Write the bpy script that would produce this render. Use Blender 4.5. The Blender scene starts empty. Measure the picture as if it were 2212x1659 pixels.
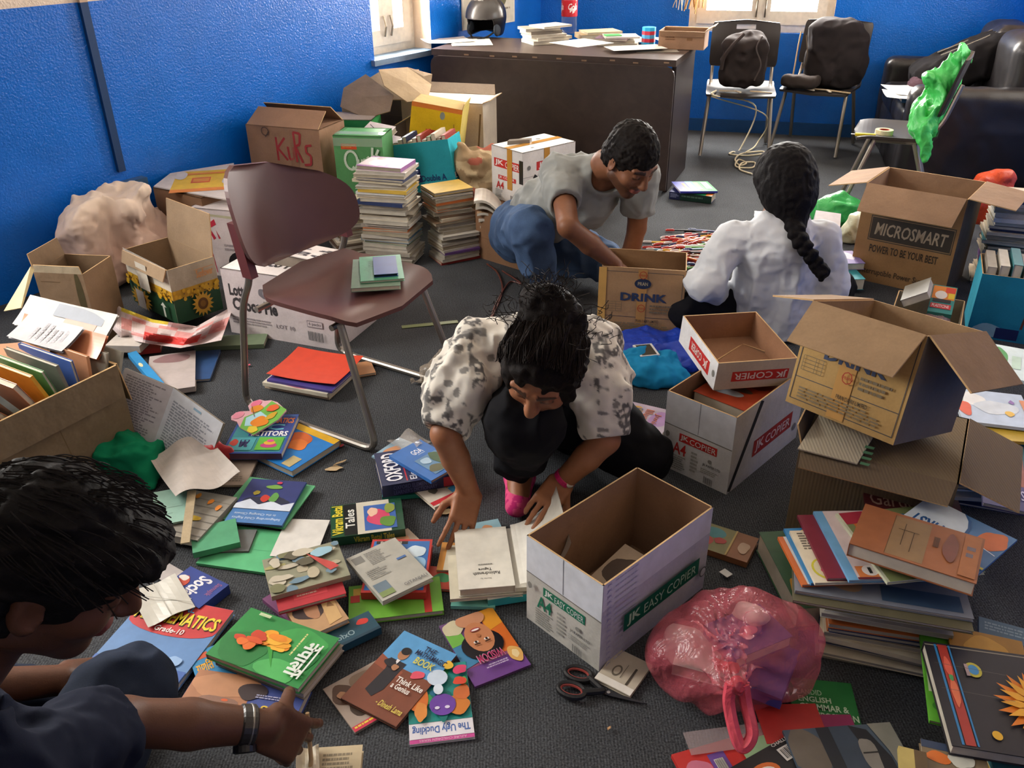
import bpy, bmesh, math, random
import numpy as np
from mathutils import Vector, Matrix
from mathutils.geometry import tessellate_polygon
sc = bpy.context.scene
COL = sc.collection
rnd = random.Random(7)
D2R = math.pi/180

# ------------------------------------------------------------------ camera
FPX, PITCH, ROLL, CAMH = 1854.0, 29.06*D2R, 0.00966, 1.5
_cp, _sp, _cr, _sr = math.cos(PITCH), math.sin(PITCH), math.cos(ROLL), math.sin(ROLL)
cam = bpy.data.cameras.new('camera'); cam.sensor_width = 36; cam.lens = FPX/2212*36
cam.clip_start = .05; cam.clip_end = 200
camo = bpy.data.objects.new('camera', cam); COL.objects.link(camo); sc.camera = camo
_right = Vector((_cr, -_sr*_sp, -_sr*_cp)); _up = Vector((_sr, _cr*_sp, _cr*_cp)); _back = -Vector((0, _cp, -_sp))
_m = Matrix((_right, _up, _back)).transposed().to_4x4(); _m.translation = (0, 0, CAMH)
camo.matrix_world = _m

# ------------------------------------------------------------------ world, exposure
w = bpy.data.worlds.new('world'); sc.world = w; w.use_nodes = True
w.node_tree.nodes['Background'].inputs[0].default_value = (.93, .96, 1, 1)
w.node_tree.nodes['Background'].inputs[1].default_value = 4.0
vs = sc.view_settings; vs.view_transform = 'Standard'; vs.look = 'None'; vs.gamma = 1; vs.exposure = 0.0; vs.use_curve_mapping = False
sc.cycles.use_denoising = True
sc.cycles.max_bounces = 6; sc.cycles.diffuse_bounces = 4; sc.cycles.transparent_max_bounces = 10
sc.cycles.caustics_reflective = False; sc.cycles.caustics_refractive = False
sc.cycles.sample_clamp_indirect = 6

# room axes.  LW: left wall line, BW: back wall line, RW: right wall line
def V(*a): return Vector(a)
LD = V(math.sin(35*D2R), math.cos(35*D2R), 0); LN = V(LD.y, -LD.x, 0)       # along / into the room
CORN = V(.24, 6.97, 0)
BD = V(.9681, -.2506, 0); BN = V(-BD.y*-1, -BD.x, 0); BN = V(BD.y, -BD.x, 0)  # along / into the room
RCOR = CORN + BD*3.30
RD = V(-.2506, -.9681, 0); RN = V(-.9681, .2506, 0)                          # towards the camera / into the room
def area(name, center, normal, sx, sy, power, color=(1, 1, 1), spread=math.pi):
    l = bpy.data.lights.new(name, 'AREA'); l.shape = 'RECTANGLE'; l.size = sx; l.size_y = sy; l.energy = power; l.color = color; l.spread = spread
    o = bpy.data.objects.new(name, l); COL.objects.link(o); o.location = center
    o.rotation_euler = Vector(normal).to_track_quat('-Z', 'Y').to_euler(); return o
DAY = (1, .96, .90)
# daylight coming in through each window (the opening behind each lamp is a real window)
W1C = CORN - LD*1.56; W2C = CORN + BD*1.62; W3C = CORN - LD*5.45; W4C = RCOR + RD*1.9
area('daylight_window_1', W1C + V(0, 0, 1.28) - LN*.27, LN, .52, 1.0, 250, DAY)
area('daylight_window_2', W2C + V(0, 0, 1.42) - BN*.20, BN, .86, 1.0, 310, DAY)
area('daylight_window_3', W3C + V(0, 0, 1.60) - LN*.20, LN - V(0, 0, .30), 1.5, 1.3, 195, DAY)
area('daylight_window_4', W4C + V(0, 0, 1.55) - RN*.20, RN, 1.3, 1.1, 28, DAY)

# ------------------------------------------------------------------ pixel of the photo -> place in the room
def ray(u, v):
    x = (u-1106)/FPX; y = (v-829.5)/FPX
    x, y = _cr*x-_sr*y, _sr*x+_cr*y
    return V(x, _cp-y*_sp, -_sp-y*_cp)
def G(u, v, z=0.0):
    d = ray(u, v); return V(0, 0, CAMH)+d*((z-CAMH)/d.z)
def Y(u, v, y):
    d = ray(u, v); return V(0, 0, CAMH)+d*(y/d.y)
def onplane(u, v, p, n):
    d = ray(u, v); o = V(0, 0, CAMH); return o+d*((p-o).dot(n)/d.dot(n))

# ------------------------------------------------------------------ colour, material
def lin(c):
    return c/12.92 if c <= .04045 else ((c+.055)/1.055)**2.4
_hexc = {}
def H(c):
    if isinstance(c, str):
        if c not in _hexc:
            s = c.lstrip('#')
            if len(s) == 3: s = s[0]*2+s[1]*2+s[2]*2
            _hexc[c] = tuple(lin(int(s[i:i+2], 16)/255) for i in (0, 2, 4))
        return _hexc[c]
    return c
MATS = {}
def mat(kind):
    if kind in MATS: return MATS[kind]
    m = bpy.data.materials.new(kind); m.use_nodes = True; nt = m.node_tree; b = nt.nodes['Principled BSDF']; L = nt.links.new
    at = nt.nodes.new('ShaderNodeAttribute'); at.attribute_name = 'Col'; col = at.outputs['Color']
    tc = nt.nodes.new('ShaderNodeTexCoord'); oc = tc.outputs['Object']
    def noise(scale, detail=3, src=oc, dist=0):
        n = nt.nodes.new('ShaderNodeTexNoise'); n.inputs['Scale'].default_value = scale; n.inputs['Detail'].default_value = detail
        n.inputs['Distortion'].default_value = dist; L(src, n.inputs['Vector']); return n.outputs['Fac']
    def mapr(f, a, b_, c, d):
        n = nt.nodes.new('ShaderNodeMapRange'); n.inputs[1].default_value = a; n.inputs[2].default_value = b_; n.inputs[3].default_value = c; n.inputs[4].default_value = d
        L(f, n.inputs[0]); return n.outputs[0]
    def mul(c, f):
        n = nt.nodes.new('ShaderNodeMix'); n.data_type = 'RGBA'; n.blend_type = 'MULTIPLY'; n.inputs[0].default_value = 1
        L(c, n.inputs[6]); L(f, n.inputs[7]); return n.outputs[2]
    def bump(h, s, d=.01):
        n = nt.nodes.new('ShaderNodeBump'); n.inputs['Strength'].default_value = s; n.inputs['Distance'].default_value = d; L(h, n.inputs['Height']); L(n.outputs[0], b.inputs['Normal'])
    def wave(scale, axis='Z', dist=0, src=oc):
        n = nt.nodes.new('ShaderNodeTexWave'); n.bands_direction = axis; n.inputs['Scale'].default_value = scale; n.inputs['Distortion'].default_value = dist
        n.inputs['Detail'].default_value = 1; L(src, n.inputs['Vector']); return n.outputs['Fac']
    R = b.inputs['Roughness']; S = b.inputs['Specular IOR Level']
    R.default_value = .5; S.default_value = .4
    if kind == 'paper':
        col = mul(col, mapr(noise(30, 4), .3, .7, .88, 1.03)); col = mul(col, mapr(noise(6, 4), .3, .7, .92, 1.03)); R.default_value = .48
    elif kind == 'gloss': R.default_value = .28; col = mul(col, mapr(noise(25, 3), .3, .7, .92, 1.02))
    elif kind == 'matte': R.default_value = .85; S.default_value = .2
    elif kind == 'pages':
        col = mul(col, mapr(wave(260, 'Z', 2), 0, 1, .72, 1.0)); col = mul(col, mapr(noise(22, 3), .3, .7, .85, 1.05)); R.default_value = .9; S.default_value = .1
    elif kind == 'card':
        col = mul(col, mapr(noise(9, 4), .3, .7, .86, 1.06)); col = mul(col, mapr(noise(160, 2), .3, .7, .95, 1.03)); R.default_value = .85; S.default_value = .2
        bump(noise(14, 3), .25, .02)
    elif kind == 'cardrib':
        col = mul(col, mapr(wave(42, 'X', .6), 0, 1, .93, 1.03)); R.default_value = .85; S.default_value = .2; bump(wave(42, 'X', .6), .2, .004)
    elif kind == 'skin':
        col = mul(col, mapr(noise(60, 4), .3, .7, .93, 1.04)); R.default_value = .5; S.default_value = .35; bump(noise(350, 3), .12, .002)
    elif kind == 'hair':
        w_ = noise(90, 5, oc, 1.5); col = mul(col, mapr(w_, .3, .7, .6, 1.3)); R.default_value = .68; S.default_value = .13; bump(w_, .3, .004)
    elif kind == 'cloth':
        col = mul(col, mapr(noise(16, 4), .3, .7, .92, 1.05)); R.default_value = .92; S.default_value = .15; bump(noise(700, 2), .15, .002)
    elif kind == 'denim':
        col = mul(col, mapr(noise(11, 4), .3, .7, .75, 1.2)); col = mul(col, mapr(noise(500, 2), .35, .65, .85, 1.1)); R.default_value = .9; S.default_value = .15
    elif kind == 'leather':
        R.default_value = .36; S.default_value = .5; bump(noise(160, 3), .15, .003)
    elif kind == 'plastic':
        R.default_value = .42; S.default_value = .4; col = mul(col, mapr(noise(8, 4), .3, .7, .9, 1.06))
    elif kind == 'chrome':
        b.inputs['Metallic'].default_value = .85; R.default_value = .42
    elif kind == 'film':
        R.default_value = .22; S.default_value = .6; b.inputs['Alpha'].default_value = .42
        b.inputs['Transmission Weight'].default_value = .25; bump(noise(24, 4, oc, .8), .55, .02)
    elif kind == 'clear':
        R.default_value = .12; S.default_value = .6; b.inputs['Alpha'].default_value = .3; bump(noise(12, 2), .12, .01)
    elif kind == 'bagopaque':
        R.default_value = .42; S.default_value = .4; bump(noise(18, 4, oc, .6), .5, .02); b.inputs['Subsurface Weight'].default_value = 0
    elif kind == 'glass':
        R.default_value = .05; b.inputs['Transmission Weight'].default_value = .9; b.inputs['Alpha'].default_value = .55
    elif kind == 'carpet':
        n1 = noise(3.2, 4, tc.outputs['Object']); n2 = noise(230, 3); w_ = wave(48, 'X', 1.2)
        col = mul(col, mapr(n1, .3, .7, .82, 1.15)); col = mul(col, mapr(n2, .3, .7, .45, 1.6)); col = mul(col, mapr(w_, 0, 1, .72, 1.12))
        R.default_value = .97; S.default_value = .08; bump(n2, .5, .004)
    elif kind == 'wall':
        n1 = noise(105, 3); n2 = noise(7, 3); col = mul(col, mapr(n2, .3, .7, .93, 1.06)); R.default_value = .27; S.default_value = .55
        bump(n1, .45, .006)
    elif kind == 'wood':
        col = mul(col, mapr(noise(14, 4, oc, .8), .3, .7, .75, 1.1)); R.default_value = .38; S.default_value = .45
    L(col, b.inputs['Base Color']); MATS[kind] = m; return m

# ------------------------------------------------------------------ text
_txt = {}
def textmesh(s, bold=0.0, shear=0.0):
    k = (s, bold, shear)
    if k in _txt: return _txt[k]
    cu = bpy.data.curves.new('t', 'FONT'); cu.body = s; cu.resolution_u = 2; cu.offset = bold; cu.shear = shear; cu.size = 1
    o = bpy.data.objects.new('t', cu); me = bpy.data.meshes.new_from_object(o)
    n = len(me.vertices); a = np.empty(n*3); me.vertices.foreach_get('co', a); a = a.reshape(-1, 3)[:, :2]
    fs = [tuple(p.vertices) for p in me.polygons]
    bpy.data.objects.remove(o); bpy.data.curves.remove(cu); bpy.data.meshes.remove(me)
    if n == 0: a = np.zeros((3, 2)); fs = []
    lo, hi = a.min(0), a.max(0); a = (a-lo)/np.maximum(hi-lo, 1e-6); a[:, 1] = 1-a[:, 1]
    _txt[k] = (a, fs, float((hi-lo)[0]/max((hi-lo)[1], 1e-6))); return _txt[k]

# ------------------------------------------------------------------ mesh builder
ORG = {}
class MB:
    def __init__(s): s.v = []; s.f = []; s.c = []; s.m = []
    def add(s, pts, faces, col, m):
        n = len(s.v); s.v += [tuple(p) for p in pts]; s.f += [tuple(i+n for i in f) for f in faces]
        col = H(col); s.c += [col]*len(faces); s.m += [m]*len(faces); return s
    def poly(s, pts, col, m): return s.add(pts, [tuple(range(len(pts)))], col, m)
    def box(s, O, A, B, C, col, m, skip=()):
        O, A, B, C = map(Vector, (O, A, B, C))
        p = [O, O+A, O+A+B, O+B, O+C, O+A+C, O+A+B+C, O+B+C]
        fs = {'-C': (3, 2, 1, 0), '+C': (4, 5, 6, 7), '-B': (0, 1, 5, 4), '+B': (2, 3, 7, 6), '-A': (3, 0, 4, 7), '+A': (1, 2, 6, 5)}
        f = [q for k, q in fs.items() if k not in skip]
        if A.cross(B).dot(C) < 0: f = [q[::-1] for q in f]
        return s.add(p, f, col, m)
    def bbox(s, c, size, col, m, rz=0):
        X = V(math.cos(rz), math.sin(rz), 0); Y_ = V(-X.y, X.x, 0); c = Vector(c)
        return s.box(c-X*size[0]/2-Y_*size[1]/2, X*size[0], Y_*size[1], V(0, 0, size[2]), col, m)
    def slab(s, pts, t, col, m):           # a flat polygon given thickness t downwards along its normal
        pts = [Vector(p) for p in pts]; n = (pts[1]-pts[0]).cross(pts[-1]-pts[0]).normalized()
        k = len(pts); q = [p-n*t for p in pts]
        return s.add(pts+q, [tuple(range(k)), tuple(range(2*k-1, k-1, -1))]+[(i, i+k, (i+1) % k+k, (i+1) % k) for i in range(k)], col, m)
    def tube(s, pts, r, col, m, n=8, caps=True, closed=False):
        pts = [Vector(p) for p in pts]; K = len(pts); rr = r if isinstance(r, (list, tuple)) else [r]*K
        t0 = None; rings = []
        for i in range(K):
            if closed: t = (pts[(i+1) % K]-pts[i-1])
            else: t = pts[min(i+1, K-1)]-pts[max(i-1, 0)]
            t.normalize()
            if t0 is None:
                a = t.cross(V(0, 0, 1));
                if a.length < .1: a = t.cross(V(1, 0, 0))
                a.normalize()
            else:
                a = (a-t*a.dot(t)).normalized()
            t0 = t; b = t.cross(a)
            rings.append([pts[i]+(a*math.cos(2*math.pi*j/n)+b*math.sin(2*math.pi*j/n))*rr[i] for j in range(n)])
        vv = [p for r_ in rings for p in r_]; fs = []
        for i in range(K if closed else K-1):
            i2 = (i+1) % K
            for j in range(n):
                fs.append((i*n+j, i*n+(j+1) % n, i2*n+(j+1) % n, i2*n+j))
        if caps and not closed: fs += [tuple(range(n-1, -1, -1)), tuple((K-1)*n+j for j in range(n))]
        return s.add(vv, fs, col, m)
    def lathe(s, c, prof, col, m, n=24, ax=None):
        c = Vector(c); Z = Vector(ax).normalized() if ax else V(0, 0, 1); X = Z.orthogonal().normalized(); Y_ = Z.cross(X)
        vv = []
        for r, z in prof:
            vv += [c+Z*z+(X*math.cos(2*math.pi*j/n)+Y_*math.sin(2*math.pi*j/n))*r for j in range(n)]
        fs = [(i*n+j, i*n+(j+1) % n, (i+1)*n+(j+1) % n, (i+1)*n+j) for i in range(len(prof)-1) for j in range(n)]
        fs += [tuple(range(n-1, -1, -1)), tuple((len(prof)-1)*n+j for j in range(n))]
        return s.add(vv, fs, col, m)
    def grid(s, fn, nu, nv, col, m, closed_u=False):
        vv = []; cc = []
        for i in range(nu+1):
            for j in range(nv+1): vv.append(fn(i/nu, j/nv))
        fs = [(i*(nv+1)+j, (i+1)*(nv+1)+j, (i+1)*(nv+1)+j+1, i*(nv+1)+j+1) for i in range(nu) for j in range(nv)]
        if callable(col):
            n = len(s.v); s.v += [tuple(p) for p in vv]; s.f += [tuple(k+n for k in f) for f in fs]
            for i in range(nu):
                for j in range(nv): s.c.append(H(col((i+.5)/nu, (j+.5)/nv)))
            s.m += [m]*len(fs); return s
        return s.add(vv, fs, col, m)
    def art(s, O, U, W, N, items, m='paper', e=.0003):
        """printed shapes on a face: O its top-left corner, U right, W down (full lengths), N outward unit"""
        O, U, W, N = map(Vector, (O, U, W, N)); k = 0
        lu, lw = U.length, W.length
        cl = lambda x: min(.998, max(.002, x))
        for it in items:
            k += 1; d = N*(e*k); T = lambda x, y: O+U*cl(x)+W*cl(y)+d
            q = it[0]
            if q == 'r': _, x0, y0, x1, y1, c = it; s.poly([T(x0, y1), T(x1, y1), T(x1, y0), T(x0, y0)], c, m)
            elif q in 'eb':
                cx, cy, rx, ry, c = it[1:6]; n = 20 if q == 'e' else 16
                g = random.Random(it[6] if len(it) > 6 else 1)
                
                if q == 'b': n = 22
                a3 = [(g.uniform(.04, .17)/(j**.6), g.random()*6.28) for j in range(2, 6)]
                rr = [1]*n if q == 'e' else [1+sum(a_*math.sin(j*2*math.pi*i/n+f_) for j, (a_, f_) in enumerate(a3, 2)) for i in range(n)]
                s.poly([T(cx+rx*rr[i]*math.cos(2*math.pi*i/n), cy-ry*rr[i]*math.sin(2*math.pi*i/n)) for i in range(n)], c, m)
            elif q == 'p':
                pp = [V(x*lu, y*lw, 0) for x, y in it[1]]; tr = tessellate_polygon([pp]); P = [T(x, y) for x, y in it[1]]
                f = []
                for t in tr:
                    a, b, c_ = (P[i] for i in t); f.append(t if (b-a).cross(c_-a).dot(N) > 0 else t[::-1])
                s.add(P, f, it[2], m)
            elif q == 't':
                x0, y0, x1, y1, tx, c = it[1:7]; bold = it[7] if len(it) > 7 else .012; sh = it[8] if len(it) > 8 else 0
                a, fs, asp = textmesh(tx, bold, sh)
                P = [T(x0+(x1-x0)*p[0], y0+(y1-y0)*p[1]) for p in a]
                if fs:
                    A, B, C_ = (P[i] for i in fs[0][:3])
                    if (B-A).cross(C_-A).dot(N) < 0: fs = [f[::-1] for f in fs]
                    s.add(P, fs, c, m)
            elif q == 'l':
                x0, y0, x1, y1, wd, c = it[1:7]; a, b = V(x0*lu, y0*lw, 0), V(x1*lu, y1*lw, 0); t = (b-a).normalized(); p_ = V(-t.y, t.x, 0)*wd/2
                P = [a-p_, b-p_, b+p_, a+p_]; s.poly([T(p.x/lu, p.y/lw) for p in P][::-1], c, m)
            elif q == 'x':       # lines of illegible small print
                x0, y0, x1, y1, n, c = it[1:7]; g = random.Random(n*7+int(x0*100)); h = (y1-y0)/n
                for i in range(n):
                    x = x0; end = x1-(x1-x0)*(g.random()*.35)
                    while x < end:
                        wv = (x1-x0)*(.03+.12*g.random()); xe = min(x+wv, end)
                        s.poly([T(x, y0+h*(i+.55)), T(xe, y0+h*(i+.55)), T(xe, y0+h*i), T(x, y0+h*i)], c, m); x = xe+(x1-x0)*.02
        return s
    def build(s, name, parent=None, label=None, cat=None, group=None, kind=None, loc=None, smooth=False):
        me = bpy.data.meshes.new(name)
        o = bpy.data.objects.new(name, me)
        if parent is not None: org = ORG[parent.name]
        elif loc is not None: org = Vector(loc)
        else:
            a = np.array(s.v); org = Vector(((a[:, 0].min()+a[:, 0].max())/2, (a[:, 1].min()+a[:, 1].max())/2, a[:, 2].min()))
        a = np.array(s.v)-np.array(org)
        names = []
        for k in s.m:
            if k not in names: names.append(k)
        me.from_pydata(a.tolist(), [], s.f)
        for k in names: me.materials.append(mat(k))
        ix = {k: i for i, k in enumerate(names)}
        me.polygons.foreach_set('material_index', [ix[k] for k in s.m])
        tot = np.array([len(f) for f in s.f]); cc = np.repeat(np.array([(*c[:3], 1) for c in s.c], np.float32), tot, axis=0)
        at = me.color_attributes.new('Col', 'FLOAT_COLOR', 'CORNER'); at.data.foreach_set('color', cc.ravel())
        if smooth: me.polygons.foreach_set('use_smooth', [True]*len(s.f))
        me.update()
        return finish(o, org, parent, label, cat, group, kind)
def finish(o, org, parent, label, cat, group, kind):
    COL.objects.link(o); ORG[o.name] = org
    if parent is not None: o.parent = parent
    else: o.location = org
    if label: o['label'] = label
    if cat: o['category'] = cat
    if group: o['group'] = group
    if kind: o['kind'] = kind
    return o
def thing(name, label, cat, loc, group=None):
    o = bpy.data.objects.new(name, None); o.empty_display_size = .05
    return finish(o, Vector(loc), None, label, cat, group, None)
def smoothcurve(pts, n=8):
    """Catmull-Rom through points"""
    P = [Vector(p) for p in pts]; P = [P[0]*2-P[1]]+P+[P[-1]*2-P[-2]]; out = []
    for i in range(1, len(P)-2):
        for k in range(n):
            t = k/n; a, b, c, d = P[i-1:i+3]
            out.append(.5*((2*b)+(c-a)*t+(2*a-5*b+4*c-d)*t*t+(3*b-a-3*c+d)*t**3))
    out.append(P[-2]); return out
def fillet(pts, r, n=5):
    P = [Vector(p) for p in pts]; out = [P[0]]
    for i in range(1, len(P)-1):
        a, b, c = P[i-1], P[i], P[i+1]; u = (a-b); v = (c-b); rr = min(r, u.length*.45, v.length*.45); u.normalize(); v.normalize()
        p0, p1 = b+u*rr, b+v*rr
        for k in range(n+1):
            t = k/n; out.append(p0*(1-t)**2+b*2*t*(1-t)+p1*t*t)
    out.append(P[-1]); return out
# ------------------------------------------------------------------ the room
BLUE = '#0669d0'; CREAM = '#e8d3bd'
def wall(name, P, Dv, N, length, height, openings, t=.24, dado=1.16, blue=BLUE):
    """wall from P along Dv, inner face towards N, with rectangular openings (s0,s1,z0,z1) cut out"""
    mb = MB(); ss = sorted({0, length, *[o[0] for o in openings], *[o[1] for o in openings]})
    zs = sorted({0, dado, height, *[o[2] for o in openings], *[o[3] for o in openings]})
    inside = lambda s, z: any(o[0] < s < o[1] and o[2] < z < o[3] for o in openings)
    for a, b in zip(ss, ss[1:]):
        for c, d in zip(zs, zs[1:]):
            if inside((a+b)/2, (c+d)/2): continue
            col = blue if d <= dado+1e-6 else CREAM
            q = [P+Dv*a+V(0, 0, c), P+Dv*b+V(0, 0, c), P+Dv*b+V(0, 0, d), P+Dv*a+V(0, 0, d)]
            if (q[1]-q[0]).cross(q[2]-q[0]).dot(N) < 0: q = q[::-1]
            mb.poly(q, col, 'wall'); mb.poly([p-N*t for p in q[::-1]], CREAM, 'wall')
    for s0, s1, z0, z1 in openings:         # reveals
        for (a, c), (b, d), col in (((s0, z0), (s1, z0), blue), ((s0, z1), (s1, z1), CREAM), ((s0, z0), (s0, z1), CREAM), ((s1, z0), (s1, z1), CREAM)):
            p, q = P+Dv*a+V(0, 0, c), P+Dv*b+V(0, 0, d); mb.poly([p, q, q-N*t, p-N*t], col, 'wall')
    o = mb.build(name, kind='structure', loc=P); return o
HT = 2.75
mb = MB(); mb.poly([V(-8.5, -4, 0), V(3.2, -4, 0), V(4.6, 8, 0), V(-1, 8, 0)], '#47494c', 'carpet'); mb.build('floor', kind='structure', loc=V(0, 0, 0))
mb = MB(); mb.poly([V(-8.5, -4, HT), V(-1, 8, HT), V(4.6, 8, HT), V(3.2, -4, HT)], '#e9e2d8', 'matte'); mb.build('ceiling', kind='structure', loc=V(0, 0, HT))
w1a, w1b = 1.83, 1.29      # left window, measured from the corner
wall('wall_left', CORN, -LD, LN, 12.9, HT, [(w1b, w1a, .70, 1.95), (4.7, 6.2, .95, 2.25)])
wall('wall_back', CORN, BD, BN, 3.30, HT, [(1.10, 2.09, .70, 1.98)])
wall('wall_right', RCOR, RD, RN, 10.3, HT, [(1.0, 2.4, .62, 2.1)])
wall('wall_front', V(-7.5, -3.6, 0), V(1, 0, 0), V(0, 1, 0), 8.9, HT, [])
def window(name, P, Dv, N, s0, s1, z0, z1, leaves, col='#efe4d3', depth=.14, sill=True):
    root = thing(name, None, None, P+Dv*((s0+s1)/2)+V(0, 0, z0)); root['kind'] = 'structure'
    base = P-N*depth; f = MB(); fw = .05
    def bar(a, b, c, d, mbx, t=.05): mbx.box(base+Dv*a+V(0, 0, c), Dv*(b-a), -N*t, V(0, 0, d-c), col, 'paper')
    bar(s0, s0+fw, z0, z1, f); bar(s1-fw, s1, z0, z1, f); bar(s0+fw, s1-fw, z0, z0+fw, f); bar(s0+fw, s1-fw, z1-fw, z1, f); f.build('window_frame', root)
    n = leaves; wd = (s1-s0-2*fw)/n
    for i in range(n):
        a = s0+fw+wd*i; b = a+wd; k = MB(); c = .065
        for (x0, x1, y0, y1) in ((a, a+c, z0+fw, z1-fw), (b-c, b, z0+fw, z1-fw), (a+c, b-c, z0+fw, z0+fw+.09), (a+c, b-c, z1-fw-.07, z1-fw), (a+c, b-c, z0+.66, z0+.70)):
            k.box(base+N*.012+Dv*x0+V(0, 0, y0), Dv*(x1-x0), -N*.04, V(0, 0, y1-y0), col, 'paper')
        sh = k.build('sash', root)
        h = MB(); hx = b-.03 if i % 2 == 0 else a+.03
        h.tube([base+N*.02+Dv*hx+V(0, 0, z0+.10), base+N*.035+Dv*hx+V(0, 0, z0+.16), base+N*.02+Dv*hx+V(0, 0, z0+.22)], .006, '#777066', 'chrome', 6); h.build('latch', sh)
    if sill:
        k = MB(); k.box(P+N*.03+Dv*(s0-.03)+V(0, 0, z0-.03), Dv*(s1-s0+.06), -N*.17, V(0, 0, .032), '#7f98b4', 'paper'); k.build('window_sill', root)
    return root
window('window_1', CORN, -LD, LN, w1b, w1a, .70, 1.95, 2)
window('window_2', CORN, BD, BN, 1.10, 2.09, .70, 1.98, 2, sill=False, depth=.05)
window('window_3', CORN, -LD, LN, 4.7, 6.2, .95, 2.25, 3)
window('window_4', RCOR, RD, RN, 1.0, 2.4, .62, 2.1, 3, depth=.06)
# conduit running down the left wall to its box
cb = onplane(265, 392, CORN, LN); ct = V(cb.x, cb.y, HT)
c = thing('wall_conduit', 'dark blue painted vertical conduit strip on the left wall', 'conduit', cb)
k = MB(); k.box(cb+LD*-.018+V(0, 0, .05)-LN*.002, LD*.036, LN*.022, V(0, 0, 1.11-cb.z+.0), '#173a66', 'plastic'); k.build('conduit_strip', c)
k = MB(); k.box(cb+LD*-.018+V(0, 0, 1.16-cb.z)-LN*.002, LD*.036, LN*.022, V(0, 0, HT-1.165), '#c9a98e', 'plastic'); k.build('upper_strip', c)
k = MB(); k.box(cb-LD*.07+V(0, 0, -.07)-LN*.002, LD*.17, LN*.05, V(0, 0, .075), '#35597f', 'plastic')
k.lathe(cb+LD*.0+LN*.05+V(0, 0, -.03), [(.012, -.01), (.012, .004)], '#1d2733', 'plastic', 12, LN); k.build('socket_box', c)
k = MB(); k.box(RCOR+V(0, 0, 0)-BD*.0+BN*.002, -BD*2.5, BN*.012, V(0, 0, .09), '#1a4f8c', 'paper'); k.build('baseboard_back', kind='structure')
# poster on the short bit of left wall past the window
pc = lambda u, v: onplane(u, v, CORN+LN*.012, LN)
a, b = pc(1000, 60), pc(1112, 60); p = MB(); z0, z1 = .78, 1.3
O = V(a.x, a.y, z1); U = V(b.x-a.x, b.y-a.y, 0)
p.box(O-LN*.008, U, LN*.008, V(0, 0, z0-z1), '#e6dfcf', 'paper')
p.art(O, U, V(0, 0, z0-z1), LN, [('r', .03, .02, .97, .98, '#ded8c4'), ('b', .78, .45, .2, .12, '#d58a2e', 3), ('b', .72, .62, .12, .2, '#6d6a44', 4), ('b', .25, .4, .2, .2, '#b9a98a', 5), ('x', .1, .8, .9, .92, 3, '#8a8168')])
p.build('wall_poster', None, 'pale printed poster on the blue wall behind the helmet', 'poster')
# ------------------------------------------------------------------ soft shapes from distance fields
import openvdb as vdb
_tab = np.random.RandomState(5).rand(32, 32, 32).astype(np.float32)*2-1
def vnoise(P, scale, seed=0):
    q = P*scale+seed*7.31; i = np.floor(q).astype(int); f = q-i; f = f*f*(3-2*f); i &= 31; j = (i+1) & 31
    x0, y0, z0 = i.T; x1, y1, z1 = j.T; fx, fy, fz = f.T
    a = _tab[x0, y0, z0]*(1-fx)+_tab[x1, y0, z0]*fx; b = _tab[x0, y1, z0]*(1-fx)+_tab[x1, y1, z0]*fx
    c = _tab[x0, y0, z1]*(1-fx)+_tab[x1, y0, z1]*fx; d = _tab[x0, y1, z1]*(1-fx)+_tab[x1, y1, z1]*fx
    return (a*(1-fy)+b*fy)*(1-fz)+(c*(1-fy)+d*fy)*fz
def axes(z, x=None):
    """rows: x, y, z unit axes with the given z, x as close as possible"""
    z = Vector(z).normalized(); x = Vector(x) if x is not None else z.orthogonal(); x = (x-z*x.dot(z)).normalized(); y = z.cross(x)
    return np.array([x, y, z])
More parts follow.
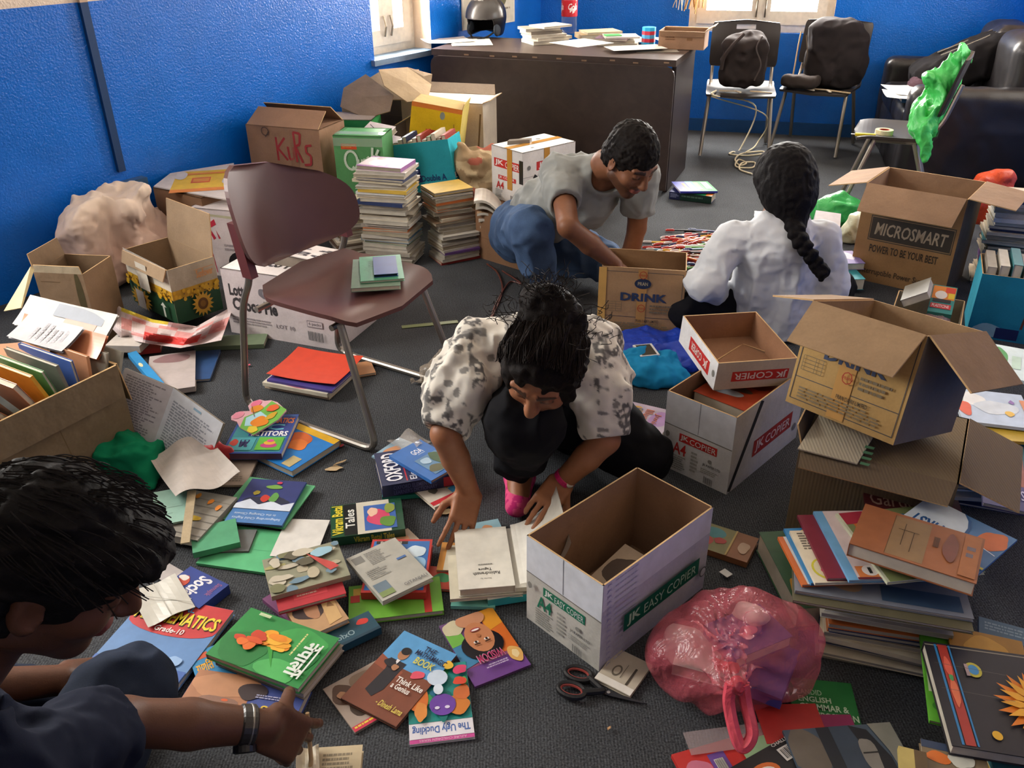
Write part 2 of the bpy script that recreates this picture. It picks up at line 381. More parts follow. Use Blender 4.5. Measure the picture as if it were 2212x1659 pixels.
class Sdf:
    def __init__(s, lo, hi, h):
        s.lo = np.array(lo, float); s.h = h; s.n = np.ceil((np.array(hi)-s.lo)/h).astype(int)+1
        s.D = np.full(s.n, 1.0, np.float32)
    def _reg(s, a, b):
        i0 = np.clip(((np.array(a)-s.lo)/s.h).astype(int), 0, s.n); i1 = np.clip(((np.array(b)-s.lo)/s.h).astype(int)+2, 0, s.n)
        sl = tuple(slice(x, y) for x, y in zip(i0, i1))
        g = [s.lo[k]+s.h*np.arange(i0[k], i1[k]) for k in range(3)]
        return sl, g
    def _put(s, sl, d, k, sub):
        A = s.D[sl]
        if sub:
            h = np.clip(.5-.5*(A+d)/k, 0, 1); s.D[sl] = A*(1-h)-d*h+k*h*(1-h)
        else:
            h = np.clip(.5+.5*(d-A)/k, 0, 1); s.D[sl] = d*(1-h)+A*h-k*h*(1-h)
    def cone(s, a, b, ra, rb, k=.012, flat=None, sub=False):
        a = np.array(a, float); b = np.array(b, float); pad = max(ra, rb)+k+3*s.h
        if flat: pad *= max(1, flat[1])
        sl, g = s._reg(np.minimum(a, b)-pad, np.maximum(a, b)+pad)
        X, Y_, Z = np.meshgrid(*g, indexing='ij', sparse=True)
        ab = b-a; L2 = max((ab**2).sum(), 1e-12)
        px, py, pz = X-a[0], Y_-a[1], Z-a[2]
        t = np.clip((px*ab[0]+py*ab[1]+pz*ab[2])/L2, 0, 1)
        px, py, pz = px-t*ab[0], py-t*ab[1], pz-t*ab[2]
        sc_ = 1.0
        if flat:
            n = np.array(flat[0], float); n /= np.linalg.norm(n); f = flat[1]; q = (px*n[0]+py*n[1]+pz*n[2])*(1/f-1)
            px, py, pz = px+q*n[0], py+q*n[1], pz+q*n[2]; sc_ = min(1, f)
        d = (np.sqrt(px*px+py*py+pz*pz)-(ra+(rb-ra)*t))*sc_
        s._put(sl, d.astype(np.float32), k, sub); return s
    def chain(s, pts, rad, k=.012, flat=None, sub=False):
        for i in range(len(pts)-1): s.cone(pts[i], pts[i+1], rad[i], rad[i+1], k, flat, sub)
        return s
    def ell(s, c, r, A=None, k=.012, sub=False):
        c = np.array(c, float); r = np.array(r, float); A = np.eye(3) if A is None else np.array(A); pad = r.max()+k+3*s.h
        sl, g = s._reg(c-pad, c+pad); X, Y_, Z = np.meshgrid(*g, indexing='ij', sparse=True); px, py, pz = X-c[0], Y_-c[1], Z-c[2]
        q = [(px*A[i, 0]+py*A[i, 1]+pz*A[i, 2])/r[i] for i in range(3)]
        k0 = np.sqrt(q[0]**2+q[1]**2+q[2]**2); k1 = np.sqrt((q[0]/r[0])**2+(q[1]/r[1])**2+(q[2]/r[2])**2)
        d = k0*(k0-1)/np.maximum(k1, 1e-6)
        s._put(sl, d.astype(np.float32), k, sub); return s
    def rbox(s, c, r, A=None, rad=.02, k=.012, sub=False):
        c = np.array(c, float); r = np.array(r, float); A = np.eye(3) if A is None else np.array(A); pad = np.linalg.norm(r)+k+3*s.h
        sl, g = s._reg(c-pad, c+pad); X, Y_, Z = np.meshgrid(*g, indexing='ij', sparse=True); px, py, pz = X-c[0], Y_-c[1], Z-c[2]
        q = [np.abs(px*A[i, 0]+py*A[i, 1]+pz*A[i, 2])-(r[i]-rad) for i in range(3)]
        d = np.sqrt(sum(np.maximum(x, 0)**2 for x in q))+np.minimum(np.maximum(np.maximum(q[0], q[1]), q[2]), 0)-rad
        s._put(sl, d.astype(np.float32), k, sub); return s
    def cut(s, p, n, k=.003):
        n = np.array(n, float); n /= np.linalg.norm(n); X, Y_, Z = np.meshgrid(*[s.lo[i]+s.h*np.arange(s.n[i]) for i in range(3)], indexing='ij', sparse=True)
        d = (X-p[0])*n[0]+(Y_-p[1])*n[1]+(Z-p[2])*n[2]
        s.D = np.maximum(s.D, d.astype(np.float32)); return s
    def band(s, w=.05):
        ix = np.argwhere(np.abs(s.D) < w); return ix, s.lo+ix*s.h
    def disp(s, fn, w=.05):
        ix, P = s.band(w); s.D[tuple(ix.T)] += fn(P).astype(np.float32); return s
    def folds(s, amp, scale, seed=0, stretch=(1, 1, 1), w=.05):
        st = np.array(stretch, float)
        def fn(P):
            Q = P*st; Q = Q+.25/scale*np.stack([vnoise(P, scale*.7, seed+k) for k in (1, 2, 3)], 1)
            return amp*(np.abs(vnoise(Q, scale, seed))*2-.6+.5*vnoise(Q, scale*2.3, seed+5))
        return s.disp(fn, w)
    def build(s, name, col, m, parent=None, label=None, cat=None, group=None, loc=None, it=2, kind=None):
        D = np.clip(s.D, -4*s.h, 4*s.h).astype(np.float32)
        g = vdb.FloatGrid(4*s.h); g.copyFromArray(D)
        P, Q = g.convertToQuads(isovalue=0.0); P = P.astype(float)*s.h+s.lo; Q = Q[:, ::-1].astype(int) if False else Q.astype(int)
        if it:
            E_ = np.concatenate([Q[:, [0, 1]], Q[:, [1, 2]], Q[:, [2, 3]], Q[:, [3, 0]]]); E_ = np.concatenate([E_, E_[:, ::-1]])
            cnt = np.bincount(E_[:, 0], minlength=len(P)).astype(float)[:, None]
            for _ in range(it):
                S_ = np.stack([np.bincount(E_[:, 0], weights=P[E_[:, 1], k], minlength=len(P)) for k in range(3)], 1); P = P*.4+.6*S_/np.maximum(cnt, 1)
        # orientation check
        n0 = np.cross(P[Q[:, 2]]-P[Q[:, 0]], P[Q[:, 3]]-P[Q[:, 1]]); top = np.argmax(P[Q].mean(1)[:, 2])
        if n0[top, 2] < 0: Q = Q[:, ::-1]
        if parent is not None: org = ORG[parent.name]
        elif loc is not None: org = Vector(loc)
        else: org = Vector(((P[:, 0].min()+P[:, 0].max())/2, (P[:, 1].min()+P[:, 1].max())/2, P[:, 2].min()))
        me = bpy.data.meshes.new(name); o = bpy.data.objects.new(name, me); L = P-np.array(org)
        me.vertices.add(len(P)); me.vertices.foreach_set('co', L.astype(np.float32).ravel())
        me.loops.add(Q.size); me.loops.foreach_set('vertex_index', Q.ravel().astype(np.int32))
        me.polygons.add(len(Q)); me.polygons.foreach_set('loop_start', np.arange(0, Q.size, 4, dtype=np.int32)); me.polygons.foreach_set('use_smooth', np.ones(len(Q), bool))
        me.update(calc_edges=True); me.validate(); me.materials.append(mat(m))
        C_ = col(P) if callable(col) else np.tile(np.array(H(col)), (len(P), 1))
        at = me.color_attributes.new('Col', 'FLOAT_COLOR', 'POINT'); at.data.foreach_set('color', np.concatenate([C_, np.ones((len(P), 1))], 1).astype(np.float32).ravel())
        return finish(o, org, parent, label, cat, group, kind)
def hx(c): return np.array(H(c))
# ------------------------------------------------------------------ books, sheets, cartons
class Fr:
    """a rectangle in space: O top-left corner, u right, v down (units), n outward, sizes w h"""
    def __init__(s, O, u, v, w, h, n=None):
        s.O, s.u, s.v, s.w, s.h = Vector(O), Vector(u).normalized(), Vector(v).normalized(), w, h
        s.n = Vector(n) if n is not None else s.v.cross(s.u).normalized()
    def p(s, x, y, z=0): return s.O+s.u*(x*s.w)+s.v*(y*s.h)+s.n*z
def quad4(pts, z=0.0):
    """best rectangle through four photo pixels (TL, TR, BR, BL as read) at heights z"""
    zs = z if isinstance(z, (list, tuple)) else [z]*4
    a, b, c, d = [G(p[0], p[1], zz) for p, zz in zip(pts, zs)]
    U = ((b-a)+(c-d))/2; W = ((d-a)+(c-b))/2; ctr = (a+b+c+d)/4; n = W.cross(U).normalized()
    if n.z < 0: print('quad4: face down', pts)
    t = U.normalized()+W.normalized().cross(n)*1.0 if True else U
    s2 = n.cross(W.normalized())*-1
    u = (U.normalized()+W.normalized().cross(n)*(1 if W.normalized().cross(n).dot(U) > 0 else -1)).normalized(); v = (n.cross(u)); v = v if v.dot(W) > 0 else -v
    w, h = U.length, W.length
    return Fr(ctr-u*w/2-v*h/2, u, v, w, h, n)
def xyrot(x, y, rz, w, h, ztop):
    """flat rectangle centred on x, y turned by rz degrees"""
    u = V(math.cos(rz*D2R), math.sin(rz*D2R), 0); v = V(u.y, -u.x, 0); return Fr(V(x, y, ztop)-u*w/2-v*h/2, u, v, w, h, V(0, 0, 1))
def book(fr, t, cover, label=None, art=None, spine='L', pages='#d9d0bd', group=None, name='book', cat='book', spcol=None, spart=None, back=None, tc=.0012, m='paper', inset=.003, edges=None):
    """cover (its own mesh, top-level) with the page block as a child.  spine on side L R T B of the top cover"""
    O, u, v, n, w, h = fr.O, fr.u*fr.w, fr.v*fr.h, fr.n, fr.w, fr.h
    mb = MB(); tc = min(tc, t*.2)
    mb.box(O, u, v, -n*tc, cover, m); mb.box(O-n*t, u, v, n*tc, back or cover, m)
    sc_ = spcol or cover; a = n*-(t-2*tc); st = max(tc, .0012)
    S = {'L': (O, v, fr.u*st, fr.v*1, -fr.u), 'R': (O+u, v, -fr.u*st, 0, fr.u), 'T': (O, u, fr.v*st, 0, -fr.v), 'B': (O+v, u, -fr.v*st, 0, fr.v)}[spine]
    mb.box(S[0]-n*tc, S[1], S[2], a, sc_, m)
    if art: mb.art(O, u, v, n, art, m)
    if spart:      # printed spine, read along its long side, top of the letters up
        e = S[1]; so = S[0]; nn = S[4]
        if e.cross(-n).dot(nn) > 0: so = so+e; e = -e
        mb.art(so, e, -n*t, nn, spart, m)
    o = mb.build(name, None, label, cat, group, loc=(O+u*.5+v*.5-n*t))
    i = inset; x0 = i if spine != 'L' else st; x1 = w-(i if spine != 'R' else st); y0 = i if spine != 'T' else st; y1 = h-(i if spine != 'B' else st)
    pb = MB(); pb.box(O+fr.u*x0+fr.v*y0-n*tc, fr.u*(x1-x0), fr.v*(y1-y0), a, pages, 'pages'); pb.build('pages', o)
    return o
def sheet(fr, label, col='#e9e6df', art=None, t=.0008, cat='paper', name='paper_sheet', group=None, m='paper', curl=0, amp=0, seed=1, ndiv=8):
    mb = MB()
    if curl or amp:
        g = random.Random(seed); ph = g.random()*6
        f = lambda a, b, dz=0: fr.p(a, b, curl*(abs(a-.5)*2)**2*.5+curl*(abs(b-.5)*2)**2*.5+amp*math.sin(a*7+ph+b*3)+dz+abs(amp))
        mb.grid(lambda a, b: f(b, a), ndiv, ndiv, col, m); mb.grid(lambda a, b: f(a, b, -t), ndiv, ndiv, col, m)
        if art: mb.art(fr.O+fr.n*(abs(amp)*2.2+curl*.3), fr.u*fr.w, fr.v*fr.h, fr.n, art, m)
    else:
        mb.box(fr.O, fr.u*fr.w, fr.v*fr.h, -fr.n*t, col, m)
        if art: mb.art(fr.O, fr.u*fr.w, fr.v*fr.h, fr.n, art, m)
    return mb.build(name, None, label, cat, group, loc=fr.p(.5, .5, -t))
def rotz(a): return np.array([[math.cos(a), -math.sin(a), 0], [math.sin(a), math.cos(a), 0], [0, 0, 1]])
class Bx:
    """box frame: corner O, edges along a (left to right), b (front to back), c (up)"""
    def __init__(s, loc, yaw, dims, t1=0, t2=0):
        y, t1, t2 = yaw*D2R, t1*D2R, t2*D2R; c, sn = math.cos, math.sin
        Rx = np.array([[1, 0, 0], [0, c(t1), -sn(t1)], [0, sn(t1), c(t1)]]); Ry = np.array([[c(t2), 0, sn(t2)], [0, 1, 0], [-sn(t2), 0, c(t2)]])
        M = rotz(y)@Rx@Ry; s.a, s.b, s.c = (Vector(M[:, i]) for i in range(3)); s.O = Vector(loc); s.A, s.B, s.C = dims
    def p(s, x, y, z): return s.O+s.a*(x*s.A)+s.b*(y*s.B)+s.c*(z*s.C)
    def q(s, x, y, z): return s.O+s.a*x+s.b*y+s.c*z
CARD = '#b08a5e'
def carton(bx, label, out=CARD, inn='#a67c50', flaps={}, art={}, t=.004, closed=False, name='cardboard_box', cat='box', group=None, kids=None, m='card', flapcol=None, flapart={}, flaplen={}):
    """flaps: side -> opening angle outward from straight up (180 = hanging down outside). sides f r b l"""
    mb = MB(); A, B, C_ = bx.A, bx.B, bx.C
    def ds(c):      # plain board is greyer than its nominal tint
        c = H(c); y = .3*c[0]+.6*c[1]+.1*c[2]; return tuple(x*.72+y*.28 for x in c) if m == 'card' and isinstance(out, str) else c
    inn = tuple(x*.7+y_*.3 for x, y_ in zip(H(inn), [.3*H(inn)[0]+.6*H(inn)[1]+.1*H(inn)[2]]*3)); flapcol = ds(flapcol) if flapcol else None
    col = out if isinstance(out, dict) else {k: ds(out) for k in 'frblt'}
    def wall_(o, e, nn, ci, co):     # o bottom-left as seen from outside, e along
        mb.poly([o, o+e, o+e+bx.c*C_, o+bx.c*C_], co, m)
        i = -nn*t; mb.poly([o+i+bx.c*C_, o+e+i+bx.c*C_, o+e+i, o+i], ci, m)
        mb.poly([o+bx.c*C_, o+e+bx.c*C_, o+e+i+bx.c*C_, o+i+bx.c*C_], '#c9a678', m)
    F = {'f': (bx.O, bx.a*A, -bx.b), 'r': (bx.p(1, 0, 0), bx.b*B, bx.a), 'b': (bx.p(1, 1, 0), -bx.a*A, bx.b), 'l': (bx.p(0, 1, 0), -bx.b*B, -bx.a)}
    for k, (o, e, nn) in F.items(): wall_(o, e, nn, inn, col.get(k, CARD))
    mb.poly([bx.p(0, 0, 0), bx.p(0, 1, 0), bx.p(1, 1, 0), bx.p(1, 0, 0)], col.get('f', CARD), m)
    mb.poly([bx.p(0, 0, 0)+bx.c*t, bx.p(1, 0, 0)+bx.c*t, bx.p(1, 1, 0)+bx.c*t, bx.p(0, 1, 0)+bx.c*t], inn, m)
    if closed:
        mb.box(bx.p(0, 0, 1), bx.a*A, bx.b*B, -bx.c*t, col.get('t', col['f']), m)
        if 't' in art: mb.art(bx.p(0, 1, 1), bx.a*A, -bx.b*B, bx.c, art['t'], 'paper')
    for k, (o, e, nn) in F.items():
        if k in art: mb.art(o+bx.c*C_, e, -bx.c*C_, nn, art[k], 'paper')
    root = mb.build(name, None, label, cat, group, loc=bx.p(.5, .5, 0))
    for k, an in flaps.items():
        o, e, nn = F[k]; fl = flaplen.get(k, (B if k in 'fb' else A)*.5); an *= D2R
        d = bx.c*math.cos(an)+nn*math.sin(an); n2 = nn*math.cos(an)-bx.c*math.sin(an)      # n2 = outer side of flap
        fb = MB(); o = o+bx.c*C_; j = e*.012
        co = flapcol or col.get(k, CARD)
        p = [o+j, o+e-j, o+e-j*3+d*fl, o+j*3+d*fl]; q = [x-n2*t for x in p]
        fb.poly(p, co, m); fb.poly(q[::-1], inn, m)
        for i in range(4): fb.poly([p[i], q[i], q[(i+1) % 4], p[(i+1) % 4]], '#c9a678', m)
        if k in flapart: fb.art(o+d*fl, e, -d*fl, n2, flapart[k], 'paper')
        fb.build('flap', root)
    return root
def tape(root, pts, wd, n, col='#c9953f', name='tape', m='gloss'):
    """a strip of tape along points lying on a face with outward normal n"""
    k = MB(); P = [Vector(p)+Vector(n)*.0012 for p in pts]
    for a, b in zip(P, P[1:]):
        s = (b-a).normalized().cross(Vector(n)).normalized()*wd/2; k.box(a-s, b-a, s*2, Vector(n)*.0008, col, m)
    return k.build(name, root)
ORD = ['topmost', 'second', 'third', 'fourth', 'fifth', 'sixth', 'seventh', 'eighth', 'ninth', 'tenth', 'eleventh', 'twelfth', 'thirteenth', 'fourteenth', 'fifteenth', 'sixteenth', 'seventeenth', 'eighteenth', 'nineteenth', 'twentieth'] + ['twenty-'+x for x in ('first', 'second', 'third', 'fourth', 'fifth', 'sixth', 'seventh', 'eighth', 'ninth')] + ['thirtieth', 'thirty-first', 'thirty-second', 'thirty-third', 'thirty-fourth']
def ordn(i): return 'topmost' if i == 0 else ORD[i]+' from the top'
PAL = [('grey', '#a39c90'), ('pale grey', '#c4beb2'), ('cream', '#d6cbb4'), ('white', '#dcd9d2'), ('brown', '#7a6450'), ('dark blue', '#2b3a63'), ('teal', '#3d7f88'), ('orange', '#c9713a'), ('red', '#a83a34'), ('green', '#4f7f55'), ('yellow', '#d3b04a'), ('black', '#2c2b2d'), ('purple', '#6d4c86'), ('light blue', '#7fa9c9')]
def stack(where, base, n, w, h, tmin, tmax, rz, seed, jit=.02, jrot=6, lean=(0, 0), weights=None, z0=0.0, group=None, topart=None, name='book', spines='LRTB', pages=None, names=None, cat='book'):
    """n books piled at base (x, y); where names the pile in every label"""
    g = random.Random(seed); th = [g.uniform(tmin, tmax) for _ in range(n)]; z = z0
    x, y = base; out = []
    for i in range(n):
        k = n-1-i; t = th[i]; ci = g.choices(range(len(PAL)), weights or [8, 8, 7, 5, 3, 2, 2, 3, 2, 2, 1, 2, 1, 2])[0]; cn, cc = PAL[ci]
        if topart and k in topart: cn, cc = topart[k][0], topart[k][1]
        f = 1-g.random()*.12
        fr = xyrot(x+g.uniform(-jit, jit)+lean[0]*z, y+g.uniform(-jit, jit)+lean[1]*z, rz+g.uniform(-jrot, jrot)+g.choice((0, 0, 180)), w*f, h*(1-g.random()*.1), z+t)
        o = book(fr, t-.0004, cc, f'{cn} {name}, {ordn(k)} in {where}', art=(topart[k][2] if topart and k in topart and len(topart[k]) > 2 else None), spine=g.choice(spines), pages=pages or g.choice(['#bdb4a1', '#b2a993', '#c9c3b4', '#a49b88', '#d2ccbe']), group=group or 'books in '+where, name=name.replace(' ', '_'), cat=cat, inset=.002)
        z += t; out.append(o)
    return z
# ------------------------------------------------------------------ desk
DX = V(.9325, -.361, 0).normalized(); DYv = V(-DX.y, DX.x, 0)
DO = V(-.49, 5.57, 0)+DX*.02; DW, DD, DH = 1.50, .60, .75
desk = thing('desk', 'black wooden desk covered with papers before the back window', 'desk', DO+DX*DW/2+DYv*DD/2)
q = lambda x, y, z: DO+DX*x+DYv*y+V(0, 0, z)
k = MB()
rr = .05; prof = [(0, .02)]+[(rr-rr*math.cos(a*D2R), DH-.035-rr+rr*math.sin(a*D2R)) for a in (0, 30, 60, 90)]+[(DW-rr+rr*math.sin(a*D2R), DH-.035-rr+rr*math.cos(a*D2R)) for a in (0, 30, 60, 90)]+[(DW, .02)]
k.slab([q(x, 0, z) for x, z in prof], .022, '#3a2f2b', 'wood'); k.build('front_panel', desk)
k = MB(); k.box(q(0, 0, DH-.035), DX*DW, DYv*DD, V(0, 0, .035), '#473a34', 'wood')
for i in range(9):
    x = .2+.15*i+.05*rnd.random(); k.box(q(x, -.0012, DH-.03+.012*rnd.random()), DX*.03, DYv*.002, V(0, 0, .008), '#a08468', 'wood')
k.build('desk_top', desk)
for x in (0.0, DW-.025):
    k = MB(); k.box(q(x, .024, .0), DX*.025, DYv*(DD-.03), V(0, 0, DH-.036), '#33292a', 'wood'); k.build('side_panel', desk)
k = MB(); k.box(q(.06, .03, .0), DX*.36, DYv*.5, V(0, 0, .5), '#2c2524', 'wood'); k.build('drawer_unit', desk)
DT = DH
def onD(u, v, z=0): return G(u, v, DT+z)
# things on the desk
def dq(pts, z): return quad4(pts, [DT+zz for zz in z] if isinstance(z, list) else DT+z)
# helmet
hc = onD(1052, 82)+V(0, .05, .125); hf = V(-.42, -.9, -.05).normalized(); hs = hf.cross(V(0, 0, 1)).normalized(); hu = hs.cross(hf)
s = Sdf(hc-V(.17, .17, .16), hc+V(.17, .17, .17), .004)
A = np.array([hs, hf, hu])
s.ell(hc, (.125, .148, .135), A, .01); s.ell(hc-hu*.09, (.105, .12, .07), A, .03); s.cut(hc-hu*.122, -hu)
s.ell(hc-hu*.01, (.108, .130, .118), A, .004, True); s.rbox(hc+hf*.14-hu*.075, (.088, .10, .095), A, .04, .012, True); s.rbox(hc-hu*.16, (.10, .11, .06), A, .03, .01, True)
hel = s.build('helmet', '#191719', 'gloss', None, 'glossy black open-face motorcycle helmet with grey visor on the desk', 'helmet')
s = Sdf(hc-V(.17, .17, .16), hc+V(.17, .17, .17), .004)
s.ell(hc, (.134, .158, .143), A, .01); s.ell(hc, (.1265, .150, .1365), A, .003, True); s.cut(hc+hf*.02, -hf); s.cut(hc+hu*.0, -hu); s.cut(hc+hf*.165+hu*.012, hf+hu*-.9)
s.build('visor', '#4a4745', 'gloss', hel)
k = MB(); o = hc+hf*.088+hu*.121+hs*.052; k.art(o, -hs*.085, (hf*.5-hu*.55).normalized()*.024, (hf*.62+hu*.78).normalized(), [('t', .02, .05, .98, .95, 'HONDA', '#e8e6e0', .02)], 'paper', .006)
k.build('lettering', hel)
k = MB(); k.tube(smoothcurve([hc+hs*.1-hu*.07+hf*.07, hc+hs*.05-hu*.112+hf*.12, hc-hs*.02-hu*.118+hf*.14]), .006, '#222', 'cloth', 6)
k.tube(smoothcurve([hc-hs*.1-hu*.07+hf*.07, hc-hs*.05-hu*.105+hf*.11, hc-hs*.0-hu*.116+hf*.15]), .006, '#222', 'cloth', 6); k.build('chin_strap', hel)
for sg in (1, -1):
    s = Sdf(hc+hs*sg*.09-hu*.07+hf*.05-V(.07, .07, .07), hc+hs*sg*.09-hu*.07+hf*.05+V(.07, .07, .07), .004)
    s.ell(hc+hs*sg*.097-hu*.065+hf*.05, (.016, .045, .045), A); s.build('cheek_pad', '#3a4048', 'cloth', hel)
# cola bottle
bc = onD(1229, 72)
k = MB(); k.lathe(bc, [(.02, .0), (.050, .002), (.052, .02), (.052, .10), (.053, .11), (.053, .21), (.050, .24), (.035, .29), (.016, .315), (.014, .33)], '#c9d6df', 'glass', 24)
bot = k.build('soda_bottle', None, 'large clear plastic cola bottle with red label on the desk', 'bottle', smooth=True)
k = MB(); k.lathe(bc, [(.0535, .108), (.0545, .112), (.0545, .205), (.0535, .209)], '#c31f2c', 'gloss', 28)
for a0 in (-1.5, 2.2, .4):
    for i in range(5):
        an = a0-1.57+i*.16-.35; d = V(math.cos(an), math.sin(an), 0); t = V(-d.y, d.x, 0)
        k.poly([bc+d*.0549+t*x+V(0, 0, .145+z+.008*math.sin(i*2)) for x, z in ((-.0035, -.012), (.0035, -.008), (.0035, .02), (-.0035, .016))], '#f0eeee', 'gloss')
    d = V(math.cos(a0-1.57), math.sin(a0-1.57), 0); t = V(-d.y, d.x, 0); a_, fs, _ = textmesh('Cola', .015, .2)
    def bend(p, r=.0550): 
        an = a0-1.57+(p[0]-.5)*1.25; return bc+V(math.cos(an), math.sin(an), 0)*r+V(0, 0, .19-.04*p[1])
    k.add([bend(p) for p in a_], fs, '#f4f2f0', 'gloss')
k.build('bottle_label', bot, 'red label with white lettering')
k = MB(); k.lathe(bc, [(.016, .33), (.016, .345)], '#c31f2c', 'plastic', 16); k.build('bottle_cap', bot)
# pen cup: blue and red bands
cc = onD(1402, 100); cc.y += .04; k = MB()
for i, c_ in enumerate(['#27a9e0', '#c22c44', '#4aa3d8', '#c22c44', '#27a9e0']):
    z = i*.021; k.lathe(cc+V(0, 0, z), [(.042, 0), (.042, .021)], c_, 'plastic', 8)
k.build('pen_cup', None, 'small blue and red striped paper cup on the desk corner', 'cup')
# piles of books and papers on the desk
def dpile(u, v, rz, lst, where):
    c = onD(u, v); z = .0005+DT
    n = len(lst)
    for i, (cn, c_, w_, h_, t_, dx, dr, nm) in enumerate(lst):
        book(xyrot(c.x+dx, c.y+.01*(i % 2), rz+dr, w_, h_, z+t_), t_-.0005, c_, f'{cn} {nm}, {ordn(n-1-i)} in the pile {where}', spine='LRTB'[i % 4], cat=nm, name=nm, group='pile '+where, m='paper'); z += t_
    return z
dpile(1178, 92, 24, [('cream', '#c9c0ae', .25, .18, .022, 0, 0, 'book'), ('pale grey', '#d8d2c4', .26, .18, .018, .01, 8, 'booklet'), ('white', '#e2dccf', .24, .18, .016, -.01, -4, 'booklet'), ('brown', '#7d7264', .22, .16, .020, -.03, 3, 'book'), ('grey', '#b5ab98', .23, .17, .016, -.04, -7, 'book'), ('white', '#e6e0d4', .22, .16, .012, .03, 12, 'booklet')], 'left of the cola bottle')
dpile(1330, 96, -12, [('grey', '#bdb6a8', .24, .17, .016, .02, 0, 'book'), ('cream', '#cfc6b4', .22, .17, .013, 0, 9, 'booklet'), ('dull purple', '#75596b', .20, .15, .012, -.02, -6, 'book'), ('white', '#dcd6cc', .21, .16, .010, .03, 14, 'booklet'), ('green', '#49b45a', .10, .08, .005, -.02, 20, 'booklet')], 'beside the striped cup')
dpile(1290, 82, 10, [('tan', '#cdb48c', .26, .18, .030, 0, 0, 'file'), ('yellowed', '#d8c69c', .24, .17, .014, .02, 6, 'file')], 'at the back of the desk')
for pts, z, lab, c_ in [
    ([(905, 88), (1010, 80), (1015, 92), (935, 97)], .002, 'white torn paper sheet on the left end of the desk', '#ece6d8'),
    ([(960, 84), (1062, 84), (1060, 97), (990, 99)], .0035, 'cream paper sheet under the helmet', '#efe9da'),
    ([(1222, 92), (1262, 80), (1290, 92), (1248, 106)], .106, 'white sheet hanging over the pile beside the bottle', '#f1eee6'),
    ([(1300, 100), (1420, 96), (1440, 104), (1330, 110)], .018, 'white sheet lying in front of the striped cup', '#f0ece2'),
    ([(1416, 86), (1480, 84), (1512, 92), (1440, 103)], .002, 'crumpled white paper on the right end of the desk', '#f4f1e9'),
    ([(1355, 75), (1385, 73), (1392, 90), (1360, 92)], .012, 'grey printed leaflet left of the striped cup', '#a79f98'),
    ([(1370, 107), (1460, 107), (1470, 113), (1375, 113)], .002, 'dark grey folder at the front edge of the desk', '#8b8378')]:
    sheet(dq(pts, z), lab, c_, curl=.01 if 'crumpled' in lab or 'torn' in lab else 0, amp=.006 if 'crumpled' in lab else .0, group='loose papers on the desk')
# carton on the back right corner of the desk, under the bundle of blind cords
bx = Bx(tuple(q(1.31, .39, DH+.003)), -19, (.27, .19, .10))
carton(bx, 'brown carton on the back right corner of the desk under the blind cords', '#a4744a', '#8a6038', {'b': 95, 'r': 60, 'f': 178}, {'f': [('x', .15, .3, .4, .55, 2, '#6d4a2c'), ('r', .62, .35, .74, .5, '#7d5836')]}, flaplen={'f': .03, 'r': .06, 'b': .06})
bp = CORN+BD*1.16+BN*.05
root = thing('blind_cords', 'bundle of pale hanging blind cords beside the back window', 'cord', bp+V(0, 0, .82))
for i in range(16):
    k = MB(); x = bp+BD*(.013*i-.16)+BN*(.02*rnd.random()); c_ = '#b98d5a' if i > 5 else '#d8c9ae'
    k.tube(smoothcurve([x+V(0, 0, 2.1), x+V(.004*rnd.uniform(-1, 1), 0, 1.5), x+V(.01*rnd.uniform(-1, 1), 0, 1.0), x+BD*rnd.uniform(-.02, .02)+V(0, 0, .82+.05*rnd.random())]), .0045 if i > 5 else .003, c_, 'matte', 5); k.build('cord', root)
k = MB(); k.tube(smoothcurve([bp-BD*.16+V(0, 0, 1.0), bp-BD*.13+V(0, 0, .95), bp-BD*.11+V(0, 0, 1.0), bp-BD*.13+V(0, 0, 1.06), bp-BD*.155+V(0, 0, 1.01)]), .004, '#d8c9ae', 'matte', 5); k.build('knot', root)

# ------------------------------------------------------------------ chairs
class Seat:
    """chair axes: x to the sitter's left, y forward, z up"""
    def __init__(s, c, f): s.c = Vector(c); s.f = Vector(f).normalized(); s.x = V(-s.f.y, s.f.x, 0)
    def __call__(s, x, y, z): return s.c+s.x*x+s.f*y+V(0, 0, z)
def backshell(S, w, zb, zt, y0, rec, curve, hole, col, th=.012, round_=.35, taper=0.0, m='plastic', drop=0.0):
    """moulded back: rounded shield curving round the sitter, optional hand hole"""
    k = MB(); nu, nv = 28, 20; zc = (zb+zt)/2; H_ = zt-zb
    def P(a, b, off):
        t = b*2-1; u = a*2-1
        hw = w/2*(1-taper*(t*.5+.5))*max(0.0, 1-abs(t)**(2/round_))**(round_*.5) if round_ else w/2
        x = u*hw; z = zb+(t+1)*.5*H_*(1-drop*(x/w+.5)); y = y0-(z-zb)*rec+curve*(x/(w/2))**2
        return S(x, y+off, z)
    inh = lambda a, b: hole and abs(a-.5) < .16 and .80 < b < .89
    for off, rv in ((0, 0), (-th, 1)):
        vv = [P(i/nu, j/nv, off) for i in range(nu+1) for j in range(nv+1)]; fs = []
        for i in range(nu):
            for j in range(nv):
                if inh((i+.5)/nu, (j+.5)/nv): continue
                f = (i*(nv+1)+j, (i+1)*(nv+1)+j, (i+1)*(nv+1)+j+1, i*(nv+1)+j+1); fs.append(f[::-1] if rv else f)
        k.add(vv, fs, col, m)
    ring = [(0, j/nv) for j in range(nv+1)]+[(i/nu, 1) for i in range(1, nu+1)]+[(1, 1-j/nv) for j in range(1, nv+1)]+[(1-i/nu, 0) for i in range(1, nu)]
    for (a, b), (c_, d) in zip(ring, ring[1:]+ring[:1]):
        k.poly([P(a, b, 0), P(c_, d, 0), P(c_, d, -th), P(a, b, -th)], col, m)
    return k
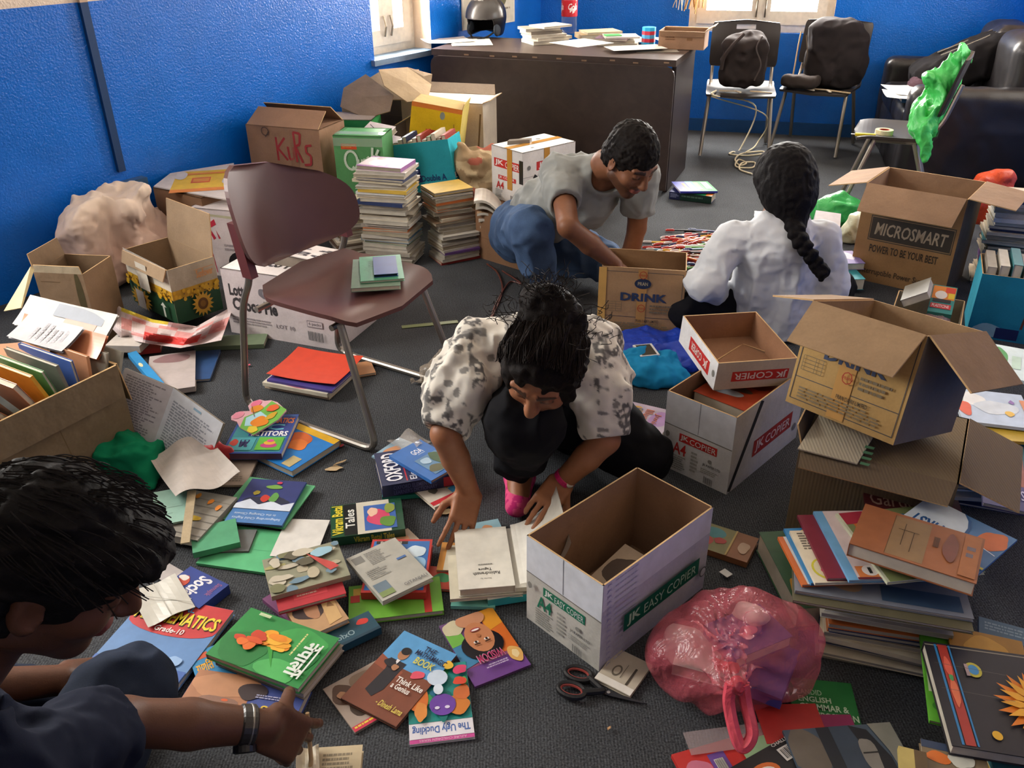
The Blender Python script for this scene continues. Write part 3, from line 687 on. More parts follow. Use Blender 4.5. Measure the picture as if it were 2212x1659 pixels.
def seatpan(S, w, d, z, col, th=.014, dip=.02, roll=.03, round_=.25, m='plastic', wf=1.0):
    k = MB(); nu, nv = 24, 20
    def P(a, b, off):
        u = a*2-1; t = b*2-1; hw = w/2*(1+(wf-1)*b)*max(0., 1-abs(t)**(2/round_))**(round_*.5); x = u*hw; y = t*d/2
        zz = z-dip*(1-u*u)*(1-t*t)-roll*max(0, b-.75)**2*16*.6+(.03*max(0, .15-b)/.15)
        return S(x, y, zz+off)
    k.grid(lambda a, b: P(b, a, 0), nv, nu, col, m); k.grid(lambda a, b: P(a, b, -th), nu, nv, col, m)
    ring = [(0, j/nv) for j in range(nv+1)]+[(i/nu, 1) for i in range(1, nu+1)]+[(1, 1-j/nv) for j in range(1, nv+1)]+[(1-i/nu, 0) for i in range(1, nu)]
    for (a, b), (c_, e) in zip(ring, ring[1:]+ring[:1]): k.poly([P(a, b, 0), P(c_, e, 0), P(c_, e, -th), P(a, b, -th)], col, m)
    return k
# brown chair in the middle of the room
bl, br, fr_, fl = G(550, 640, .44), G(765, 545, .44), G(950, 590, .44), G(745, 690, .44)
cen = (bl+br+fr_+fl)/4; fw = (fr_+fl-bl-br).normalized(); S = Seat((cen.x, cen.y, 0), fw)
BRN = '#5a3936'
ch = thing('chair', 'brown moulded plastic chair with chrome legs among the book piles', 'chair', S(0, 0, 0))
seatpan(S, .47, .42, .445, BRN, dip=.03, roll=.06, round_=.42).build('seat', ch, smooth=True)
backshell(S, .52, .50, .87, -.225, .22, .085, False, BRN, .016, .66, drop=.40).build('backrest', ch, smooth=True)
for sx in (1, -1):
    k = MB(); pts = [S(sx*.222, -.215, .66), S(sx*.225, -.20, .50), S(sx*.228, -.255, .40), S(sx*.235, -.32, .012), S(sx*.235, .26, .012), S(sx*.20, .13, .405)]
    k.tube(fillet(pts, .06), .0115, '#8f8a83', 'chrome', 10); k.build('leg', ch)
    k = MB(); k.box(S(sx*.224-.014, -.222, .50), S.x*.028, S.f*.04, V(0, 0, .17)-S.f*.03, '#5f2d30', 'plastic'); k.build('bracket', ch)
k = MB(); k.tube([S(-.21, .10, .39), S(.21, .10, .39)], .010, '#8f8a83', 'chrome', 8); k.tube([S(-.225, -.2, .39), S(.225, -.2, .39)], .010, '#b9b3aa', 'chrome', 8); k.build('cross_bar', ch)
CHS = S
def blackchair(c, f, label, sh_=.42):
    S = Seat(c, f); zq = sh_-.025; r = thing('chair', label, 'chair', S(0, 0, 0), 'black plastic chairs')
    seatpan(S, .45, .42, sh_, '#2b2726', dip=.02, roll=.03, round_=.15).build('seat', r)
    backshell(S, .45, sh_+.10, sh_+.40, -.20, .25, .04, True, '#2f2a29', .012, .22).build('backrest', r)
    for sx in (1, -1):
        k = MB(); k.tube(fillet([S(sx*.20, -.25, sh_+.27), S(sx*.20, -.20, sh_+.07), S(sx*.20, -.11, zq), S(sx*.20, .1, zq)], .06), .011, '#8d8479', 'chrome', 8); k.build('side_tube', r)
        k = MB(); k.tube([S(sx*.20, .10, zq), S(sx*.225, .22, .010)], .012, '#9a9186', 'chrome', 8); k.build('leg', r)
        k = MB(); k.tube([S(sx*.20, -.09, zq), S(sx*.225, -.25, .010)], .012, '#9a9186', 'chrome', 8); k.build('leg', r)
        k = MB(); k.tube([S(sx*.20, -.10, zq), S(sx*.20, .11, zq)], .011, '#9a9186', 'chrome', 8); k.build('rail', r)
    return S
S1 = blackchair(V(1.56, 6.02, 0), V(-.22, -.975, 0), 'black plastic chair with a slack dark bag, next to the desk')
S2 = blackchair(V(2.12, 6.08, 0), V(-.55, -.835, 0), 'black plastic chair with a bulging backpack, under the back window')
na, nb = G(1862, 292, .45), G(2012, 303, .45); f3 = (na-nb).normalized(); l3 = V(f3.y, -f3.x, 0); l3 = l3 if l3.y > 0 else -l3
S3 = blackchair((na+nb)/2+l3*.22-V(0, 0, .45)+f3*-.0, f3, 'black plastic chair with a green bag, in front of the sofa', .45)
# backpacks and bags on chairs
def bag(name, label, c, A, r, col, seed, extra=(), m='cloth', h=.007, fold=.012, cat='bag', sc_=11, parent=None, build=True):
    c = Vector(c); R_ = max(r)*1.6; s = Sdf(c-V(R_, R_, R_), c+V(R_, R_, R_), h); s.rbox(c, r, A, min(r)*.75, .03)
    for e in extra: s.ell(c+Vector(A[0])*e[0]+Vector(A[1])*e[1]+Vector(A[2])*e[2], e[3:6], A, .03)
    s.folds(fold, sc_, seed); return s.build(name, col, m, parent, label, cat) if build else s
c = S1(-.0, -.05, .58); A = np.array([S1.x, S1.f, V(0, 0, 1)])
b1 = bag('shoulder_bag', 'slack dark grey-brown bag slumped on the chair beside the desk', c, A, (.15, .085, .16), '#2d2625', 3, [(.03, -.05, .13, .11, .06, .06)])
k = MB()
k.tube(smoothcurve([S1(.10, .02, .75), S1(.07, .045, .68), S1(.11, .06, .58), S1(.08, .055, .48)]), .005, '#4a4240', 'cloth', 6); k.tube(smoothcurve([S1(-.02, .0, .76), S1(-.08, .05, .70), S1(-.13, .04, .62), S1(-.14, .03, .54)]), .012, '#3b3230', 'cloth', 6); k.build('strap', b1)
c = S2(.03, -.05, .625); A = np.array([S2.x, S2.f, V(0, 0, 1)])
b2 = bag('backpack', 'bulging black backpack leaning on the chair under the window', c, A, (.17, .11, .215), '#241f20', 9, [(.0, .04, -.13, .15, .10, .09), (.16, .0, -.02, .08, .09, .18)])
k = MB(); k.tube(smoothcurve([S2(-.13, .06, .74), S2(-.10, .085, .62), S2(-.12, .08, .52)]), .004, '#5c524a', 'cloth', 5); k.build('zip', b2)
k = MB(); k.tube(smoothcurve([S2(-.19, -.02, .75), S2(-.185, .02, .66), S2(-.18, .05, .54), S2(-.18, .07, .43)]), .005, '#b29a78', 'cloth', 5); k.build('strap', b2)
c = S2(-.10, .14, .462); b3 = bag('pouch', 'flat dark cloth pouch in front of the black backpack', c, np.array([S2.x, S2.f, V(0, 0, 1)]), (.12, .07, .04), '#332c2a', 15, fold=.008)
for S_, lst, nm in ((S1, [(.13, .12), (-.02, .13), (-.08, .12)], 'chair beside the desk'), (S2, [(.17, .16), (.1, .17), (.04, .14), (-.04, .17)], 'chair under the window')):
    for i, (x, y) in enumerate(lst):
        k = MB(); p = S_(x, y, .418); d = S_.x*.07*math.cos(i*1.3)+S_.f*.03*math.sin(i*1.3+.5); e = V(-d.y, d.x, 0).normalized()*.007
        k.box(p-d-e, d*2, e*2, V(0, 0, .006), ['#c8b08c', '#d8cbb4', '#b5a288', '#cbbfae'][i], 'paper'); k.build('paper_scrap', None, f'{["tan", "white", "brown", "grey"][i]} paper strip on the seat of the {nm}', 'scrap', 'scraps on the black chairs')
# rope hanging from the chair
rp = smoothcurve([S1(-.16, .14, .425), S1(-.17, .235, .41), G(1632, 230, .28), G(1600, 320, .012), G(1582, 328, .007), G(1577, 333, .007), G(1612, 336, .007), G(1648, 332, .007), G(1645, 327, .008), G(1602, 332, .014), G(1588, 345, .008), G(1598, 357, .008), G(1612, 352, .015), G(1595, 345, .016), G(1590, 360, .008), G(1625, 362, .008), G(1630, 351, .008), G(1603, 352, .014), G(1598, 366, .008), G(1625, 376, .008)], 8)
k = MB(); k.tube(rp, .0055, '#d6c9ac', 'matte', 6); rope = k.build('rope', None, 'knotted cream rope trailing from the chair to the carpet', 'rope')
k = MB(); k.tube(smoothcurve([S1(-.185, .22, .40), G(1655, 250, .22), G(1635, 310, .03), G(1608, 331, .02)]), .0045, '#c9bb9c', 'matte', 6); k.build('loose_strand', rope)

# ------------------------------------------------------------------ sofa along the right wall
so = RCOR+RD*.06+RN*.04; sl = 1.30; sdp = .80
sofa = thing('sofa', 'black leather sofa against the right wall', 'sofa', so+RD*sl/2+RN*sdp/2)
sA = np.array([RD, RN, V(0, 0, 1)]); sp = lambda a, b, c: so+RD*a+RN*b+V(0, 0, c)
def cush(nm, c, r, rad, fold=.004, sd=1, col='#1d1a1c'):
    c = Vector(c); R_ = np.linalg.norm(r)+.03; s = Sdf(c-V(R_, R_, r[2]+.05), c+V(R_, R_, r[2]+.05), .011); s.rbox(c, r, sA, rad); s.folds(fold, 7, sd); s.build(nm, col, 'leather', sofa, it=3)
cush('base', sp(sl/2, sdp/2, .155), (sl/2-.02, sdp/2-.02, .155), .03)
for i in (0, 1): cush('seat_cushion', sp(.16+(sl-.32)*(.25+.5*i), .48, .37), ((sl-.32)/4, .32, .075), .05, sd=i+2)
for i in (0, 1): cush('back_cushion', sp(.16+(sl-.32)*(.25+.5*i), .15, .61), ((sl-.32)/4, .13, .24), .09, sd=i+5)
cush('armrest', sp(.09, sdp/2, .30), (.085, sdp/2, .29), .06, sd=8); cush('armrest', sp(sl-.09, sdp/2, .30), (.085, sdp/2, .29), .06, sd=9)
zc = sp(.55, .40, .62); zA = axes(V(0, 0, 1)*.75+RN*.5, RD)
b4 = bag('backpack', 'black backpack with pale zips lying on the sofa', sp(.50, .40, .60), axes(RN*.82-V(0, 0, .42), RD), (.19, .12, .30), '#1b191b', 21, [])
k = MB()
for o_ in (-.06, .06): k.tube(smoothcurve([sp(.50+o_, .22, .83), sp(.5+o_, .36, .755), sp(.5+o_, .55, .665)]), .004, '#b9b2a6', 'chrome', 5)
k.build('zip', b4)
# papers, yarn and a blue folder on the seat of the sofa
ssz = .452
book(Fr(sp(1.02, .80, ssz+.03), -RD, -RN, .34, .25, V(0, 0, 1)), .028, '#2e5d86', 'blue folder under white papers on the sofa', spine='L', name='folder', cat='folder')
for i, (a_, b_, lab) in enumerate([(1.0, .82, 'large white sheet spread over the blue folder'), (1.12, .90, 'small white sheet at the front edge of the sofa seat'), (.9, .70, 'printed white sheet with small images on the sofa')]):
    f_ = Fr(sp(a_, b_, ssz+.034+.004*i), (-RD+RN*(.2-.2*i)), -RN-RD*(.2-.2*i), .34-.08*(i == 1), .24, V(0, 0, 1))
    sheet(f_, lab, '#f2f0ec', [('x', .55, .3, .9, .7, 5, '#6a6a70')] if i == 2 else None, curl=.012, seed=i, group='papers on the sofa')
s = Sdf(sp(.62, .66, ssz+.05)-V(.09, .09, .08), sp(.62, .66, ssz+.05)+V(.09, .09, .08), .005); s.ell(sp(.62, .66, ssz+.045), (.075, .06, .05), sA); s.folds(.006, 40, 3, (1, 1, 3)); s.build('yarn_ball', '#5d4650', 'cloth', None, 'ball of purple-brown yarn on the sofa beside the papers', 'yarn')
# tape roll, yellow cutter on the right chair
tp = S3(.10, .06, .4355); k = MB(); k.lathe(tp, [(.027, 0), (.045, 0), (.045, .026), (.027, .026), (.027, 0)], '#e3d9b0', 'gloss', 28); tr = k.build('tape_roll', None, 'roll of clear tape with red core on the black chair', 'tape')
k = MB(); k.lathe(tp, [(.022, .0005), (.0268, .0005), (.0268, .0255), (.022, .0255), (.022, .0005)], '#a8402c', 'paper', 24); k.build('tape_core', tr, 'red cardboard core')
k = MB(); p = S3(.155, .10, .437); k.box(p, S3.f*.10+S3.x*.01, S3.x*.02, V(0, 0, .012), '#e8cf2e', 'plastic'); cu = k.build('cutter', None, 'small yellow cutter beside the tape roll', 'cutter')
k = MB(); k.box(p+S3.f*.10+S3.x*.012+V(0, 0, .004), S3.f*.02, S3.x*.012, V(0, 0, .003), '#b8b8b8', 'chrome'); k.build('blade', cu)
# green bag on the right chair
c = S3(.02, -.15, .56); A = np.array([S3.x, S3.f, V(0, 0, 1)])
s = Sdf(S3(0, -.2, .55)-V(.34, .34, .33), S3(0, -.2, .55)+V(.34, .34, .33), .006)
s.rbox(S3(.06, -.12, .53), (.15, .06, .085), A, .05); s.ell(S3(.04, -.17, .63), (.14, .055, .12), A, .05); s.chain([S3(.03, -.19, .70), S3(.0, -.22, .80)], [.07, .05], .03); s.ell(S3(.0, -.215, .83), (.075, .045, .05), A, .02)
s.ell(S3(.0, -.19, .87), (.05, .03, .045), A, .01, True); s.ell(S3(.08, -.10, .73), (.07, .025, .03), A, .03); s.chain([S3(.20, -.13, .50), S3(.245, -.16, .36)], [.05, .012], .03)
s.folds(.020, 13, 4, (1, 1, .35)); s.folds(.009, 32, 2, (1, 1, .5)); s.build('plastic_bag', '#3fb556', 'bagopaque', None, 'bright green plastic bag draped over the black chair by the sofa', 'bag')
# ------------------------------------------------------------------ cartons on the right and in the middle
RED, GRN_, INK = '#c8322e', '#12705a', '#4b4a4e'
def tline(x0, y0, x1, y1, s, c, b=.012): return ('t', x0, y0, x1, y1, s, c, b)
BAR = lambda x0, y0, x1, y1, c='#3a3a3a': [('r', x0+(x1-x0)*i/13, y0, x0+(x1-x0)*(i+.35+.3*((i*7) % 3 == 0))/13, y1, c) for i in range(13)]
def jk_end(colr, word, low=0.0):
    return [('r', 0, 0, 1, .41, '#dfe3ea'), ('l', 0, .41, 1, .42, .0025, '#77756f'), ('l', .5, 0, .505, .40, .002, '#8c8f97'),
        ('r', .24, .47, .80, .575, colr), tline(.26, .485, .38, .56, 'JK', '#e8ece8', .03), tline(.40, .49, .785, .56, word, '#dfe8e2', 0),
        tline(.16, .60, .36, .75, 'A4', colr, .02), ('x', .14, .77, .4, .97, 7, '#9a9992'), ('x', .44, .64, .56, .92, 6, '#a3a29b'),
        tline(.62, .72, .88, .76, 'JK PAPER LTD', '#5d5c5a', .015), ('x', .6, .79, .92, .86, 3, '#a8a7a0'), ('e', .72, .67, .03, .025, '#8f8e88')]+BAR(.66, .88, .80, .97, '#6d6c69')+[('b', .08, .52, .03, .04, '#8b8a84', 4)]
def jk_side(colr, word, faint=True):
    a = [('r', 0, 0, 1, .30, '#d6d8e6')] if faint else []
    if faint:
        for i in range(15): a += [tline(.03, .02+.064*i, .075, .055+.064*i, 'JK', '#8a8ab8', .01), ('x', .1, .025+.064*i, .34, .05+.064*i, 1, '#b5b5d2')]
    return a+[('r', .17, .48, .88, .68, colr), tline(.20, .515, .32, .65, 'JK', '#a9c6b4' if faint else '#e2c5c0', .03), tline(.35, .53, .85, .64, word, '#a9c6b4' if faint else '#e2c5c0', 0), ('e', .93, .70, .035, .06, '#55555c'), ('e', .93, .70, .026, .045, '#c6c6d2')]
near = Bx((.030, 1.538, 0), -47, (.232, .392, .252))
cw = {'f': '#c4c1b8', 'r': '#b9b9cc', 'b': '#c9c6bd', 'l': '#c9c6bd'}  # lavender on the right is the tint of its shade, painted in
bx_near = carton(near, 'white open paper box with green lettering in front of the squatting woman', cw, '#9a6f48', {}, {'f': jk_end('#197a5c', 'EASY COPIER')+[tline(.18, .985, .8, .999, ' ', '#777')], 'r': jk_side('#0f5a48', 'EASY COPIER')})
sheet(Fr(near.q(.03, .36, .012), near.a, -near.b, .16, .20, near.c), 'torn grey book cover at the bottom of the green lettered box', '#a5a09a', [('b', .3, .35, .25, .2, '#4b4542', 3), ('b', .5, .7, .5, .25, '#7a95a3', 5)], cat='book cover', t=.004)
book(Fr(near.q(.05, .30, .085), near.a, -near.b*.94+near.c*-.2, .15, .19), .02, '#c7b39a', 'tan old book lying tilted inside the green lettered box', [('b', .35, .4, .3, .25, '#5c4d42', 8)], spine='L')
book(Fr(near.q(.19, .27, .175), -near.b, (-near.c*.9-near.a*.25), .15, .13, near.a*-.9+near.c*.25), .012, '#3b3a30', 'dark book standing against the wall of the green lettered box', [('b', .3, .4, .2, .3, '#cfc8b4', 6), ('b', .75, .6, .18, .2, '#9a8d78', 9)], spine='B')
mid = Bx((.455, 2.182, 0), -43.8, (.229, .421, .261))
cw2 = {'f': '#d3d3d3', 'r': '#c9c7c2', 'b': '#cfcdc8', 'l': '#d3d1cc'}
carton(mid, 'white paper box with red lettering and a book inside, right of the squatting woman', cw2, '#8d6440', {}, {'f': jk_end(RED, 'COPIER'), 'r': [('l', .02, .98, .34, .02, .022, '#2a2a2c'), tline(.10, .62, .13, .70, ' ', '#bbb'), ('r', .30, .52, .86, .74, '#b03430'), tline(.33, .55, .45, .71, 'JK', '#e5cfc8', .03), tline(.47, .57, .83, .69, 'COPIER', '#e5cfc8'), ('e', .92, .78, .03, .05, '#77757a')]})
book(Fr(mid.q(.015, .39, .215), mid.a, -mid.b, .195, .27, mid.c), .05, '#b5482c', 'worn orange-red picture book on top inside the red lettered box', [('b', .6, .3, .3, .2, '#7a3324', 3), ('b', .35, .75, .3, .08, '#b9c5cf', 4), ('b', .45, .62, .25, .07, '#5d4a3c', 7), ('b', .2, .5, .12, .2, '#3a3340', 8)], spine='R')
s = book(Fr(mid.q(.015, .39, .163), mid.a, -mid.b, .195, .28, mid.c), .155, '#8d867a', 'thick grey book block under the orange-red picture book', spine='R')
# the lid of that box, lying upside down across its corner
lid = Bx((.541, 2.493, .268), -79.3, (.293, .250, .093), -2.1, 4.2)
lt = [('r', .28, .30, .82, .80, RED), tline(.77, .70, .66, .36, 'JK', '#efe6e0', .03), tline(.62, .68, .33, .40, 'COPIER', '#efe6e0'), ('e', .93, .5, .03, .12, '#8b8a85')]
lt2 = [('r', .20, .36, .92, .72, RED), tline(.90, .67, .76, .40, 'JK', '#efe6e0', .03), tline(.72, .66, .23, .42, 'COPIER', '#efe6e0')]
carton(lid, 'upturned white and red box lid lying across the box with red lettering', {'f': '#e4e4e6', 'r': '#c9bfb0', 'b': '#d6d2cc', 'l': '#d6d2cc'}, '#a06a3c', {}, {'f': lt, 'r': lt2}, name='box_lid', cat='box lid')
# DRINK cartons
def drink_front(cut=False):
    a = [('l', .03, .06, .97, .06, .002, INK), ('l', .03, .72, .97, .72, .002, INK), ('l', .03, .94, .97, .94, .002, INK), ('l', .03, .06, .03, .94, .002, INK), ('l', .97, .06, .97, .94, .002, INK),
        ('r', .44, .02, .55, .98, '#bf8f52'), tline(.24, .36, .80, .48, 'DRINK', '#33405f', .04), ('e', .50, .22, .10, .075, '#26324f'), tline(.44, .195, .56, .245, 'PRAN', '#b9a884', .02)]
    for i in range(5): a += [('l', .07, .5+.035*i, .26, .5+.035*i, .0012, '#6d6350')]
    for x in (.07, .19, .26): a += [('l', x, .5, x, .64, .0012, '#6d6350')]
    a += [('x', .60, .52, .93, .66, 3, '#7a6c54'), tline(.44, .745, .72, .785, 'PRAN DAIRY LIMITED', '#3b3832', .01), ('x', .10, .80, .9, .92, 4, '#86765a')]
    for cy in (.09, .57): 
        for i in range(8):
            t0, t1 = i*math.pi/4, (i+1)*math.pi/4; a += [('l', .5+.045*math.cos(t0), cy+.055*math.sin(t0), .5+.045*math.cos(t1), cy+.055*math.sin(t1), .0025, '#b23a26')]
        a += [tline(.465, cy-.015, .535, cy+.015, 'PRAN', '#b23a26')]
    return a
drc = Bx((.352, 3.118, 0), -11, (.322, .205, .285))
dk = carton(drc, 'brown DRINK carton standing open between the kneeling man and the pens', '#b58448', '#96682f', {}, {'f': drink_front(), 'l': [('r', .05, .05, .4, .2, '#5b3a86'), tline(.08, .08, .37, .17, 'pran', '#ddd')]})
tape(dk, [drc.p(0, -.0, .99)+drc.a*.005, drc.p(0, 0, .02)+drc.a*.005], .03, -drc.b, '#d2a45e')
ub = Bx((.715, 1.79, 0), -29, (.36, .33, .325))
und = carton(ub, 'large grey-brown carton under the tilted DRINK carton', '#7d6d54', '#7a6446', {'f': 112, 'r': 108, 'l': 20}, {}, closed=True, m='cardrib', flaplen={'f': .07, 'r': .14, 'l': .05}, flapcol='#9a8769')
k = MB(); o_ = ub.p(0, 0, 1)+ub.c*.006-ub.b*.03; k.slab([o_-ub.a*.0, o_+ub.a*.14, o_+ub.a*.16+ub.b*.12+ub.c*.03, o_+ub.a*.02+ub.b*.14+ub.c*.03], .004, '#c3b9a2', 'cardrib')
for i in range(4): k.slab([o_+ub.a*.145+ub.b*(.018*i)+ub.c*(.0052*i+.001), o_+ub.a*.165+ub.b*(.018*i)+ub.c*(.0052*i+.001), o_+ub.a*.168+ub.b*(.018*i+.008)+ub.c*(.0052*i+.003), o_+ub.a*.146+ub.b*(.018*i+.008)+ub.c*(.0052*i+.003)], .001, '#5f8f6a', 'paper')
k.build('torn_flap', und, 'pale torn flap with green stripes')
drr = Bx((.689, 1.869, .405), -53.0, (.292, .297, .26), -14.6, -3.0)
dr = carton(drr, 'tilted DRINK carton with spread flaps, stacked on a larger carton', {'f': '#b89660', 'r': '#756a5d', 'b': '#a08050', 'l': '#a98a58'}, '#a07a4a', {'f': 140, 'r': 128, 'l': 100}, {'f': drink_front()}, flaplen={'f': .125, 'r': .15, 'l': .12}, flapcol='#b2905c')  # right face darker and greyer: its shade is put into the colour
tape(dr, [drr.p(.47, 0, .80), drr.p(.47, 0, .02)], .045, -drr.b, '#c79858')
mi = Bx((1.552, 3.683, 0), -38.2, (.411, .323, .437))
ms = [('r', .12, .30, .97, .56, '#4a4136'), ('r', .13, .31, .96, .55, '#a38460'), ('r', .135, .318, .955, .542, '#433b32'), ('t', .18, .365, .91, .495, 'MICROSMART', '#b9a58a', .018, .15), tline(.16, .60, .86, .68, 'POWER TO BE YOUR BEST', '#3f352a', .018), tline(.02, .85, .84, .93, 'Uninterruptible Power Supply', '#4a3c2e', .012)]
carton(mi, 'big brown MICROSMART carton with open flaps behind the woman with the braid', {'f': '#a27c54', 'r': '#6e5843', 'b': '#a27c54', 'l': '#a27c54'}, '#9c744b', {'f': 128, 'r': 96, 'l': 105}, {'f': ms}, flaplen={'f': .15, 'r': .18, 'l': .17}, flapcol='#b08a60')  # same board all round; the right face has its shade painted in
# low box of odds and ends and the tray of pens
ob = Bx((1.417, 2.926, 0), -28, (.243, .315, .136))
carton(ob, 'low cream box holding odds and ends, before the MICROSMART carton', '#b9a98a', '#a89878', {}, {})
book(Fr(ob.q(.02, .28, .17), ob.a*.8+ob.c*.5, -ob.b, .10, .16), .03, '#7a776e', 'grey small book leaning in the low cream box', spine='L')
k = MB(); f_ = Fr(ob.q(.12, .27, .20), ob.a, (-ob.b*.8-ob.c*.5).normalized(), .085, .13); k.box(f_.O, f_.u*f_.w, f_.v*f_.h, -f_.n*.025, '#2f8a86', 'gloss')
k.art(f_.O, f_.u*f_.w, f_.v*f_.h, f_.n, [('r', .03, .03, .97, .5, '#e2872e'), ('r', .55, .05, .95, .25, '#d9422c'), ('r', .7, .25, .95, .45, '#e8c832'), ('e', .4, .35, .25, .15, '#e9e2da'), ('r', .1, .5, .85, .62, '#23202a'), ('r', .05, .68, .9, .85, '#c52f37'), tline(.12, .71, .82, .81, 'PLASTICINE', '#f0d9d9')], 'gloss')
k.build('crayon_box', None, 'colourful box of modelling clay in the low cream box', 'box')
s = Sdf(ob.q(.16, .07, .10)-V(.11, .11, .09), ob.q(.16, .07, .10)+V(.11, .11, .09), .005); s.ell(ob.q(.15, .08, .10), (.07, .06, .045)); s.folds(.01, 22, 6); s.build('plastic_bag', '#a58088', 'film', None, 'small crumpled pinkish plastic bag in the low cream box', 'bag')
pt = Bx((.717, 3.054, 0), -19.9, (.19, .277, .084))
carton(pt, 'shallow brown tray of pens beside the woman with the braid', '#7a5636', '#5d3f28', {'l': 50}, {}, flaplen={'l': .05}, name='cardboard_tray', cat='tray')
# blue box of books at the right edge
bb = Bx((1.80, 3.06, 0), -24, (.32, .24, .262))
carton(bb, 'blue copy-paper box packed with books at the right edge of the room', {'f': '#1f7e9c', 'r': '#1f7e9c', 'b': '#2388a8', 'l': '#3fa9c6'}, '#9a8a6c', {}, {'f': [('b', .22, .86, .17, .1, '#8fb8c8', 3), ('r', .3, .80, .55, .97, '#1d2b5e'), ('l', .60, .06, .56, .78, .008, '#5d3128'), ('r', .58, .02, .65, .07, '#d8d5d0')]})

# ------------------------------------------------------------------ cartons along the left wall
def BxT(u, v, y, yaw, dims, t1=0, t2=0, ground=False):
    p = Y(u, v, y); b = Bx((0, 0, 0), yaw, dims, t1, t2)
    if ground: b.C = p.z
    b.O = p-b.c*b.C; return b
lo = Bx((-1.137, 3.156, 0), -20.9, (.501, .300, .278))
LCP = lambda x0, y0, x1, y1: [tline(x0, y0, x0+(x1-x0)*.42, y0+(y1-y0)*.45, 'Lotte', '#3d3a3c', .045), tline(x0+(x1-x0)*.03, y0+(y1-y0)*.5, x1, y1, 'Choco Pie', '#3d3a3c', .045), ('b', x0+(x1-x0)*.75, y0+(y1-y0)*.2, .05, .07, '#77747a', 5), ('b', x0+(x1-x0)*.8, y0+(y1-y0)*.18, .03, .05, '#b5b1b6', 6)]
lb = carton(lo, 'pale Lotte Choco Pie carton on the floor behind the brown chair', {'f': '#cfc4c4', 'r': '#d5cccb', 'b': '#cfc4c4', 'l': '#cfc4c4', 't': '#ded6d3'}, '#a58e74', {}, {'f': LCP(.05, .22, .48, .62)+[('x', .04, .72, .45, .84, 3, '#9a9094'), tline(.45, .74, .62, .80, 'LOT 10', '#8a8084'), ('r', .74, .60, .88, .70, '#7d7478'), ('r', .745, .61, .875, .69, '#cfc4c4'), tline(.755, .62, .865, .68, '6 packs', '#6d6468')]+BAR(.74, .76, .88, .90, '#555'),
    't': LCP(.1, .35, .62, .75)}, closed=True)
tape(lb, [lo.p(0, .5, 1), lo.p(1, .5, 1)], .05, lo.c, '#d8d0c4', m='clear')
k = MB(); f_ = quad4([(590, 545), (640, 520), (765, 548), (725, 570)], .33); k.slab([f_.p(0, 0), f_.p(1, 0), f_.p(1, 1), f_.p(0, 1)][::-1], .004, '#d8cfca', 'card')
k.art(f_.O, f_.u*f_.w, f_.v*f_.h, f_.n, LCP(.15, .2, .8, .85)); 
lf = k.build('carton_panel', None, 'loose white Lotte Choco Pie panel lying behind the brown chair', 'cardboard')
lo2 = Bx(tuple(f_.p(.5, .45)-V(.15, .0, .33)), -20, (.30, .13, .322)); carton(lo2, 'brown-grey carton holding up the loose Lotte panel', '#8d7d6b', '#8a7660', closed=True)
su = Bx((-1.600, 3.366, .050), -41.9, (.359, .204, .230))
def sunfl(seed):
    g = random.Random(seed); a = [('r', 0, .40, 1, .62, '#c79a2e'), ('r', 0, .56, 1, 1, '#2c5238')]
    for i in range(26): a += [('e', g.random(), .42+.16*g.random(), .035, .035, '#d8a92c'), ('e', g.random(), .42+.16*g.random(), .014, .016, '#5d3d18')]
    cx, cy = (.32, .78) if seed == 1 else (.55, .74)
    a += [('p', [(cx+(.24 if i % 2 else .16)*math.cos(i*math.pi/16), cy+(.24 if i % 2 else .16)*math.sin(i*math.pi/16)) for i in range(32)], '#d3a136'), ('e', cx, cy, .11, .11, '#6e471c'), ('e', cx, cy, .06, .06, '#8f6426')]
    if seed == 1: a += [('r', .22, .62, .40, .97, '#d9d2c8'), ('r', .36, .05, .60, .55, '#d8d0c0'), ('p', [(.78, .70), (.84, .62), (.90, .70), (.86, .70), (.86, .90), (.82, .90), (.82, .70)], '#d8dcd0')]
    else: a += [('t', .52, .12, .88, .26, 'Sunflower', '#c98a4e', .03), ('r', .5, .1, .9, .11, '#c98a4e')]
    return a
sb_ = carton(su, 'worn sunflower-printed carton with a tan flap beside the sack', {'f': '#cfc6b4', 'r': '#b3a792', 'b': '#a88c66', 'l': '#a88c66'}, '#a38258', {'b': 8, 'f': 160}, {'f': sunfl(1), 'r': sunfl(2)}, flaplen={'b': .17, 'f': .05}, flapcol='#bfa27a')
tape(sb_, [su.p(.03, 0, .96), su.p(.97, 0, .93)], .045, -su.b, '#e6e0d4', m='clear')
yb = BxT(330, 404, 4.00, -33, (.34, .25, .36), ground=True)
carton(yb, 'plain brown carton against the blue wall under a yellow panel', '#8a6038', '#7a5430', closed=True)
k = MB(); P_ = [G(332, 402, yb.C+.009), G(368, 374, yb.C+.009), G(505, 352, yb.C+.009), G(500, 432, yb.C+.009)]
k.slab(P_[::-1] if (P_[1]-P_[0]).cross(P_[-1]-P_[0]).z < 0 else P_, .006, '#c9c1bc', 'card')
fy = quad4([(378, 384), (500, 354), (505, 424), (372, 402)], yb.C+.0095)
k.art(fy.O, fy.u*fy.w, fy.v*fy.h, V(0, 0, 1), [('r', 0, 0, 1, 1, '#dcb42c'), ('r', 0, .86, 1, 1, '#d8822c'), ('r', .3, .35, .62, .6, '#cf5a26'), ('r', .33, .4, .6, .55, '#d9922e'), ('r', 0, .12, 1, .2, '#d8822c'), ('b', .08, .2, .12, .2, '#c9c3be', 3), ('b', .92, .6, .1, .15, '#c9c3be', 5)])
k.build('carton_panel', None, 'flattened yellow printed carton panel on the brown carton by the wall', 'cardboard')
wb = BxT(408, 448, 3.80, -16, (.30, .26, .3), ground=True)
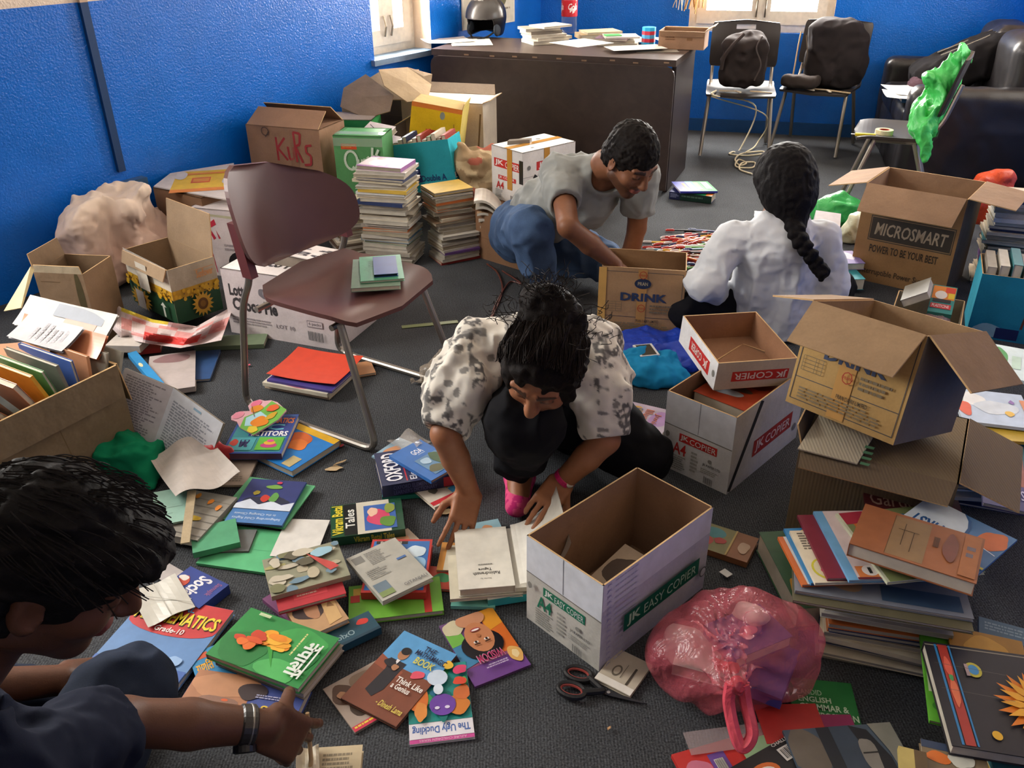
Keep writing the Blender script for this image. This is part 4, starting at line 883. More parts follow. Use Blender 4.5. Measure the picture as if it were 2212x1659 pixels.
rb = [('l', .0, .08, 1, .11, .012, '#b9b79a'), tline(.03, .2, .34, .3, 'SANGAM', '#c03048', .02), ('l', .22, .2, .30, .95, .004, '#c03048'), ('p', [(.28, .22), (.4, .14), (.42, .22), (.3, .28)], '#c03048'), ('p', [(.3, .28), (.38, .42), (.34, .45), (.27, .3)], '#c03048'), ('p', [(.4, .3), (.46, .42), (.43, .43)], '#c03048'), ('x', .5, .5, .9, .62, 2, '#a79fa3'), ('e', .75, .8, .22, .2, '#1f1c20')]
rb = [r for r in rb if r[0] != 't']
carton(wb, 'white parcel box with printed red ribbon next to the plain brown carton', {'f': '#cfc6c8', 'r': '#c9c0c2', 'b': '#c9c0c2', 'l': '#c9c0c2', 't': '#d6cdcc'}, '#b0a090', {}, {'f': rb}, closed=True)
kb = BxT(530, 268, 4.50, -20, (.43, .25, .5), ground=True)
def scribble(pts, w=.012, c='#a8383c'): return [('l', a[0], a[1], b[0], b[1], w, c) for a, b in zip(pts, pts[1:])]
ku = scribble([(.40, .10), (.40, .32)])+scribble([(.52, .10), (.41, .2), (.53, .31)])+scribble([(.55, .18), (.56, .30), (.62, .29), (.63, .18)])+scribble([(.66, .32), (.65, .04), (.74, .05), (.72, .15), (.66, .17), (.74, .32)])+scribble([(.88, .15), (.80, .16), (.80, .22), (.86, .25), (.85, .33), (.76, .34)])
ku += [('r', .15, .36, .42, .46, '#d8a820')]+scribble([(.27+.05*math.cos(t), .05+.04*math.sin(t)) for t in [i*.7 for i in range(10)]]+[(.27, .10)], .004, '#4a3c34')
kk = carton(kb, 'big brown carton with red handwriting, taped, behind the brown chair', '#a67850', '#94683f', {'f': -58, 'b': -48}, {'f': ku}, flaplen={'f': .13, 'b': .12}, closed=True)
tape(kk, [kb.p(.66, 0, .99), kb.p(.62, 0, .5)], .05, -kb.b, '#b98f74', m='clear')
def q_art():
    g = lambda pts: scribble(pts, .012, '#cfe0cc')
    ring = [(.34+.13*math.cos(t), .45+.20*math.sin(t)) for t in [i*.45 for i in range(15)]]
    return [('r', .15, .10, .47, .22, '#cf5026'), ('x', .18, .12, .45, .2, 2, '#dd9040')]+g(ring)+g([(.36, .58), (.46, .68)])+g([(.49, .42), (.48, .54), (.54, .56), (.57, .42), (.58, .54)])+g([(.62, .40), (.62, .52)])+g([(.72, .36), (.67, .40), (.67, .47), (.73, .48)])+g([(.80, .16), (.77, .46)])+g([(.79, .36), (.84, .34), (.85, .44)])+g([(.92, .2), (.86, .33), (.93, .36)])+g([(.48, .66), (.70, .54), (.92, .50)])
gb = BxT(718, 292, 4.28, -9, (.25, .18, .5), ground=True)
gbo = carton(gb, 'green Quick carton wrapped in shiny tape by the tall book stacks', '#3f9c4c', '#4f8a50', {}, {'f': [tuple(.03+.44*v if (j in ((2, 4) if it[0] != 't' else (2, 4))) else v for j, v in enumerate(it)) for it in q_art()], 't': [('r', .1, .1, .9, .9, '#57ad60')]}, closed=True)
tape(gbo, [gb.p(0, 0, .94), gb.p(1, 0, .94)], .04, -gb.b, '#bcd8bc', m='clear'); tape(gbo, [gb.p(0, .3, 1), gb.p(1, .3, 1)], .06, gb.c, '#cfe2cf', m='clear')
g2 = BxT(700, 258, 4.72, -6, (.26, .2, .5), ground=True)
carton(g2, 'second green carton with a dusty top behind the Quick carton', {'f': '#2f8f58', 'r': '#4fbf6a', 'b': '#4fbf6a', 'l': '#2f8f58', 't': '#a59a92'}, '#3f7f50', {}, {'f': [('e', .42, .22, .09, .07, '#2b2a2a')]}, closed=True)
bA = BxT(742, 262, 4.98, -22, (.33, .24, .5), ground=True)
carton(bA, 'dark brown carton with crushed flaps at the foot of the left window', '#6e5a48', '#75604c', {'f': 150, 'l': 6, 'b': 5, 'r': 60}, {}, flaplen={'f': .15, 'l': .10, 'b': .10, 'r': .15}, flapcol='#a08d78')
bB = BxT(866, 216, 4.98, -16, (.48, .26, .5), ground=True)
carton(bB, 'pale taped carton in front of the desk, lit by the window', {'f': '#c9b9a4', 'r': '#d3c6b2', 'b': '#c9b9a4', 'l': '#b8a892', 't': '#e8dccb'}, '#b8a48c', {'b': 30, 'r': 70}, {'f': [('l', .97, .1, .93, .5, .01, '#7a6248'), ('l', .02, .42, .98, .44, .002, '#a8957f')]}, closed=True, flaplen={'b': .06, 'r': .04})  # window light painted in: top paler, left side darker than the front
# crushed sheets of cardboard heaped on those cartons
def crushed(name, label, polys, col):
    root = None
    for i, (pts, c_) in enumerate(polys):
        k = MB(); P_ = [Y(u, v, y) for u, v, y in pts]
        n = len(P_); c0 = sum(P_, V(0, 0, 0))/n; nn = V(0, 0, 0)
        for a, b in zip(P_, P_[1:]+P_[:1]): nn += (a-c0).cross(b-c0)
        if nn.y > 0: P_ = P_[::-1]; nn = -nn
        nn.normalize(); q_ = [p-nn*.005 for p in P_]; c1 = c0-nn*.005+nn*.012; c0 = c0+nn*.012
        for a, b, d, e in zip(P_, P_[1:]+P_[:1], q_, q_[1:]+q_[:1]):
            k.poly([c0, a, b], c_, 'card'); k.poly([c1, e, d], c_, 'card'); k.poly([a, d, e, b], '#b59a78', 'card')
        if root is None: root = k.build(name, None, label, 'cardboard')
        else: k.build('panel', root)
    return root
crushed('crushed_carton', 'crushed grey-brown carton heaped on top of the boxes below the window', [
    ([(742, 190, 5.02), (790, 160, 5.1), (850, 205, 4.86), (842, 240, 4.8), (790, 255, 4.8), (735, 230, 4.9)], '#8b7a6a'),
    ([(770, 185, 5.05), (828, 150, 5.15), (905, 150, 5.2), (880, 215, 4.95), (840, 215, 4.9)], '#a8957e'),
    ([(818, 150, 5.0), (880, 145, 5.1), (932, 182, 5.05), (925, 215, 4.85), (880, 220, 4.8), (830, 185, 4.88)], '#b9a384'),
    ([(880, 145, 5.12), (915, 155, 5.2), (934, 160, 5.2), (928, 200, 5.1), (905, 180, 5.08)], '#96836c')], '#a08d78')
# yellow carton leaning behind the blue box
yl = BxT(890, 218, 4.62, -8, (.27, .20, .40), 0, 9); yl.O.z -= .0
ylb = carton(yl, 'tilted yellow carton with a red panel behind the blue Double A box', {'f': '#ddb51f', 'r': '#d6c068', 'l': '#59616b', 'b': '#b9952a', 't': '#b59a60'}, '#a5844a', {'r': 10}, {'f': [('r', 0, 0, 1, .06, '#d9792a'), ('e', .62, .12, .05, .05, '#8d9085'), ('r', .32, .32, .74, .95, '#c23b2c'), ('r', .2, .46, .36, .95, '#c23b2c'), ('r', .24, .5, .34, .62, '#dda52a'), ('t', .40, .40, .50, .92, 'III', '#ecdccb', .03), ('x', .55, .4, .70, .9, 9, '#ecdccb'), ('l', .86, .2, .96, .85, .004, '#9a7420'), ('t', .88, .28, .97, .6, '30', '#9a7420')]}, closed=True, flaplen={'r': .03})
da = Bx((-.569, 4.417, .19), -17.7, (.319, .168, .255), .9, -9.3)
dart = [('r', .05, .52, .42, .80, '#232a66'), ('e', .22, .72, .15, .13, '#b5b0a4'), ('e', .22, .74, .06, .05, '#4a3a32'), tline(.42, .66, .86, .79, 'Double A', '#1b3f6e', .03), tline(.46, .82, .88, .91, 'EVERYDAY', '#5fb4c0', .01)]
dsid = [('r', .05, .66, .3, .78, '#e8eef0'), ('r', .3, .66, .5, .78, '#1f2f78'), tline(.1, .67, .28, .77, 'a', '#1f2f78', .04), ('r', .05, .82, .3, .94, '#1f2f78'), tline(.08, .83, .28, .93, 'A', '#e8eef0', .03), ('l', .55, .68, .95, .70, .004, '#1f4f88'), ('l', .55, .78, .95, .80, .004, '#1f4f88'), ('l', .5, .88, .95, .90, .004, '#1f4f88')]
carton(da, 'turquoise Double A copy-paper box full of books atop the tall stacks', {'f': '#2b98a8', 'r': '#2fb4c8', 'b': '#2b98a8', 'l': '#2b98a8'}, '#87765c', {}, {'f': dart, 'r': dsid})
for i in range(11):
    cn, cc = PAL[[0, 3, 5, 2, 1, 8, 3, 9, 2, 4, 8][i]]; x = .012+i*.0268
    f_ = Fr(da.q(x+.024, .155, .262+.012*(i % 3)), da.b*-1, -da.c, .145, .2, da.a)
    book(f_, .022, cc, f'{cn} book standing in the Double A box, {ORD[i] if i else "first"} from its left end', spine='T', group='books in the Double A box')
# JK carton with tape on the plain brown carton behind the kneeling man
br_ = Bx((-.167, 3.988, 0), -41, (.271, .35, .24))
bro = carton(br_, 'plain brown taped carton under the white paper carton, behind the kneeling man', '#8c5f35', '#7a5230', {}, {'f': [('l', .1, .55, .95, .57, .002, '#6d4826')]}, closed=True)
tape(bro, [br_.p(.62, 0, 1), br_.p(.62, 0, .55)], .05, -br_.b, '#b07d40')
jw = Bx((-.088, 4.177, .243), -49.8, (.226, .344, .258))
jf = [('r', .08, .22, .92, .38, RED), tline(.11, .24, .40, .36, 'JK', '#f0e8e4', .03), tline(.45, .25, .90, .36, 'COPIER', '#f0e8e4'), ('r', .22, .52, .80, .60, RED), tline(.25, .53, .75, .59, 'JK COPIER', '#f0e8e4'), tline(.15, .64, .40, .78, 'A4', RED, .02), ('x', .12, .8, .4, .95, 5, '#a5a3a0')]+BAR(.62, .85, .8, .95, '#777')
jr = [('l', 0, .47, 1, .47, .002, '#8b8a88'), ('r', .26, .22, .86, .38, RED), tline(.30, .24, .46, .36, 'JK', '#f0e8e4', .03), tline(.50, .25, .84, .36, 'COPIER', '#f0e8e4'), ('l', .02, .88, .26, .47, .028, '#262626'), tline(.06, .66, .2, .72, ' ', '#ccc'), ('r', .24, .66, .6, .84, RED), tline(.27, .68, .40, .82, 'JK', '#f0e8e4', .03), ('e', .12, .3, .03, .04, '#777'), ('e', .13, .6, .01, .01, '#777')]
jo = carton(jw, 'closed white paper carton with red lettering and yellow tape, behind the kneeling man', {'f': '#dedad6', 'r': '#e3dfda', 'b': '#dedad6', 'l': '#dedad6', 't': '#f0ece6'}, '#b09070', {}, {'f': jf, 'r': jr, 't': [('e', .3, .3, .05, .04, '#888'), ('e', .8, .7, .03, .03, '#8a8a8a')]}, closed=True)
tape(jo, [jw.p(.6, 0, 1), jw.p(.6, 0, .25)], .036, -jw.b, '#c08a3a'); tape(jo, [jw.p(.5, 0, 1), jw.p(.5, 1, 1)], .036, jw.c, '#c08a3a'); tape(jo, [jw.p(1, .45, 1), jw.p(1, .45, .35)], .036, jw.a, '#c08a3a'); tape(jo, [jw.p(.97, 0, .85), jw.p(.97, 0, .42)], .028, -jw.b, '#222', name='black_tape')
k = MB(); k.box(jw.q(.06, .05, .2585), jw.a*.05+jw.b*.10, (jw.b*.03-jw.a*.02), jw.c*.018, '#7d766c', 'plastic'); k.build('tape_dispenser', None, 'small grey stapler-like gadget on the white paper carton', 'gadget')
# torn paper sack and curled magazines between the stacks and that carton
c_ = Y(1022, 372, 4.42); s = Sdf(c_-V(.2, .2, .45), c_+V(.2, .2, .2), .007); s.rbox(V(c_.x+.0, c_.y, .21), (.10, .09, .205), rotz(-.4), .05); s.chain([V(c_.x-.04, c_.y-.02, .36), V(c_.x-.05, c_.y-.06, .45)], [.07, .02]); s.chain([V(c_.x+.06, c_.y, .38), V(c_.x+.10, c_.y+.02, .43)], [.05, .015]); s.folds(.016, 13, 8)
s.build('paper_sack', lambda P: np.where((vnoise(P, 16, 3) > .35)[:, None], hx('#b86a58'), np.where((vnoise(P, 26, 5) > .1)[:, None], hx('#cbb692'), hx('#a58c6c'))), 'card', None, 'torn tan paper sack between the Double A box and the white carton', 'sack', loc=(c_.x, c_.y, 0))
for i in range(6):
    k = MB(); o_ = V(-.17+.006*i, 4.02+.012*i, .30-.034*i); w_ = .15
    k.grid(lambda a, b: o_+V(a*w_, (b-.5)*.2-a*.03, -.10*a*a+.02*math.sin(a*3)), 8, 2, ['#d8d0c4', '#cfc5b4', '#d9b48c', '#e0dad0', '#c9a98a', '#d5cdc0'][i], 'paper')
    k.grid(lambda a, b: o_+V((1-a)*w_, (b-.5)*.2-(1-a)*.03, -.012-.10*(1-a)**2+.02*math.sin((1-a)*3)), 8, 2, '#bdb3a4', 'paper')
    for b in (0, 1):
        for j in range(8):
            P = lambda a, d: o_+V(a*w_, (b-.5)*.2-a*.03, -d-.10*a*a+.02*math.sin(a*3)); k.poly([P(j/8, 0), P((j+1)/8, 0), P((j+1)/8, .012), P(j/8, .012)], '#cfc7b8', 'pages')
    k.poly([o_+V(w_, -.13, -.1+.003), o_+V(w_, .07, -.1+.003), o_+V(w_, .07, -.112+.003), o_+V(w_, -.13, -.112+.003)], '#cfc7b8', 'pages')
    k.build('magazine', None, f'curled pale magazine, {ordn(i)} of the slumped pile beside the brown stack', 'magazine', 'curled magazines')
# sack of cloth by the wall
sc0 = V(-1.80, 3.80, 0)+LN*.05-LD*.05; s = Sdf(sc0+V(-.36, -.36, -.02), sc0+V(.42, .36, .5), .008)
wA = np.array([LD, LN, V(0, 0, 1)]); s.rbox(sc0-LD*.02+V(0, 0, .19), (.22, .13, .19), wA, .09); s.ell(sc0+LD*.13+LN*.04+V(0, 0, .15), (.19, .15, .14), wA, .06); s.ell(sc0+LD*.02+V(0, 0, .365), (.16, .10, .055), wA, .04); s.ell(sc0+LD*.10+LN*.06+V(0, 0, .39), (.09, .06, .03), wA, .03); s.chain([sc0+LN*.12+V(0, 0, .36), sc0+LD*.2+LN*.13+V(0, 0, .22)], [.035, .03], .02)
s.folds(.034, 6.0, 11, (1, 1, .5)); s.folds(.014, 14, 4, (1, 1, .6)); s.folds(.005, 34, 7); s.cut((0, 0, .003), (0, 0, -1))
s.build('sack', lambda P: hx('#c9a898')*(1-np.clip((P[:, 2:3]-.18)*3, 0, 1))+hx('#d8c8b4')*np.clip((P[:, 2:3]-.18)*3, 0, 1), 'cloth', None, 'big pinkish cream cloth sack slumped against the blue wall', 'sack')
# open cartons of magazines at the left
mb_ = Bx((-1.385, 1.885, 0), 60, (.43, .36, .325))
carton(mb_, 'battered brown carton overflowing with magazines at the left of the room', '#8a7048', '#7a623f', {'r': 170, 'f': 172}, {'f': [('l', .45, 0, .55, 1, .003, '#6d5836'), ('b', .4, .02, .1, .06, '#5a472e', 3)]}, flaplen={'f': .10, 'r': .14}, flapcol='#927850')
mb2 = BxT(72, 588, 3.06, -8, (.20, .20, .26), ground=True)
carton(mb2, 'second brown carton with raised flaps in front of the cloth sack', '#9a7850', '#8a6a44', {'l': 10, 'f': 4}, {'f': [('l', .1, .12, .5, .12, .002, '#6d5236'), ('b', .86, .3, .07, .35, '#5b5136', 3)]}, flaplen={'l': .07, 'f': .03}, flapcol='#d0b98e')
# ------------------------------------------------------------------ books lying on the carpet, nearest first
TX = lambda x0, y0, x1, y1, s, c, b=.012, sh=0: ('t', x0, y0, x1, y1, s, c, b, sh)
def FB(pts, z, t, col, label, art=None, spine='L', **k):
    """floor book: photo corners TL TR BR BL as read, height of its top face, thickness"""
    return book(quad4(pts, z), t, col, label, art, spine, **k)
def face(cx, cy, s, sk='#b5754f', hair='#1d1a1e', flip=1):
    f = flip; return [('e', cx, cy-.06*f*s, .30*s, .30*s, hair), ('e', cx, cy+.05*f*s, .22*s, .27*s, sk), ('e', cx-.09*s, cy-.0*f*s, .035*s, .02*s, '#f1ebe6'), ('e', cx+.09*s, cy-.0*f*s, .035*s, .02*s, '#f1ebe6'), ('e', cx-.09*s, cy, .017*s, .02*s, '#2a1a14'), ('e', cx+.09*s, cy, .017*s, .02*s, '#2a1a14'), ('b', cx, cy+.08*f*s, .035*s, .03*s, '#a5653f'), ('e', cx, cy+.17*f*s, .085*s, .03*s, '#a8484a'), ('e', cx, cy+.165*f*s, .065*s, .014*s, '#f0e6e0')]
def blobs(n, cols, seed, x0=0, y0=0, x1=1, y1=1, r0=.03, r1=.12):
    g = random.Random(seed); return [('b', g.uniform(x0, x1), g.uniform(y0, y1), g.uniform(r0, r1), g.uniform(r0, r1), g.choice(cols), g.randint(1, 99)) for _ in range(n)]
# The duckling picture book (upside down to the camera)
FB([(1030, 1590), (888, 1610), (875, 1440), (1003, 1434)], .008, .007, '#e6e2e4', 'thin children\'s book with bright animal cover lying nearest the camera', [
    ('r', 0, 0, 1, .05, '#c2478f'), TX(.12, .012, .85, .04, 'AZURE CHILDREN SERIES', '#e6b8d0', .0), ('r', 0, .05, 1, .24, '#dfdce2'), TX(.05, .10, .95, .215, 'The Ugly Duckling', '#3d62a8', .02), ('r', 0, .24, 1, 1, '#1f8a84')]
    + blobs(16, ['#1d6f8f', '#2f9a56', '#0f6f6a', '#57b05a', '#2a5fa0'], 4, .03, .3, .97, .95) + [('b', .22, .40, .2, .12, '#c9782e', 3), ('b', .12, .56, .14, .1, '#c96a34', 4), ('b', .82, .52, .17, .16, '#d4702c', 6), ('b', .80, .36, .1, .12, '#d98a3e', 8), ('e', .45, .42, .21, .14, '#6a3fa0'), ('p', [(.28, .36), (.24, .48), (.36, .42)], '#6a3fa0'), ('p', [(.62, .36), (.66, .48), (.54, .42)], '#6a3fa0'), ('e', .38, .38, .04, .02, '#d8d0e8'), ('e', .54, .38, .04, .02, '#d8d0e8'), ('e', .50, .78, .17, .11, '#c9d9ea'), ('e', .50, .62, .08, .07, '#d5e2ee'), ('b', .12, .86, .12, .06, '#d4406a', 2), ('b', .82, .84, .13, .05, '#e0556a', 5), ('b', .14, .70, .12, .05, '#d9472e', 5), ('b', .3, .93, .08, .06, '#e0b43a', 7)], 'R')
# magazine with a child's face, upside down
FB([(1155, 1437), (1026, 1479), (946, 1353), (1058, 1313)], .007, .006, '#6d4a7a', 'glossy magazine with a smiling child upside down on its cover', [
    ('r', 0, 0, 1, .25, '#6a3f86'), ('r', 0, .25, 1, .45, '#8f4f74'), ('p', [(0, .3), (.35, .3), (.3, 1), (0, 1)], '#cf6a2c'), ('p', [(0, .72), (.3, .66), (.3, 1), (0, 1)], '#d9922e'), ('p', [(.68, .3), (1, .25), (1, .62), (.75, .7)], '#3f7fa8'), ('p', [(.72, .62), (1, .6), (1, .85), (.75, .85)], '#6fae4a'), ('b', .82, .88, .18, .12, '#c9c0a0', 4), ('b', .12, .22, .12, .12, '#d9a860', 3), ('b', .12, .22, .06, .06, '#e8cf9a', 8), ('e', .48, .92, .26, .12, '#c48a68'), ('e', .52, .5, .36, .22, '#15131a')]
    + [('e', .50, .62, .235, .235, '#c07f58'), ('e', .41, .56, .045, .018, '#efe8e2'), ('e', .60, .56, .045, .018, '#efe8e2'), ('e', .41, .56, .02, .018, '#23150f'), ('e', .60, .56, .02, .018, '#23150f'), ('b', .505, .64, .035, .03, '#ab6a45', 3), ('e', .505, .735, .09, .028, '#a5484c'), ('e', .505, .73, .07, .014, '#f2e9e4'), ('l', .36, .52, .46, .515, .003, '#241812'), ('l', .55, .515, .65, .52, .003, '#241812')]
    + [TX(.28, .235, .74, .36, 'WISDOM', '#e0d0da', .02), TX(.285, .24, .735, .355, 'WISDOM', '#b82f66', .012), ('x', .3, .14, .75, .20, 2, '#b9a8c4')], 'R', m='gloss')
# leaflet with small photos, half under the next one
FB([(697, 1489), (838, 1412), (905, 1500), (769, 1585)], .006, .005, '#a8988c', 'magazine with small group photos half under the brown and blue booklet', [('b', .18, .3, .16, .22, '#5d4438', 3), ('b', .5, .25, .2, .2, '#8f7a68', 5), ('b', .3, .62, .2, .16, '#46382f', 6), ('b', .6, .66, .15, .2, '#b9b4ac', 7), ('r', .0, .9, 1, 1, '#c93a52'), ('x', .03, .92, .5, .98, 1, '#e6c84a'), ('b', .3, .42, .09, .07, '#b98a68', 8), ('b', .15, .3, .06, .08, '#b58563', 9), ('r', .7, .8, .95, .9, '#dcd8d4')], 'L', m='gloss')
FB([(872, 1364), (990, 1412), (853, 1572), (737, 1506)], .016, .008, '#6a4334', 'booklet with a suited man on blue and brown, right beside the duckling book', [
    ('r', 0, 0, 1, .42, '#5b9fd4'), ('r', 0, .42, 1, 1, '#7a4430'), ('p', [(0, .36), (.5, .46), (.48, .55), (0, .5)], '#96513a'), ('p', [(.16, .36), (.45, .36), (.44, .72), (.36, .84), (.20, .80), (.22, .5)], '#26242b'), ('e', .30, .27, .085, .075, '#b07c58'), ('e', .30, .225, .08, .05, '#1c191c'), ('p', [(.27, .35), (.33, .35), (.31, .46)], '#e8e4e4'), ('b', .22, .42, .1, .05, '#26242b', 3), ('b', .34, .45, .06, .035, '#b07c58', 5),
    TX(.52, .07, .72, .14, 'THE', '#1f2a4a', .015), TX(.44, .145, .98, .215, 'MATHAMAGIC', '#1f2a4a', .02), TX(.52, .23, .86, .32, 'BOOK', '#d9cf5a', .02), TX(.50, .52, .97, .59, 'Think Like', '#ece6df', .02), TX(.50, .60, .82, .67, 'a Genius', '#ece6df', .02), TX(.50, .83, .95, .90, '- Dinesh Lama', '#d8c45a', .015, .2)], 'L')
# big textbooks beside the man in front
FB([(318, 1272), (485, 1327), (375, 1510), (196, 1445)], .026, .015, '#5f86b8', 'large blue and red mathematics textbook beside the seated man\'s knee', [
    ('r', 0, 0, 1, .30, '#c0383a'), ('e', .5, .30, .5, .14, '#c0383a'), ('r', .0, .0, .18, .1, '#cf5a4a'), TX(.08, .05, .62, .13, 'OPTIONAL', '#4f9fd0', .02), TX(.05, .145, .97, .31, 'MATHEMATICS', '#3a2a1a', .03), TX(.04, .14, .96, .30, 'MATHEMATICS', '#e8cf3a', .022), TX(.35, .34, .68, .405, 'Grade-10', '#dfd8d4', .02), ('r', 0, .78, 1, .92, '#3f62a8'), ('p', [(.5, .62), (.66, .85), (.58, .85), (.62, .98), (.5, .9), (.38, .98), (.42, .85), (.34, .85)], '#cf5a38'), ('p', [(.5, .7), (.56, .85), (.5, .88), (.44, .85)], '#e8e0dc'), ('b', .8, .7, .08, .06, '#8fb0d8', 4)], 'L', edges=None)
FB([(493, 1264), (431, 1313), (345, 1272), (413, 1222)], .03, .028, '#2a3f8a', 'thick blue social studies book lying under the seated man\'s chin', [TX(.10, .30, .9, .62, 'Social', '#e6e4e8', .03), TX(.1, .08, .6, .22, 'Samajik', '#8f5a86', .015), ('b', .55, .8, .25, .12, '#c24a34', 3), ('b', .4, .85, .1, .1, '#e0d8d0', 5)], 'T')
sheet(quad4([(268, 1290), (375, 1243), (430, 1318), (330, 1340)], .034), 'silvery folded gift wrap beside the mathematics textbook', '#c8c6bc', [('l', .02, .1, .98, .9, .002, '#a5a399'), ('l', .5, .02, .5, .98, .002, '#b0aea4')], amp=.003, m='gloss')
sheet(quad4([(330, 1240), (365, 1215), (395, 1235), (360, 1262)], .012), 'small grey sheet peeking out beside the gift wrap', '#b5aeac')
FB([(408, 1414), (487, 1385), (520, 1450), (430, 1490)], .024, .02, '#2f86b8', 'blue book with orange lettering under the green flower book', [('r', .05, .08, .45, .24, '#c9552e'), ('t', .08, .3, .5, .62, 'गणित', '#e0a52e', .03)], 'L')
FB([(430, 1420), (660, 1505), (620, 1580), (400, 1530)], .026, .024, '#3f4f92', 'science textbook with an orange planet under the seated man\'s arm', [('r', 0, 0, .55, 1, '#b07a58'), ('b', .3, .3, .3, .28, '#c08a64', 4), ('b', .3, .75, .2, .2, '#8f6a58', 5), ('e', .36, .62, .03, .03, '#d9602e'), ('b', .55, .35, .12, .2, '#3a2a2a', 7), ('t', .62, .62, .97, .92, 'विज्ञान', '#d8b83a', .03), ('x', .6, .4, .9, .5, 2, '#a8a8c8')], 'L')
FB([(733, 1383), (640, 1489), (452, 1413), (540, 1307)], .062, .016, '#2f8a44', 'green textbook with yellow and orange flowers on top of the nearest pile', [
    ('b', .25, .3, .2, .25, '#3f9e4e', 3), ('b', .7, .75, .3, .25, '#277a3a', 4), ('b', .85, .3, .2, .2, '#4fae5c', 5), ('b', .5, .12, .25, .08, '#2a8040', 6), ('p', [(.5, .5), (.85, .36), (.52, .56)], '#3a9a3a')]
    + blobs(9, ['#e8a02c', '#f0b43a', '#e58a26', '#f2c450'], 5, .28, .34, .55, .62, .06, .12) + blobs(7, ['#d9582a', '#e0702c', '#c9452a'], 9, .42, .6, .72, .85, .05, .1)
    + [('r', .25, .055, .90, .072, '#dfe8df'), ('t', .25, .06, .90, .22, 'नेपाली', '#dfe8df', .035), ('x', .15, .27, .8, .3, 1, '#d8cf8a'), ('x', .06, .72, .12, .95, 1, '#cfd8b0')], 'B', spcol='#8d8372')
FB([(741, 1398), (652, 1500), (470, 1425), (556, 1322)], .045, .018, '#8f8578', 'worn grey-brown book directly under the green flower book', None, 'B')
# the mound of readers in the middle left
FB([(690, 1360), (800, 1325), (815, 1345), (720, 1420)], .03, .02, '#1f4a5c', 'dark teal atlas with a red badge under the heap of readers', [('b', .78, .35, .12, .14, '#c9342c', 3), ('t', .55, .5, .05, .75, 'Oxford', '#8fa8b0', .012), ('r', .0, .88, 1, 1, '#16384a')], 'B')
FB([(555, 1292), (615, 1275), (712, 1305), (640, 1345)], .03, .012, '#7d4a72', 'purple-edged reader under the portrait-covered book', [('r', .0, .8, 1, 1, '#a83a86')], 'L')
FB([(600, 1300), (700, 1282), (765, 1330), (660, 1378)], .046, .014, '#b58f68', 'tan reader with a dark-haired portrait on its cover', [('b', .4, .35, .32, .3, '#3a2a2a', 3), ('b', .45, .45, .16, .2, '#a87858', 5), ('p', [(.7, .3), (.98, .2), (.9, .9), (.6, .95)], '#c9a470'), ('p', [(.75, .5), (.85, .35), (.9, .55)], '#8f6a44')], 'L')
FB([(560, 1246), (735, 1232), (742, 1284), (628, 1312)], .058, .011, '#b02f38', 'red reader under the painted landscape cover', [('r', .25, .35, .75, .8, '#c9424a'), ('x', .3, .6, .7, .75, 2, '#e0b8a8'), ('p', [(.6, .2), (.8, .1), (.85, .3), (.7, .4)], '#2f6a3f')], 'L')
FB([(545, 1200), (722, 1187), (768, 1248), (607, 1272)], .072, .013, '#a89a80', 'reader with a faded painted landscape on top of the middle heap', [('r', 0, 0, 1, 1, '#8f8f78')]+blobs(26, ['#b5ab92', '#7a7a58', '#9a7a62', '#6f8a9a', '#a5a06a', '#5f5a48', '#c0b8a4'], 8, .03, .05, .97, .95, .05, .14)+[('p', [(.55, .2), (.62, .3), (.85, .62), (.9, .75), (.78, .8), (.7, .6)], '#c24e48'), ('b', .75, .25, .14, .12, '#9ac0d0', 4)], 'B')
FB([(735, 1265), (950, 1250), (958, 1338), (775, 1320)], .016, .014, '#6fae3a', 'large lime green workbook under the red-framed book', [('r', .8, .0, .88, 1, '#b53028'), ('r', .05, .1, .3, .3, '#d8b04a'), ('r', .02, .3, .12, .5, '#b8342c')], 'L')
FB([(808, 1166), (936, 1164), (918, 1278), (775, 1282)], .04, .022, '#b8322e', 'red-framed blue book under the newsprint-covered one', [('r', .04, .04, .96, .96, '#2f6ab0'), ('r', .08, .04, .6, .10, '#1d1d24'), ('t', .15, .05, .5, .09, 'FUN MATHS', '#e8e0d0', .01), ('b', .75, .25, .16, .12, '#cfe0ea', 4), ('b', .8, .55, .15, .2, '#8fb8d8', 5), ('e', .55, .3, .05, .04, '#e0b02e')][:3]+[('b', .75, .25, .16, .12, '#cfe0ea', 4), ('b', .8, .55, .15, .2, '#8fb8d8', 5), ('e', .55, .3, .05, .04, '#e0b02e')], 'B')
FB([(745, 1206), (853, 1163), (937, 1245), (828, 1299)], .055, .014, '#b0aea4', 'thin book covered in grey newsprint, with handwriting', [('r', .05, .06, .25, .2, '#7d7c76'), ('x', .3, .06, .7, .34, 9, '#8b8a84'), ('r', .04, .68, .3, .95, '#6d7f8c'), ('r', .04, .85, .3, .95, '#7d8f5a'), ('r', .72, .4, .9, .44, '#4a6fa8'), ('x', .1, .4, .5, .6, 6, '#94938c')]+[('t', .38, .66, .80, .75, 'BIRMALA', '#77777a', .0), ('t', .38, .78, .95, .86, 'BASUMATI', '#5a5a5e', .0), ('t', .5, .88, .95, .95, 'GITANJALI', '#5a5a5e', .0)][2:], 'L', tc=.002)
sheet(quad4([(820, 1165), (880, 1145), (912, 1166), (850, 1190)], .004), 'loose comic page behind the red-framed book', '#c9b8a4', [('b', .5, .5, .3, .3, '#d9a27a', 3), ('b', .3, .6, .15, .2, '#8fa0b0', 5)])
